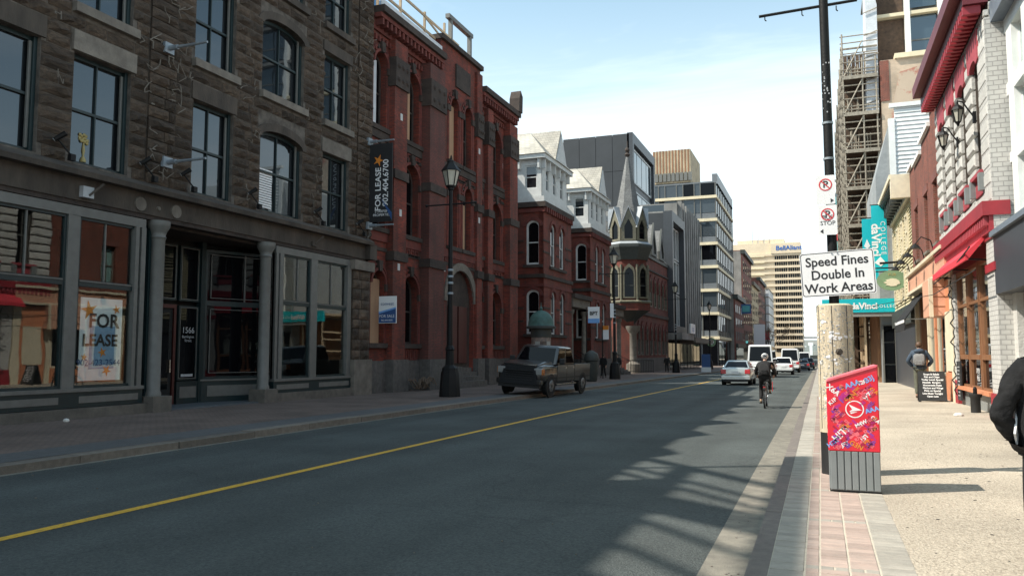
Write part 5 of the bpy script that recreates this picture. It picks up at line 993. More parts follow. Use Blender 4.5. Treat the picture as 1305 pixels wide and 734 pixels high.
part('core', B().box(6.9, 16, 63.6, 80, 22.9, 46), 'spandrel', gt)
for k in range(6):
    z = 23.0 + k * 3.6; part('floor_slab', B().box(4.5, 16, 62.9, 80, z + 3.1, z + 3.35), 'cream_band' if k == 0 else 'grey_concrete', gt)
    for j in range(5): part('pane', B(FY(63.2)).box(6.85 + j * 1.85, 8.3 + j * 1.85 + .25, .1, .2, z + .1, z + 3.1), 'pane_blue', gt); part('glazing_bar', B(FY(63.2)).box(6.85 + j * 1.85, 8.55 + j * 1.85, .05, .12, z + 1.2, z + 1.3), 'grey_wood', gt)
    part('soffit_board', B(FY(63.4)).box(4.5, 6.4, 0, .2, z - .2, z + 3.0), 'scaffold_plank', gt)
for x in (6.45, 8.62, 10.5, 12.3): part('column', B().box(x, x + .36, 62.85, 63.3, 22.96, 46), 'white_paint', gt)
# street scaffolding
sf_ = thing('scaffolding', 'tall tube scaffolding with brown plank decks standing over the right pavement', 'scaffolding', (3.2, 62, 0))
XS, lifts = (2.15, 3.45, 4.35), [2.6 + 2.72 * k for k in range(8)]
for yy in (62.0, 64.6, 67.2, 69.8, 72.4, 75, 80, 85, 90):
    for x in XS[:1] if yy > 65 else XS: part('standard', B().cyl((x, yy, -.7), (x, yy, 24.9 - (1.9 if x > 3 else 0)), .06, n=6), 'scaffold_tube', sf_)
for k, z in enumerate(lifts):
    for x in XS[:1]:
        for dz in (.0, .55, 1.1, 1.9): part('ledger', B().cyl((x, 61.8, z + dz), (x, 92, z + dz), .045, n=5), 'scaffold_tube', sf_)
    for dz in (.3, .55, 1.1, 1.6, 2.1): part('transom', B().cyl((2.0, 62.0, z + dz), (4.5, 62.0, z + dz), .05, n=6), 'scaffold_tube', sf_)
    part('deck', B().box(2.1, 4.4, 61.9, 92, z - .12, z - .04), 'scaffold_plank', sf_); part('deck_edge', B().box(2.1, 4.45, 61.8, 61.88, z - .2, z + .06), 'scaffold_tube', sf_)
    part('brace', B().cyl((2.2, 61.93, z + .05), (3.5, 61.93, z + 2.6), .05, n=6), 'scaffold_tube', sf_)
    for j in range(8): part('plank', B().box(2.3 + j * .28, 2.55 + j * .28, 64.2 + R.uniform(0, .1), 64.34, z + R.uniform(0, .25), z + 2.55 - R.uniform(0, .2)), 'scaffold_plank', sf_)
    for q in range(7): x = R.uniform(2.3, 4.2); part('short_prop', B().cyl((x, 63.5, z), (x + R.uniform(-.1, .1), 63.5, z + R.uniform(1, 2)), .05, n=5), 'scaffold_tube', sf_)
for dz in (.4, .8, 1.2, 1.7): part('guard_rail', B().cyl((2.0, 62, 23.0 + dz), (4.5, 62, 23.0 + dz), .045, n=5), 'scaffold_tube', sf_)
part('wall', B().box(4.45, 12, 70.3, 95, -1, 22.8), 'grey_concrete', sf_)
part('mesh_netting', B().box(2.2, 4.4, 70.0, 70.2, 2.6, 22.6), 'scaffold_plank', sf_); part('white_wrap', B().prism([(3.7, 19.0), (4.5, 19.0), (4.6, 27), (3.9, 30)], 62.4, 66), 'plastic_sheet', sf_)
for k in range(5): part('wrap_tie', B().cyl((3.65, 62.3, 19.6 + k * 1.7), (4.6, 62.3, 19.9 + k * 1.7), .04, n=5), 'scaffold_tube', sf_)
cg = thing('coloured_building', 'far building with red and aqua panels seen past the black pole', 'building', (6, 152, 0))
part('core', B().box(3.3, 12, 150, 170, -2, 32), 'grey_concrete', cg)
for k in range(7): part('panel', B(FY(150)).box(3.25, 9, -.1, .05, 17 + k * 2.1, 18.9 + k * 2.1), ['pane_teal', 'pane_teal', 'red_print', 'spandrel', 'pane_teal', 'aqua_panel', 'white_print'][k], cg)
for k, (a, b_, zt_, m2, lab) in enumerate([(95, 120, 14, 'brick_far', 'brick building hidden past the scaffolding on the right'), (120, 149, 17, 'grey_concrete', 'grey building past the scaffolding on the right'), (171, 215, 15, 'brick_far', 'far brick building along the right pavement'), (215, 300, 17, 'beige_conc', 'far beige building along the right pavement')]):
    fr = thing('street_building', lab, 'building', (8, (a + b_) / 2, 0))
    part('wall', B().box(4.6, 14, a, b_ - .1, -3, zt_), m2, fr)
    for j in range(6):
        for f in range(3): part('window', B(FR(4.6)).box(a + 1 + j * (b_ - a - 2) / 6, a + 2.4 + j * (b_ - a - 2) / 6, -.04, .1, 4.5 + f * 3.2, 6.4 + f * 3.2), 'pane', fr)
# covered walkway with turquoise sign, banners, oval sign
t = thing('college_canopy', 'turquoise daVinci COLLEGE sign across the covered pavement walkway', 'sign', (2.2, 51.6, 4.2))
part('sign_panel', B().box(.2, 4.35, 51.5, 51.7, 4.0, 4.8), 'teal_sign', t); part('canopy_roof', B().box(.4, 4.4, 51.7, 61.5, 4.5, 4.66), 'timber', t); part('under_strip', B().box(.9, 4.4, 51.55, 51.75, 3.75, 4.0), 'grey_concrete', t)
text('lettering', 'daVinci', .5, 'white_print', t, (2.5, 51.48, 4.36), (1, 0, 0), bold=.02); text('lettering', 'COLLEGE', .25, 'white_print', t, (3.75, 51.48, 4.34), (1, 0, 0), font_space=1.25)
for y in (52.2, 55, 58, 61):
    for x in (.75, 2.5): part('post', B().box(x, x + .12, y, y + .12, -.6, 4.5), 'timber', t)
for z in (.9, 1.7, 2.6, 3.2):
    part('rail', B().box(.8, 2.6, 54.9, 54.98, z, z + .1), 'scaffold_plank', t); part('rail', B().box(.78, .86, 52.2, 61, z, z + .12), 'timber', t)
part('hoarding', B().box(1.0, 3.2, 61.0, 61.1, -.6, 4.4), 'scaffold_plank', t); part('side_board', B().box(3.3, 3.42, 53, 61, -.6, 4.4), 'interior_warm', t)
t = thing('shop_door', 'dark glazed double door in grey frame under the college sign', 'door', (3.9, 51.8, 0)); part('frame', B(FY(51.9)).ring(outline(3.45, 4.2, -.3, 3.3), inset(3.45, 4.2, -.3, 3.3, 0, .08), -.05, .1), 'grey_wood', t)
for z0, z1 in [(-.2, .9), (.98, 2.2), (2.28, 3.2)]: part('pane', B(FY(51.9)).box(3.53, 4.12, .02, .05, z0, z1), 'pane_dark', t)
t = thing('banner', 'taller turquoise college banner nearer the wall', 'banner', (3.2, 48, 8), 'turquoise college banners'); part('fabric', B().box(2.86, 3.62, 47.98, 48.02, 6.1, 9.72), 'teal_sign', t); text('lettering', 'daVinci', .62, 'white_print', t, (3.05, 47.97, 7.8), (0, 0, -1), (1, 0, 0), bold=.02); text('lettering', 'COLLEGE', .34, 'white_print', t, (3.42, 47.97, 7.9), (0, 0, -1), (1, 0, 0), font_space=1.4)
for z in (9.75, 6.05): part('arm', B().cyl((2.8, 48, z), (4.1, 48, z), .03, n=6), 'black_iron', t)
for z in (6.55,): part('leaf_mark', B().prism([(2.95, z), (3.25, z + .32), (3.5, z), (3.25, z - .22)], 47.965, 47.975), 'white_print', t)
t = thing('banner', 'shorter turquoise college banner hanging behind the taller one', 'banner', (2.6, 49, 7.5), 'turquoise college banners'); part('fabric', B().box(2.42, 3.2, 48.98, 49.02, 5.7, 9.15), 'teal_sign', t); part('arm', B().cyl((2.4, 49, 9.2), (4.1, 49, 9.2), .03, n=6), 'black_iron', t); part('leaf_mark', B().prism([(2.5, 7.6), (2.66, 8.0), (2.82, 7.6), (2.66, 7.45)], 48.965, 48.975), 'white_print', t)
t = thing('hanging_sign', 'green oval pub sign with gold emblem hanging from a bracket', 'sign', (3.5, 45, 5.6))
part('board', B().prism([(3.55 + .72 * math.cos(k * math.pi / 12), 5.3 + .52 * math.sin(k * math.pi / 12)) for k in range(24)], 44.95, 45.05), 'green_sign', t); part('emblem', B().prism([(3.55 + .34 * math.cos(k * math.pi / 9) * (1 + .25 * math.sin(3 * k)), 5.2 + .2 * math.sin(k * math.pi / 9)) for k in range(18)], 44.93, 44.955), 'cream_trim', t)
part('bracket', B().cyl((2.7, 45, 5.95), (4.2, 45, 5.95), .035, n=6), 'black_iron', t); part('bracket', B().cyl((3.0, 45, 6.2), (4.2, 45, 6.25), .06, n=6), 'black_iron', t); text('lettering', 'PUB', .2, 'gold', t, (3.55, 44.93, 5.6), (1, 0, 0))
for u, lab in [(31.8, 'black gooseneck lamp above the peach shop panel box'), (34.5, 'second black gooseneck lamp over the shop sign board'), (37.2, 'third black gooseneck lamp above the black awning'), (39.9, 'black gooseneck lamp nearest the yellow clapboards')]:
    t = thing('gooseneck_lamp', lab, 'lamp', (XR - .3, u, 5.15), 'gooseneck lamps over the shop sign board'); part('arm', B().tube([(XR - .2, u, 5.15), (XR - .3, u, 5.6), (XR - .6, u, 5.75), (XR - .8, u, 5.5)], .02, 5), 'black_iron', t); part('shade', B().lathe([(.05, .16), (.2, 0)], XR - .8, u, 5.34, 8), 'black_iron', t)
b = B(); b.tube([(3.5, 22.2, 4.2), (3.6, 26, 3.98), (3.75, 31, 3.98), (3.9, 34, 4.05)], .02, 4); b.tube([(3.55, 22, 3.6), (3.6, 30, 3.55), (2.2, 44, 3.9)], .015, 4)
for k in range(12): b.tube([(3.95, 28.3 + R.uniform(-.3, .6), 3.9 - k * .3), (3.9, 28.5 + R.uniform(-.4, .5), 3.75 - k * .3), (3.98, 28.6, 3.6 - k * .3)], .02, 4)
one('hanging_cables', 'loose black cables strung along the pub shopfronts', 'cables', b, 'black_plastic')
# ---------------------------------------------------------------- street furniture
def gr(x, y): return gz(y) + max(0, (x - .6) * .022)
lab4 = ['tall black heritage lamp post in front of the ornate red brick building', 'black heritage lamp post in front of the turret building', 'third black lamp post down the left pavement', 'farthest black lamp post near the glass office']
def lamp():
    x, y, z = -13.25, 27.9, gz(27.9)
    t = thing('street_lamp', lab4[0], 'street lamp', (x, y, z), 'black heritage lamp posts along the left pavement')
    part('base', B().lathe([(.4, 0), (.4, .12), (.34, .9), (.3, 1.0), (.3, 1.08), (.17, 1.2), (.15, 1.75), (.19, 1.8), (.11, 1.95)], x, y, z, 8), 'black_iron', t, 30)
    part('pole', B().lathe([(.105, 1.9), (.075, 7.95), (.12, 8.0), (.12, 8.08)], x, y, z, 12), 'black_iron', t, 40)
    for k, h in enumerate((3.9, 4.3, 4.55, 4.8)): part('band', B().lathe([(.1, h), (.115, h + .02), (.115, h + .07), (.1, h + .09)], x, y, z, 10), 'galv', t, 40)
    part('crossbar', B().cyl((x - 1.05, y, z + 7.42), (x + 1.05, y, z + 7.42), .03, n=6), 'black_iron', t)
    for s in (-1, 1): part('crossbar_tip', B().ell((x + s * 1.05, y, z + 7.42), .06, .06, .06, 8, 6), 'black_iron', t, 60)
    n = 6; pt = lambda r, h, k: (x + r * math.cos(math.pi * (2 * k + 1) / n), y + r * math.sin(math.pi * (2 * k + 1) / n), z + h)
    L_ = part('lantern', B().lathe([(.13, 8.05), (.2, 8.12), (.2, 8.16)], x, y, z, n), 'black_iron', t); part('glass', B().lathe([(.19, 8.16), (.33, 8.72)], x, y, z, n), 'lantern_glass', L_)
    cg = B()
    for k in range(n): cg.bar(pt(.2, 8.15, k), pt(.345, 8.74, k), .03, .03)
    part('cage', cg, 'black_iron', L_); part('cap', B().lathe([(.39, 8.72), (.36, 8.78), (.2, 8.98), (.15, 9.05), (.15, 9.12), (.05, 9.18), (.03, 9.32), (.005, 9.38)], x, y, z, n), 'black_iron', L_)
    part('bulb', B().ell((x, y, z + 8.4), .08, .08, .14, 8, 6), 'lamp_glass', L_, 60)
    return t
L1 = lamp()
for k, (x, y) in enumerate([(-13.5, 55.4), (-13.6, 81.8), (-14.0, 112)]): copy_tree(L1, (x, y, gz(y)), lab4[k + 1])
t = thing('advertising_column', 'round poster column with green domed roof behind the pickup truck', 'poster column', (-16.3, 47.6, gz(47.6))); c = (-16.3, 47.6, gz(47.6))
part('drum', B().lathe([(.62, 0), (.62, 2.75)], *c, 20), 'poster_mix', t, 40); part('frieze', B().lathe([(.66, 2.75), (.66, 3.3)], *c, 20), 'dark_trim', t, 40); part('rim', B().lathe([(.7, 3.28), (.95, 3.3), (.95, 3.42), (.8, 3.5)], *c, 20), 'dark_trim', t, 40)
part('dome', B().lathe([(.88, 3.45)] + [(.82 * math.cos(a), 3.5 + .95 * math.sin(a)) for a in [math.pi / 2 * k / 8 for k in range(8)]] + [(.05, 4.46)], *c, 20), 'copper_green', t, 60); part('finial', B().lathe([(.05, 4.4), (.12, 4.55), (.03, 4.7), (.02, 4.95)], *c, 8), 'copper_green', t, 40)
for k in range(3): part('poster', B(lambda u, d, z: (-16.3 + .64 * math.sin(u), 47.6 - .64 * math.cos(u), c[2] + z)).prism([(k * .6 - .3, 1.0), (k * .6 + .2, 1.0), (k * .6 + .2, 2.5), (k * .6 - .3, 2.5)], 0, .01), ['paper', 'poster_mix', 'paper'][k], t)
t = thing('litter_bin', 'tall dark green litter bin with domed lid beyond the pickup truck', 'litter bin', (-13.5, 49.2, gz(49.2))); c = (-13.5, 49.2, gz(49.2))
part('body', B().lathe([(.3, 0), (.36, .1), (.4, 1.25), (.45, 1.3)], *c, 12), 'dark_trim', t, 40); part('lid', B().lathe([(.48, 1.3), (.5, 1.4), (.4, 1.75), (.1, 1.95)], *c, 12), 'dark_trim', t, 50)
def board(name, lab, cat, x0, x1, y, z0, z1, m, extra=None, pole=None):
    t = thing(name, lab, cat, ((x0 + x1) / 2, y, z0)); part('board', B().box(x0, x1, y, y + .05, z0, z1), m, t)
    if pole is not None: part('pole', B().cyl((pole, y + .08, gz(y)), (pole, y + .08, z1), .04, n=6), 'black_iron', t)
    return t
t = board('hanging_sign', 'white and blue BPT sign hung in front of the porch columns', 'sign', -14.75, -13.95, 53, 3.65, 4.75, 'white_print', pole=-14.9); part('blue_foot', B().box(-14.75, -13.95, 52.98, 53, 3.65, 3.95), 'lblue_print', t); text('lettering', 'BPT', .34, 'black_print', t, (-14.35, 52.97, 4.3), (1, 0, 0), bold=.01)
t = board('notice_sign', 'pale timetable sign on a post left of the second lamp post', 'sign', -14.75, -14.32, 57, 2.6, 3.6, 'white_print', pole=-14.8); part('yellow_head', B().box(-14.75, -14.32, 56.98, 57, 3.3, 3.6), 'orange_print', t)
board('notice_sign', 'narrow white sign fixed high on the second lamp post', 'sign', -13.75, -13.5, 55.2, 4.1, 5.1, 'white_print')
t = board('sandwich_board', 'dark poster board with white foot on the far left pavement', 'sandwich board', -11.9, -11.0, 88, gz(88) + .1, gz(88) + 1.9, 'navy_print'); part('foot', B().box(-11.95, -10.95, 87.9, 88.2, gz(88), gz(88) + .5), 'white_print', t)
t = thing('round_sign', 'round green and white hanging cafe sign under the glass office', 'sign', (-16.4, 133, 3.4)); part('disc', B().cyl((-16.4, 133, 3.4), (-16.4, 133.1, 3.4), .72, n=20), 'green_sign', t); part('inner', B().cyl((-16.4, 132.96, 3.4), (-16.4, 133, 3.4), .42, n=16), 'white_print', t); part('arm', B().cyl((-17.3, 133.05, 4.2), (-16, 133.05, 4.2), .04, n=6), 'black_iron', t)
t = board('hanging_sign', 'blue hanging shop sign high on the low brick shop', 'sign', -16.6, -14.4, 190, 10.6, 12.8, 'navy_print'); part('face', B().box(-16.3, -14.7, 189.9, 190, 11.0, 12.4), 'aqua_panel', t)
board('hanging_sign', 'tall white hanging sign on the heavy corniced building', 'sign', -15.8, -13.0, 215, 3.0, 9.0, 'white_print'); board('hanging_sign', 'small maroon hanging sign past the tall white sign', 'sign', -15.0, -13.6, 245, 5.5, 8, 'crimson_print')
t = thing('traffic_light', 'traffic light showing green beyond the silver car', 'traffic light', (-12.2, 150, gz(150))); part('pole', B().cyl((-12.2, 150, gz(150)), (-12.2, 150, 5.5), .1, n=6), 'black_iron', t); part('housing', B().box(-12.5, -11.9, 149.7, 150, 3.2, 5), 'black_plastic', t); part('lens', B().cyl((-12.2, 149.65, 3.6), (-12.2, 149.7, 3.6), .22, n=10), 'aqua_panel', t)
# black pole with signs on the right pavement
PX, PY = .2, 11.7
t = thing('sign_pole', 'tall black steel pole with crossbar rising from the stapled wooden column', 'pole', (PX, PY, 0))
part('pole', B().cyl((PX, PY, 2.1), (PX - .02, PY, 8.2), .065, .058, 14), 'black_iron', t, 40)
part('crossbar', B().cyl((-.68, PY, 6.42), (.62, PY, 6.46), .022, n=8), 'black_iron', t)
for x in (-.6, -.1, .35): part('hook', B().tube([(x, PY, 6.42), (x, PY, 6.36), (x + .02, PY, 6.34)], .008, 5), 'black_iron', t)
for z in (4.75, 4.25): part('clamp', B().cyl((PX - .01, PY, z), (PX - .01, PY, z + .03), .072, n=14), 'galv', t, 40)
st = B()
for k in range(26): a = R.uniform(2.6, 5.4); zz = R.uniform(4.85, 5.6); st.box(PX + .066 * math.cos(a) - .008, PX + .066 * math.cos(a) + .008, PY + .066 * math.sin(a) - .004, PY + .066 * math.sin(a) + .002, zz, zz + .02)
part('sticker_scraps', st, 'grey_print', t, kind='stuff')
t = thing('poster_column', 'stapled wooden poster column round the foot of the black pole', 'poster column', (PX, PY, 0))
b = B(); b.lathe([(.232, .55), (.232, 2.24), (.2, 2.26)], PX + .0, PY, 0, 28); part('casing', b, 'wood_pole', t, 40); part('foot', B().lathe([(.225, -.1), (.225, .55)], PX, PY, 0, 24), 'black_plastic', t, 40)
for a in (-1.75, -.9, -2.6): part('seam', B().bar((PX + .233 * math.cos(a), PY + .233 * math.sin(a), .6), (PX + .233 * math.cos(a), PY + .233 * math.sin(a), 2.23), .008, .006), 'black_plastic', t)
sb_, sc_, hk = B(), B(), B()
for k in range(900):
    a = R.uniform(-3.1, .1); z = R.uniform(.7, 2.2); r = .2345; x, y = PX + r * math.cos(a), PY + r * math.sin(a); q = R.uniform(.004, .010)
    (sb_ if k % 5 else sc_).add([(x - q * math.sin(a) * -1, y - q * math.cos(a), z), (x + q * math.sin(a) * -1, y + q * math.cos(a), z), (x + q * math.sin(a) * -1, y + q * math.cos(a), z + q * 1.3), (x - q * math.sin(a) * -1, y - q * math.cos(a), z + q * 1.3)], [(0, 1, 2, 3)])
for k in range(46):
    a = R.uniform(-3.0, -.1); z = R.choice([1.78, 1.82, 1.5, 1.0, 2.0]) + R.uniform(-.05, .05); r = .236; w_ = R.uniform(.02, .06) / .23
    sc_.add([(PX + r * math.cos(a), PY + r * math.sin(a), z), (PX + r * math.cos(a + w_), PY + r * math.sin(a + w_), z + R.uniform(-.01, .01)), (PX + r * math.cos(a + w_), PY + r * math.sin(a + w_), z + R.uniform(.015, .035)), (PX + r * math.cos(a), PY + r * math.sin(a), z + R.uniform(.015, .03))], [(0, 1, 2, 3)])
part('staples', sb_, 'galv', t, kind='stuff'); part('paper_scraps', sc_, 'white_print', t, kind='stuff')
part('knot', B().cyl((PX + .04, PY - .22, 1.62), (PX + .05, PY - .25, 1.62), .05, .03, 10), 'bark', t, 50); part('green_tag', B(lambda u, d, z: (PX + .236 * math.cos(u), PY + .236 * math.sin(u), z)).box(-.35, -.25, 0, .001, 1.62, 1.78), 'green_sign', t)
t = thing('road_sign', 'white rectangular sign reading Speed Fines Double In Work Areas', 'road sign', (PX, 11.5, 2.66))
ca, sa = math.cos(.045), math.sin(.045)
TS = lambda u, d, z: (.25 + u * ca - z * sa, 11.56 + d, 2.67 + u * sa + z * ca)
def rr(w, h, r, n=5):
    o = []
    for cx_, cz_, a0 in [(w / 2 - r, -h / 2 + r, -math.pi / 2), (w / 2 - r, h / 2 - r, 0), (-w / 2 + r, h / 2 - r, math.pi / 2), (-w / 2 + r, -h / 2 + r, math.pi)]: o += [(cx_ + r * math.cos(a0 + math.pi / 2 * k / n), cz_ + r * math.sin(a0 + math.pi / 2 * k / n)) for k in range(n + 1)]
    return o
part('panel', B(TS).prism(rr(.93, .6, .04), -.0, .012), 'white_print', t); part('border', B(TS).ring(rr(.91, .58, .035), rr(.892, .562, .03), -.0012, .001), 'black_print', t)
for s, z in (('Speed Fines', .165), ('Double In', -.015), ('Work Areas', -.195)): text('lettering', s, .175, 'black_print', t, TS(0, -.0012, z), (ca, 0, sa), (-sa, 0, ca), bold=.0035, wide=.95)
for u in (-.05, .02): part('bolt', B(TS).box(u - .008, u + .008, -.008, 0, .26, .276), 'galv', t)
part('bracket', B().box(PX - .1, PX + .1, 11.575, 11.66, 2.5, 2.56), 'galv', t); part('bracket', B().box(PX - .1, PX + .1, 11.575, 11.66, 2.78, 2.84), 'galv', t)
def nopark(z0, z1, lab, bus, dx):
    t = thing('parking_sign', lab, 'parking sign', (PX, 11.6, z0)); cx_ = .15 + dx; Q = lambda u, d, z: (cx_ + u, 11.6 + d, z)
    part('panel', B(Q).prism([(u, z + (z0 + z1) / 2) for u, z in rr(.24, z1 - z0, .02)], 0, .008), 'white_print', t); zc = z1 - .13
    part('ring', B(Q).ring([(.085 * math.cos(k * math.pi / 12), zc + .085 * math.sin(k * math.pi / 12)) for k in range(24)], [(.07 * math.cos(k * math.pi / 12), zc + .07 * math.sin(k * math.pi / 12)) for k in range(24)], -.003, .002), 'red_print', t)
    part('slash', B(Q).bar((-.055, -.003, zc + .055), (.055, -.003, zc - .055), .004, .014), 'red_print', t); text('letter', 'P', .13, 'black_print', t, Q(0, -.0015, zc), (1, 0, 0), bold=.003)
    if bus: text('lettering', 'BUS\nSTOP', .08, 'black_print', t, Q(0, -.002, z0 + .2), (1, 0, 0))
    ar = B(Q); za = z0 + .05; s = -1 if bus else 1; ar.prism([(s * .1, za), (s * .06, za + .03), (s * .06, za - .03)], -.003, .001); part('arrow', ar, 'black_print', t)
    part('strap', B().box(PX - .08, PX + .08, 11.61, 11.64, z0 + .1, z0 + .13), 'galv', t)
nopark(3.62, 4.02, 'upper white no parking sign with red circle on black pole', False, -.015); nopark(3.2, 3.61, 'lower white no parking bus stop sign on black pole', True, -.0)
# street letter box
mx0, mx1, my0, my1 = .06, .615, 10.15, 10.62
t = thing('letter_box', 'red graffiti patterned street letter box on ribbed grey base', 'letter box', (.34, 10.4, 0))
side_ = [(mx0, .47), (mx1, .47), (mx1, 1.45), (mx1 - .02, 1.455), (mx0 + .02, 1.285), (mx0, 1.26)]
part('hood', B().prism(side_, my0, my1, 'd'), 'mail_red', t, bevel=.016); part('base', B().box(mx0 + .015, mx1 - .005, my0 + .03, my1 - .02, .02, .475), 'mail_grey', t); part('base_rail', B().box(mx0 + .005, mx1, my0 + .04, my1 - .03, 0, .03), 'black_plastic', t)
part('lid_edge', B().prism([(mx0 - .004, 1.265), (mx0 + .02, 1.295), (mx1 - .02, 1.465), (mx1 + .004, 1.462), (mx1 - .02, 1.44), (mx0 + .02, 1.272)], my0 - .012, my1 + .012, 'd'), 'pink_print', t)
for k in range(7): part('rib', B().box(mx0 + .02 + k * .0765, mx0 + .02 + k * .0765 + .066, my0 - .0, my0 + .04, .03, .468), 'mail_grey', t, bevel=.006)
for k in range(5): part('rib', B().box(mx0 + .002, mx0 + .04, my0 + .04 + k * .082, my0 + .11 + k * .082, .03, .468), 'mail_grey', t, bevel=.006)
lx, lz, ly = .355, .955, my0 - .004
part('roundel', B().ring([(lx + .1 * math.cos(k * math.pi / 14), lz + .1 * math.sin(k * math.pi / 14)) for k in range(28)], [(lx + .088 * math.cos(k * math.pi / 14), lz + .088 * math.sin(k * math.pi / 14)) for k in range(28)], ly + .0018, ly + .006), 'white_print', t)
part('roundel_field', B().prism([(lx + .09 * math.cos(k * math.pi / 14), lz + .09 * math.sin(k * math.pi / 14)) for k in range(28)], ly + .0026, ly + .006, 'd'), 'mail_red', t)
part('wing_mark', B().prism([(lx - .062, lz + .055), (lx + .075, lz - .01), (lx - .06, lz - .03), (lx - .025, lz - .004)], ly + .001, ly + .004, 'd'), 'white_print', t); part('wing_mark', B().prism([(lx - .05, lz - .036), (lx + .03, lz - .03), (lx - .04, lz - .055)], ly + .001, ly + .004, 'd'), 'white_print', t)
pts = [('HIT!', .2, .665, .115, 'white_print', .75), ('AAA', .34, 1.24, .085, 'lblue_print', .35), ('X6A', .13, 1.17, .085, 'white_print', -.7), ('V7', .5, 1.1, .09, 'white_print', .8), ('V7J', .15, .93, .085, 'pink_print', -.8), ('JST', .47, 1.15, .07, 'pink_print', .8), ('R7N', .52, .72, .085, 'pink_print', .55), ('AAA', .54, .95, .075, 'lblue_print', .3), ('G3N', .36, .54, .075, 'orange_print', -.5), ('KA4', .16, .8, .06, 'pink_print', -.8), ('1ST', .45, .63, .065, 'white_print', .8), ('B3J', .52, 1.3, .08, 'lblue_print', .5), ('E1A', .27, 1.09, .07, 'magenta_print', .4), ('M4W', .42, .79, .06, 'white_print', .5), ('H2X', .11, .56, .07, 'lblue_print', .6), ('JST', .24, .55, .06, 'white_print', .4), ('X1A', .56, 1.17, .06, 'orange_print', -.6), ('7N', .33, 1.1, .1, 'orange_print', .8), ('K1P', .12, 1.04, .06, 'white_print', .7), ('S4P', .52, .56, .07, 'purple_print', .4), ('T2P', .44, 1.26, .06, 'white_print', .3), ('L3R', .26, .74, .06, 'orange_print', .7), ('C1A', .57, .84, .055, 'white_print', -.7), ('N6', .44, 1.02, .06, 'magenta_print', .8), ('V5', .22, 1.2, .055, 'orange_print', -.6)]
RT = random.Random(3); codes = ['V7J', 'R7N', 'K1A', 'JST', 'M5V', 'B2C', 'H3Z', 'T6X', 'L4W', 'N2G', 'X0A', 'S7K', '1ST', 'E3B', 'G1R', 'C1E']
for k in range(60):
    x, z = RT.uniform(mx0 + .05, mx1 - .05), RT.uniform(.51, 1.22 + .0)
    if math.hypot(x - lx, z - lz) < .135: continue
    pts.append((RT.choice(codes), x, z, RT.uniform(.03, .048), RT.choice(['pink_print', 'pink_print', 'orange_print', 'pink_print', 'magenta_print', 'pink_print', 'purple_print', 'crimson_print']), RT.choice([.7, .75, .55, -.75, .8])))
for s, x, z, sz, m2, a in pts: text('lettering', s, sz, m2, t, (x, my0 - .0012, z), (math.cos(a), 0, math.sin(a)), (-math.sin(a), 0, math.cos(a)), bold=.002, ext=.001)
for k in range(90):
    x, z = R.uniform(mx0 + .06, mx1 - .06), R.uniform(.53, 1.2); a = R.choice([.6, .75, .5, -.8]); l, h = R.uniform(.02, .06), R.uniform(.008, .022)
    if math.hypot(x - lx, z - lz) < .14: continue
    d = [(x + (i * l) * math.cos(a) - j * h * math.sin(a), z + (i * l) * math.sin(a) + j * h * math.cos(a)) for i, j in ((-1, -1), (1, -1), (1, 1), (-1, 1))]
    part('print_block', B().prism(d, my0 - .0006 - k * .00001, my0 + .002, 'd'), R.choice(['magenta_print', 'crimson_print', 'purple_print', 'pink_print', 'crimson_print', 'magenta_print']), t)
for k in range(9): z = .55 + k * .08; part('print_block', B().box(mx0 - .003, mx0 + .001, my0 + .06 + R.uniform(0, .1), my0 + .2 + R.uniform(0, .2), z, z + .04), R.choice(['pink_print', 'magenta_print', 'white_print', 'crimson_print']), t)
# chalkboard
t = thing('chalkboard', 'black A-frame pavement chalkboard covered in white menu lines', 'sandwich board', (3.44, 29.9, gr(3.44, 29.9))); z0 = gr(3.44, 29.9); bx_ = lambda a: a - .11
part('panel', B().add([(3.02, 29.8, z0 + .04), (3.86, 29.8, z0 + .04), (3.84, 30.02, z0 + 1.0), (3.04, 30.02, z0 + 1.0), (3.02, 29.84, z0 + .04), (3.86, 29.84, z0 + .04), (3.84, 30.06, z0 + 1.0), (3.04, 30.06, z0 + 1.0)], [(0, 1, 2, 3), (4, 7, 6, 5), (0, 3, 7, 4), (1, 5, 6, 2), (3, 2, 6, 7), (0, 4, 5, 1)]), 'chalk', t)
part('rear_panel', B().add([(3.04, 30.4, z0), (3.84, 30.4, z0), (3.84, 30.08, z0 + 1.0), (3.04, 30.08, z0 + 1.0), (3.04, 30.43, z0), (3.84, 30.43, z0), (3.84, 30.11, z0 + 1.0), (3.04, 30.11, z0 + 1.0)], [(0, 1, 2, 3), (4, 7, 6, 5), (0, 3, 7, 4), (1, 5, 6, 2), (3, 2, 6, 7)]), 'chalk', t)
for k, s in enumerate(['Soups & Salads', 'Fish and Chips', 'Today Lunch Special', 'Mussels  Burgers', 'Homemade Pasta', 'Nachos and Wings', 'Pints on Special', 'Live Music Tonight', 'Open Late']): text('chalk_line', s, .078, 'white_print', t, (3.44 + R.uniform(-.03, .03), 29.8 + (.86 - k * .09) * .229 - .006, z0 + .9 - k * .09), (1, 0, 0), (0, .224, .975), bold=.003)
for x in (3.05, 3.83): part('foot', B().box(x - .04, x + .04, 29.78, 29.9, z0 - .02, z0 + .05), 'black_plastic', t)
t = thing('red_chair', 'red slatted chair standing by the shop door behind the chalkboard', 'chair', (3.55, 34.5, 0)); z0 = gr(3.6, 34.5)
for x in (3.42, 3.62): part('leg', B().box(x, x + .05, 34.4, 34.45, z0, z0 + .95), 'orange_wood', t)
part('slats', B().box(3.42, 3.67, 34.41, 34.44, z0 + .3, z0 + .8), 'red_pale', t)
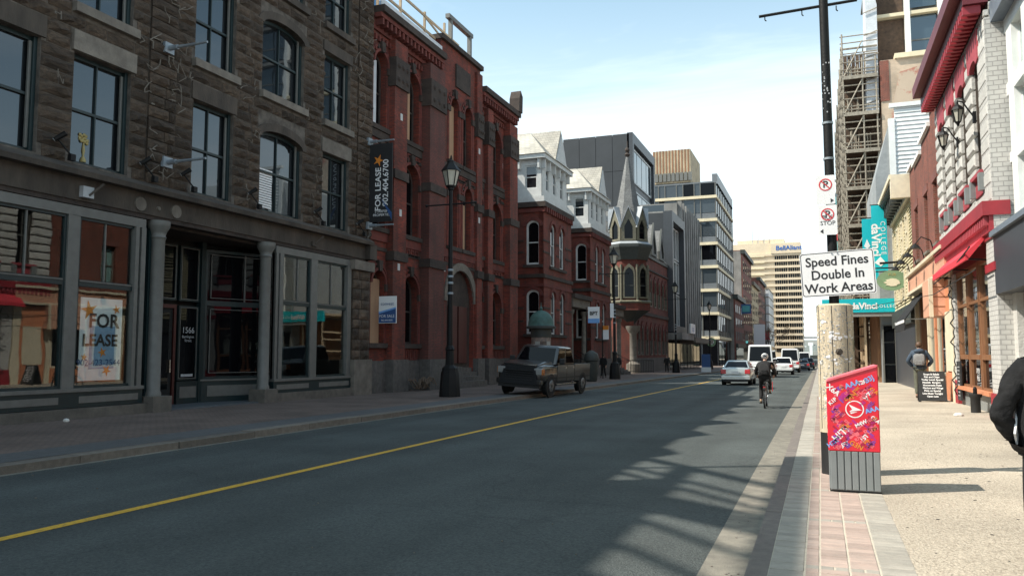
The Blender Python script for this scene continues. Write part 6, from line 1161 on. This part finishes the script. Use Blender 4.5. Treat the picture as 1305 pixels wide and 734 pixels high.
for x, y, s in [(3.2, 22.9, .12), (-16.6, 14.0, .1)]: one('litter_scrap', 'crumpled white paper litter on the pavement ' + ('below the pub' if x > 0 else 'below the left shopfront'), 'litter', B().ell((x, y, gr(x, y) + .03), s, s * .6, s * .5, 6, 5), 'paper')

# ---------------------------------------------------------------- vehicles
def ring_(y, w, zb, zt): return [(-w * .86, y, zb), (-w, y, zb + .16), (-w, y, (zb + zt) / 2), (-w * .985, y, zt - .12), (-w * .9, y, zt - .02), (-w * .5, y, zt + .015), (w * .5, y, zt + .015), (w * .9, y, zt - .02), (w * .985, y, zt - .12), (w, y, (zb + zt) / 2), (w, y, zb + .16), (w * .86, y, zb)]
def wheel(t, x, y, r, s, wd=.22):
    w_ = part('wheel', B().cyl((x - s * wd, y, r), (x + s * .02, y, r), r, r, 18), 'tyre', t, 40, local=True); part('rim', B().cyl((x, y, r), (x + s * .03, y, r), r * .66, r * .6, 12), 'rim', w_, local=True)
    part('hub', B().cyl((x, y, r), (x + s * .045, y, r), r * .2, r * .16, 8), 'black_plastic', w_, local=True)
    sp = B()
    for k in range(5): a = k * 2 * math.pi / 5; sp.bar((x + s * .034, y, r), (x + s * .034, y + r * .58 * math.cos(a), r + r * .58 * math.sin(a)), .012, .09)
    part('spokes', sp, 'rim', w_, local=True)
    part('wheel_arch', B(lambda u, d, z: (x + s * (d - .06), y + u, r + z)).ring([(1.24 * r * math.cos(a), 1.24 * r * math.sin(a)) for a in [math.pi * 2 * k / 20 for k in range(20)]], [(.99 * r * math.cos(a), .99 * r * math.sin(a)) for a in [math.pi * 2 * k / 20 for k in range(20)]], 0, .068), 'black_plastic', t, local=True)
def ghouse(t, y0, y1, z0, r0, r1, z1, w0, w1, paint, g='pane_dark', splits=1):
    m_ = lambda y, w, z: [(-w, y, z), (w, y, z)]
    b = B().add([(-w0, y0, z0), (w0, y0, z0), (w0, y1, z0), (-w0, y1, z0), (-w1, r0, z1 - .06), (w1, r0, z1 - .06), (w1, r1, z1 - .06), (-w1, r1, z1 - .06), (-w1 * .86, r0 + .12, z1), (w1 * .86, r0 + .12, z1), (w1 * .86, r1 - .12, z1), (-w1 * .86, r1 - .12, z1)], [(0, 1, 5, 4), (1, 2, 6, 5), (2, 3, 7, 6), (3, 0, 4, 7), (4, 5, 9, 8), (5, 6, 10, 9), (6, 7, 11, 10), (7, 4, 8, 11), (8, 9, 10, 11)])
    part('cabin', b, paint, t, 50, local=True, bevel=.03)
    def quad(name, P, e):       # P 4 corners, shrunk and offset outwards
        c = sum((Vector(p) for p in P), Vector()) / 4; n = (Vector(P[1]) - Vector(P[0])).cross(Vector(P[3]) - Vector(P[0])).normalized(); cc = Vector((0, (y0 + y1) / 2, z0 + .3))
        if n.dot(c - cc) < 0: n = -n
        q = [c + (Vector(p) - c) * e for p in P]; part(name, B().add([tuple(p + n * .012) for p in q] + [tuple(p - n * .01) for p in q], [(0, 1, 2, 3), (4, 7, 6, 5), (0, 4, 5, 1), (1, 5, 6, 2), (2, 6, 7, 3), (3, 7, 4, 0)]), g, t, local=True)
    quad('rear_window', [(-w0, y0, z0), (w0, y0, z0), (w1, r0, z1 - .06), (-w1, r0, z1 - .06)], .86); quad('windscreen', [(-w0, y1, z0), (w0, y1, z0), (w1, r1, z1 - .06), (-w1, r1, z1 - .06)], .88)
    for s in (-1, 1):
        for k in range(splits):
            f0, f1 = k / splits, (k + 1) / splits; yb = lambda f: y0 + (y1 - y0) * f; yt = lambda f: r0 + (r1 - r0) * f
            quad('side_window', [(s * w0, yb(f0), z0), (s * w0, yb(f1), z0), (s * w1, yt(f1), z1 - .06), (s * w1, yt(f0), z1 - .06)], .84)
def car(name, lab, cat, x, y, sts, gh, paint, wh, W, rot=0, detail=1, splits=2):
    t = thing(name, lab, cat, (x, y, gz(y) - .13), rot=(-.006, 0, rot))
    part('body', B().loft([ring_(*s) for s in sts]), paint, t, 45, local=True, bevel=.03); ghouse(t, *gh, paint, splits=splits); w2 = W / 2
    for yy in wh[1:]:
        for s in (-1, 1): wheel(t, s * (w2 - .02), yy, wh[0], s)
    zt = sts[1][3]; zb = sts[1][2]
    for s in (-1, 1): part('tail_light', B().box(min(s * (w2 - .03), s * (w2 - .34)), max(s * (w2 - .03), s * (w2 - .34)), -.02, .25, zt - .36, zt - .1), 'tail_red', t, local=True, bevel=.02); part('mirror', B().ell((s * (w2 + .08), gh[1] - .45, gh[2] + .08), .1, .07, .08, 8, 6), paint, t, 60, local=True)
    part('bumper', B().box(-w2 * .96, w2 * .96, -.06, .2, zb + .05, zb + .3), paint if detail else 'black_plastic', t, local=True, bevel=.04); part('bumper_lower', B().box(-w2 * .8, w2 * .8, -.03, .2, zb - .06, zb + .06), 'black_plastic', t, local=True); part('number_plate', B().box(-.22, .22, -.045, .0, zt - .36, zt - .2), 'white_print', t, local=True)
    part('boot_seam', B().box(-w2 * .7, w2 * .7, -.008, .05, zt - .44, zt - .425), 'black_plastic', t, local=True)
    return t
car('car', 'silver sedan seen from behind in the middle of the road', 'car', -4.75, 49.6, [(0, .76, .36, .98), (.1, .86, .28, 1.04), (.55, .885, .24, 1.06), (1.2, .885, .22, 1.0), (3.2, .885, .22, .98), (3.95, .86, .22, .88), (4.45, .74, .3, .7)], (.55, 3.35, 1.0, 1.25, 2.65, 1.48, .8, .6), 'silver_paint', (.32, .95, 3.6), 1.77)
car('white_bus', 'white minibus ahead of the silver sedan', 'minibus', -4.75, 71, [(0, 1.0, .5, 1.2), (.1, 1.05, .45, 1.3), (5.5, 1.05, .4, 1.3), (6, 1.0, .45, 1.1)], (.05, 5.9, 1.28, .15, 5.2, 2.75, 1.04, .92), 'car_white', (.38, 1.2, 4.8), 2.1, splits=4)
car('sport_utility_car', 'white sport utility car on the right side of the road beyond the cyclist', 'car', -3.4, 83, [(0, .84, .42, 1.0), (.1, .9, .36, 1.1), (3.6, .9, .32, 1.08), (4.4, .8, .4, .9)], (.1, 3.4, 1.06, .5, 2.6, 1.72, .86, .7), 'car_white', (.36, .9, 3.5), 1.82)
car('delivery_van', 'tall white delivery van ahead of the white sport utility car', 'van', -3.2, 96, [(0, .95, .5, 1.2), (.1, 1.0, .45, 1.3), (4.8, 1.0, .4, 1.2), (5.4, .9, .5, 1.0)], (.03, 4.9, 1.28, .1, 4.0, 2.7, .99, .86), 'car_white', (.36, 1.1, 4.3), 2.0, splits=3)
car('parked_car', 'dark blue car past the delivery van', 'car', -2.2, 113, [(0, .76, .36, .95), (.1, .86, .28, 1.0), (3.2, .88, .22, .98), (4.4, .74, .3, .7)], (.4, 3.3, .98, 1.1, 2.6, 1.5, .8, .62), 'car_blue', (.32, .95, 3.6), 1.76)
car('parked_car', 'black car parked beyond the dark blue car', 'car', -1.7, 126, [(0, .8, .4, 1.0), (.1, .88, .32, 1.06), (3.4, .9, .3, 1.02), (4.4, .78, .36, .8)], (.2, 3.3, 1.04, .7, 2.6, 1.68, .84, .68), 'car_dark', (.34, .95, 3.6), 1.8)
car('delivery_van', 'white van farthest along the street', 'van', -2.6, 150, [(0, .95, .5, 1.2), (.1, 1.0, .45, 1.3), (4.8, 1.0, .4, 1.2), (5.4, .9, .5, 1.0)], (.03, 4.9, 1.28, .1, 4.0, 2.7, .99, .86), 'car_white', (.36, 1.1, 4.3), 2.0, splits=3)
# pickup truck, nose to the camera, near wheels on the road and far wheels on the pavement
TK = thing('pickup_truck', 'dark bronze pickup truck parked half on the pavement with black bra over its grille', 'pickup truck', (-11.35, 30.3, -.055), rot=(0, rad(3.6), rad(-3.2)))
P_ = 'truck_paint'; S_ = lambda n, b, m, par=None, sm=0, bev=0: part(n, b, m, par or TK, sm, local=True, bevel=bev)
S_('body', B().loft([ring_(*s) for s in [(.0, .9, .48, 1.1), (.1, .97, .45, 1.2), (.6, 1.0, .45, 1.25), (1.5, 1.0, .45, 1.25), (3.75, 1.0, .45, 1.25)]]), P_, None, 45, .04)
S_('hood', B().loft([[(-.84, .06, 1.12), (.84, .06, 1.12), (.76, .1, 1.24), (-.76, .1, 1.24)], [(-.88, .7, 1.2), (.88, .7, 1.2), (.76, .7, 1.34), (-.76, .7, 1.34)], [(-.88, 1.5, 1.22), (.88, 1.5, 1.22), (.78, 1.5, 1.37), (-.78, 1.5, 1.37)]]), P_, None, 50, .03)
for s in (-1, 1):
    S_('bed_side', B().box(min(s * .9, s), max(s * .9, s), 3.78, 5.85, .5, 1.26), P_, bev=.03); bd = S_('door', B().box(min(s * .99, s * 1.012), max(s * .99, s * 1.012), 1.62, 2.72, .55, 1.22), P_, bev=.01)
    S_('door_handle', B().box(min(s * 1.01, s * 1.035), max(s * 1.01, s * 1.035), 2.5, 2.66, 1.08, 1.13), 'chrome', bd); b2 = S_('rear_door', B().box(min(s * .99, s * 1.012), max(s * .99, s * 1.012), 2.75, 3.66, .55, 1.22), P_, bev=.01); S_('door_handle', B().box(min(s * 1.01, s * 1.035), max(s * 1.01, s * 1.035), 3.45, 3.6, 1.08, 1.13), 'chrome', b2)
    S_('running_board', B().cyl((s * 1.0, 1.5, .42), (s * 1.0, 3.9, .42), .05, n=8), 'chrome'); S_('mirror', B().box(min(s * 1.02, s * 1.26), max(s * 1.02, s * 1.26), 1.72, 1.84, 1.26, 1.5), 'black_plastic', bev=.03)
    S_('headlight', B().box(min(s * .62, s * .97), max(s * .62, s * .97), -.03, .16, .84, 1.1), 'lamp_glass', bev=.03); S_('indicator', B().box(min(s * .88, s * .99), max(s * .88, s * .99), -.02, .28, .84, 1.08), 'amber', bev=.02)
    S_('body_trim', B().box(min(s * 1.01, s * 1.02), max(s * 1.01, s * 1.02), 1.3, 5.7, .68, .73), 'black_plastic')
    for yy in (.98, 4.85): wheel(TK, s * 1.0, yy, .39, s, .26)
S_('bed_floor', B().box(-.9, .9, 3.78, 5.8, .7, .76), 'black_plastic'); S_('bulkhead', B().box(-.9, .9, 3.74, 3.8, .5, 1.26), P_); S_('tailgate', B().box(-.9, .9, 5.8, 5.87, .55, 1.26), P_); S_('rear_bumper', B().box(-.95, .95, 5.85, 6.0, .5, .66), 'chrome')
S_('grille_bra', B().loft([[(-.84, -.125, .44), (.84, -.125, .44), (.66, .0, 1.2), (-.66, .0, 1.2)], [(-.84, .1, .44), (.84, .1, .44), (.66, .14, 1.25), (-.66, .14, 1.25)]]), 'cloth_black'); S_('hood_strip', B().box(-.72, .72, -.012, .1, 1.2, 1.25), 'chrome'); S_('front_bumper', B().box(-.98, .98, -.1, .2, .42, .64), P_, bev=.05); S_('air_dam', B().box(-.9, .9, -.05, .2, .3, .44), 'black_plastic')
ghouse(TK, 1.5, 3.75, 1.25, 2.15, 3.6, 2.0, .97, .82, P_, 'pane_dark', splits=2)
for z in range(5): S_('grille_bar', B().box(-.6, .6, -.1 + z * .0, -.05, .62 + z * .09, .64 + z * .09), 'black_plastic')
# ---------------------------------------------------------------- people
def skin(name, P, E, rd, m, par, sub=1, root_=0):
    keys = list(P); idx = {k: i for i, k in enumerate(keys)}
    me = bpy.data.meshes.new(name); me.from_pydata([P[k] for k in keys], [(idx[a], idx[b]) for a, b in E], [])
    o = bpy.data.objects.new(name, me); COL.objects.link(o); mo = o.modifiers.new('skin', 'SKIN'); mo.use_smooth_shade = True
    if not me.skin_vertices: return None
    for i, k in enumerate(keys):
        r = rd[k]; me.skin_vertices[0].data[i].radius = r if isinstance(r, tuple) else (r, r)
        me.skin_vertices[0].data[i].use_root = i == root_
    su = o.modifiers.new('sub', 'SUBSURF'); su.levels = sub; su.render_levels = sub
    dg = bpy.context.evaluated_depsgraph_get(); dg.update(); nm = bpy.data.meshes.new_from_object(o.evaluated_get(dg)); bpy.data.objects.remove(o); bpy.data.meshes.remove(me)
    nm.materials.clear(); nm.materials.append(M[m]); nm.polygons.foreach_set('use_smooth', [True] * len(nm.polygons)); return link(name, nm, par)
def human(name, lab, loc, rotz, pose, mats, s=1., bulk=1., bag=None, helmet=False, hood=False):
    t = thing(name, lab, 'person', loc, rot=(0, 0, rotz))
    J = dict(pelvis=(0, 0, .97), waist=(0, .0, 1.1), chest=(0, .01, 1.3), nb=(0, .0, 1.47), neck=(0, .015, 1.54), head=(0, .035, 1.63), top=(0, .025, 1.72), nose=(0, .13, 1.62))
    for q, sg in (('L', -1), ('R', 1)):
        J.update({'sh' + q: (sg * .185, -.01, 1.42), 'el' + q: (sg * .26, -.03, 1.15), 'wr' + q: (sg * .25, .06, .92), 'hip' + q: (sg * .095, 0, .92), 'kn' + q: (sg * .105, .02, .51), 'an' + q: (sg * .1, -.03, .09), 'toe' + q: (sg * .115, .14, .045)})
    J.update(pose)
    for q, sg in (('L', -1), ('R', 1)):
        w_, e_ = Vector(J['wr' + q]), Vector(J['el' + q]); d = (w_ - e_).normalized(); sd_ = d.cross(Vector((sg, .2, 0))).normalized(); J['pa' + q] = tuple(w_ + d * .07)
        for k in range(4): J['f%d%s' % (k, q)] = tuple(w_ + d * .11 + sd_ * (.012 * (k * 2 - 3)) * 1.1); J['g%d%s' % (k, q)] = tuple(w_ + d * (.165 + (.015 if k in (1, 2) else 0)) + sd_ * (.012 * (k * 2 - 3)) * 1.1 + Vector((-sg * .02, 0, 0)))
        J['th' + q] = tuple(w_ + d * .05 - sd_ * .05); J['tt' + q] = tuple(w_ + d * .1 - sd_ * .06)
    J = {k: tuple(c * s for c in v) for k, v in J.items()}
    E = [('pelvis', 'waist'), ('waist', 'chest'), ('chest', 'nb'), ('nb', 'neck'), ('neck', 'head'), ('head', 'top'), ('head', 'nose')]; rd = dict(pelvis=(.14, .1), waist=(.13, .1), chest=(.16, .11), nb=.075, neck=.055, head=(.078, .092), top=.055, nose=.014)
    for q in 'LR':
        E += [('chest', 'sh' + q), ('sh' + q, 'el' + q), ('el' + q, 'wr' + q), ('wr' + q, 'pa' + q), ('pelvis', 'hip' + q), ('hip' + q, 'kn' + q), ('kn' + q, 'an' + q), ('an' + q, 'toe' + q), ('wr' + q, 'th' + q), ('th' + q, 'tt' + q)]
        rd.update({'sh' + q: .062, 'el' + q: .043, 'wr' + q: .028, 'pa' + q: (.034, .02), 'hip' + q: .088, 'kn' + q: .057, 'an' + q: .038, 'toe' + q: .03, 'th' + q: .011, 'tt' + q: .009})
        for k in range(4): E += [('pa' + q, 'f%d%s' % (k, q)), ('f%d%s' % (k, q), 'g%d%s' % (k, q))]; rd['f%d%s' % (k, q)] = .009; rd['g%d%s' % (k, q)] = .008
    rd = {k: tuple(c * s for c in v) if isinstance(v, tuple) else v * s for k, v in rd.items()}
    skin('body', J, E, rd, 'skin', t)
    sub = lambda ks: {k: J[k] for k in ks}
    V = lambda a, b_, f: tuple(Vector(J[a]).lerp(Vector(J[b_]), f))
    gr_ = lambda r: r * s * bulk
    ks = ['waist', 'pelvis', 'chest', 'nb'] + [p + q for q in 'LR' for p in ('sh', 'el')]
    jp = sub(ks); jr = dict(waist=(gr_(.175), gr_(.14)), pelvis=(gr_(.185), gr_(.15)), chest=(gr_(.2), gr_(.15)), nb=gr_(.1)); je = [('waist', 'pelvis'), ('waist', 'chest'), ('chest', 'nb')]
    jp['hem'] = tuple(Vector(J['pelvis']) + Vector((0, 0, -.12 * s))); jr['hem'] = (gr_(.185), gr_(.15)); je.append(('pelvis', 'hem')); jp['col'] = tuple(Vector(J['nb']).lerp(Vector(J['neck']), .6)); jr['col'] = gr_(.085); je.append(('nb', 'col'))
    for q in 'LR': jr['sh' + q] = .09 * s; jr['el' + q] = .066 * s; jp['cu' + q] = V('el' + q, 'wr' + q, .95); jr['cu' + q] = .054 * s; jp['ma' + q] = V('sh' + q, 'el' + q, .5); jr['ma' + q] = .072 * s; je += [('chest', 'sh' + q), ('sh' + q, 'ma' + q), ('ma' + q, 'el' + q), ('el' + q, 'cu' + q)]
    skin('jacket', jp, je, jr, mats[0], t, 2 if s * bulk > 1.06 or bulk > 1.1 else 1)
    tp = sub(['pelvis'] + [p + q for q in 'LR' for p in ('hip', 'kn')]); tr_ = dict(pelvis=(.155 * s, .115 * s)); te = []
    for q in 'LR': tr_['hip' + q] = .102 * s; tr_['kn' + q] = .075 * s; tp['cf' + q] = V('kn' + q, 'an' + q, .93); tr_['cf' + q] = .06 * s; te += [('pelvis', 'hip' + q), ('hip' + q, 'kn' + q), ('kn' + q, 'cf' + q)]
    skin('trousers', tp, te, tr_, mats[1], t)
    for q in 'LR': skin('shoe', {'a': tuple(Vector(J['an' + q]) + Vector((0, -.03 * s, -.03 * s))), 'b': J['an' + q], 'c': J['toe' + q]}, [('a', 'b'), ('b', 'c')], {'a': .045 * s, 'b': .05 * s, 'c': .042 * s}, mats[2], t)
    h = Vector(J['head'])
    for sg in (-1, 1): part('ear', B().ell((h.x + sg * .082 * s, h.y - .01, h.z), .014 * s, .025 * s, .034 * s, 6, 5), 'skin', t, 60, local=True); part('eye', B().ell((h.x + sg * .032 * s, h.y + .083 * s, h.z + .018 * s), .012 * s, .01 * s, .009 * s, 6, 5), 'white_print', t, 60, local=True)
    part('mouth', B().ell((h.x, h.y + .083 * s, h.z - .06 * s), .025 * s, .008 * s, .007 * s, 6, 5), 'red_pale', t, 60, local=True)
    if helmet:
        part('helmet', B().ell((h.x, h.y - .01, h.z + .055 * s), .115 * s, .145 * s, .105 * s, 14, 8), 'helmet_white', t, 60, local=True)
        for k in range(3): part('vent', B().box(h.x - .062 + k * .05, h.x - .04 + k * .05, h.y - .165, h.y - .05, h.z + .03, h.z + .12), 'black_plastic', t, local=True)
    else: part('hair', B().ell((h.x, h.y - .022 * s, h.z + .03 * s), .095 * s, .105 * s, .1 * s, 12, 8), mats[3], t, 60, local=True)
    if hood: part('hood', B().ell((J['nb'][0], J['nb'][1] - .1 * s, J['nb'][2] + .0), .15 * s, .1 * s, .08 * s, 12, 8), mats[0], t, 60, local=True)
    return t, J
yc = 27.0; zc = gz(yc) - .13
bk = thing('bicycle', 'dark bicycle under the cyclist seen from behind', 'bicycle', (-1.72, yc + .4, zc))
def bwheel(y):
    b = B(lambda u, d, z: (d, y + u, .345 + z)); n = 26; c_ = lambda r: [(r * math.cos(2 * math.pi * k / n), r * math.sin(2 * math.pi * k / n)) for k in range(n)]
    w_ = part('wheel', b.ring(c_(.345), c_(.31), -.022, .022), 'tyre', bk, local=True); part('rim', B(b.T).ring(c_(.312), c_(.295), -.012, .012), 'rim', w_, local=True); sp = B()
    for k in range(12): a = k * math.pi / 6; sp.bar((0, y, .345), (0, y + .3 * math.cos(a), .345 + .3 * math.sin(a)), .004, .004)
    part('spokes', sp, 'galv', w_, local=True)
bwheel(-.05); bwheel(1.0)
fb = B()
for a, b_ in [((0, .42, .3), (0, .26, .88)), ((0, .42, .3), (0, .86, .8)), ((0, .28, .8), (0, .86, .86)), ((.04, -.05, .345), (.0, .42, .3)), ((.04, -.05, .345), (0, .28, .8)), ((-.04, -.05, .345), (0, .28, .8)), ((-.04, -.05, .345), (0, .42, .3)), ((0, .86, .8), (.05, 1.0, .345)), ((0, .86, .8), (-.05, 1.0, .345)), ((0, .84, .98), (0, .88, .76))]: fb.cyl(a, b_, .018, n=6)
part('frame', fb, 'car_dark', bk, local=True); part('handlebar', B().tube([(-.3, .82, 1.0), (-.1, .86, 1.02), (.1, .86, 1.02), (.3, .82, 1.0)], .016), 'black_plastic', bk, local=True); part('saddle', B().ell((0, .22, .92), .08, .14, .035, 10, 6), 'black_plastic', bk, 60, local=True)
for s_, pt in ((-1, (-.14, .36, .14)), (1, (.14, .5, .46))): part('pedal', B().box(pt[0] - .05, pt[0] + .05, pt[1] - .04, pt[1] + .04, pt[2] - .015, pt[2] + .015), 'black_plastic', bk, local=True); part('crank', B().bar((s_ * .06, .42, .3), (s_ * .09, pt[1], pt[2]), .02, .025), 'galv', bk, local=True)
part('reflector', B().box(-.03, .03, -.14, -.11, .62, .7), 'tail_red', bk, local=True); part('rear_rack', B().box(-.06, .06, -.12, .2, .72, .74), 'black_plastic', bk, local=True); part('flag_light', B().box(.24, .26, .0, .02, .55, .86), 'tail_red', bk, local=True); part('mudguard', B().box(-.03, .03, -.36, -.1, .6, .64), 'black_plastic', bk, local=True)
cy_, J = human('person', 'cyclist in black clothes with patterned white helmet riding away', (-1.72, yc + .4, zc), 0, dict(pelvis=(0, .2, 1.0), waist=(0, .26, 1.13), chest=(0, .4, 1.32), nb=(0, .5, 1.46), neck=(0, .55, 1.53), head=(0, .6, 1.62), top=(0, .59, 1.71), nose=(0, .7, 1.6), shL=(-.19, .44, 1.4), shR=(.19, .44, 1.4), elL=(-.3, .56, 1.18), elR=(.3, .56, 1.18), wrL=(-.27, .76, 1.05), wrR=(.27, .76, 1.05), hipL=(-.1, .22, .97), hipR=(.1, .22, .97), knL=(-.13, .5, .6), knR=(.13, .62, .86), anL=(-.14, .36, .22), anR=(.14, .48, .53), toeL=(-.14, .5, .15), toeR=(.14, .62, .48)), ('cloth_black', 'cloth_black', 'shoe_tan', 'hair_brown'), helmet=True, bulk=1.1)
t = thing('backpack', 'black backpack worn by the cyclist', 'backpack', (-1.72, yc + .4, zc)); part('bag', B().loft([[(-.14, .06, 1.02), (.14, .06, 1.02), (.14, .2, 1.02), (-.14, .2, 1.02)], [(-.17, .03, 1.15), (.17, .03, 1.15), (.17, .24, 1.15), (-.17, .24, 1.15)], [(-.15, .12, 1.38), (.15, .12, 1.38), (.15, .32, 1.38), (-.15, .32, 1.38)], [(-.09, .22, 1.47), (.09, .22, 1.47), (.09, .36, 1.47), (-.09, .36, 1.47)]]), 'cloth_black', t, 60, local=True, bevel=.02); part('pocket', B().box(-.1, .1, .005, .06, 1.08, 1.24), 'cloth_black', t, local=True, bevel=.02)
mx_, my_ = 3.3, 31.9; mz = gr(mx_, my_)
mn, J = human('person', 'man in navy jacket with grey backpack standing at the shop door', (mx_, my_, mz), -.15, dict(elL=(-.33, -.02, 1.16), wrL=(-.2, .14, .98), elR=(.34, .02, 1.16), wrR=(.22, .18, 1.0), anL=(-.1, -.03, .09), knR=(.12, .08, .5)), ('cloth_navy', 'cloth_olive', 'hair_brown', 'hair_brown'), s=1.15, bulk=1.12, hood=True)
t = thing('backpack', 'grey backpack on the man in the navy jacket', 'backpack', (mx_, my_, mz), rot=(0, 0, -.15)); part('bag', B().loft([[(-.15, -.36, 1.19), (.15, -.36, 1.19), (.15, -.15, 1.19), (-.15, -.15, 1.19)], [(-.19, -.39, 1.3), (.19, -.39, 1.3), (.19, -.14, 1.3), (-.19, -.14, 1.3)], [(-.17, -.33, 1.56), (.17, -.33, 1.56), (.17, -.14, 1.56), (-.17, -.14, 1.56)], [(-.09, -.24, 1.6), (.09, -.24, 1.6), (.09, -.13, 1.6), (-.09, -.13, 1.6)]]), 'cloth_grey', t, 60, local=True, bevel=.03); part('pocket', B().box(-.12, .12, -.4, -.34, 1.2, 1.36), 'cloth_grey', t, local=True, bevel=.02); part('strap', B().tube([(0, -.26, 1.56), (0, -.28, 1.66), (.0, -.2, 1.66)], .015), 'black_plastic', t, local=True)
wk, J = human('person', 'pedestrian in black padded jacket cut off by the right edge', (1.375, 6.0, gr(1.43, 6)), .0, dict(elL=(-.3, -.05, 1.13), wrL=(-.17, .1, .97), elR=(.3, -.1, 1.16), wrR=(.26, .1, .98), anL=(-.1, -.12, .1), knL=(-.12, .0, .5), toeL=(-.11, .04, .05), anR=(.1, .22, .09), knR=(.11, .18, .5), toeR=(.11, .38, .06)), ('cloth_charcoal', 'cloth_black', 'black_plastic', 'hair_brown'), s=1.04, bulk=1.28)
tx = bpy.data.textures.new('folds', 'CLOUDS'); tx.noise_scale = .11
for ch in wk.children:
    if ch.name.startswith('jacket'): sm_ = ch.modifiers.new('sub', 'SUBSURF'); sm_.levels = sm_.render_levels = 1; dm = ch.modifiers.new('folds', 'DISPLACE'); dm.texture = tx; dm.strength = .045; dm.mid_level = .5
one('folded_paper', 'folded white paper held under the arm of the pedestrian at the right edge', 'paper', B().bar((1.14, 5.92, 1.06), (1.2, 6.1, 1.24), .012, .1), 'white_print')
for k, (x, y, m2, lab, ph) in enumerate([(-14.3, 59.5, 'cloth_black', 'dark dressed pedestrian walking right of the second lamp post', .2), (-14.9, 57.6, 'cloth_black', 'dark dressed pedestrian walking left of the second lamp post', -.2), (-14.4, 81, 'cloth_black', 'dark dressed pedestrian standing by the third lamp post', .0)]):
    human('person', lab, (x, y, gz(y)), math.pi + ph, dict(anL=(-.1, -.2, .12), knL=(-.1, -.02, .5), toeL=(-.11, -.05, .06), anR=(.1, .2, .09), toeR=(.11, .36, .06)), (m2, 'cloth_black', 'black_plastic', 'hair_brown'), bulk=1.08)
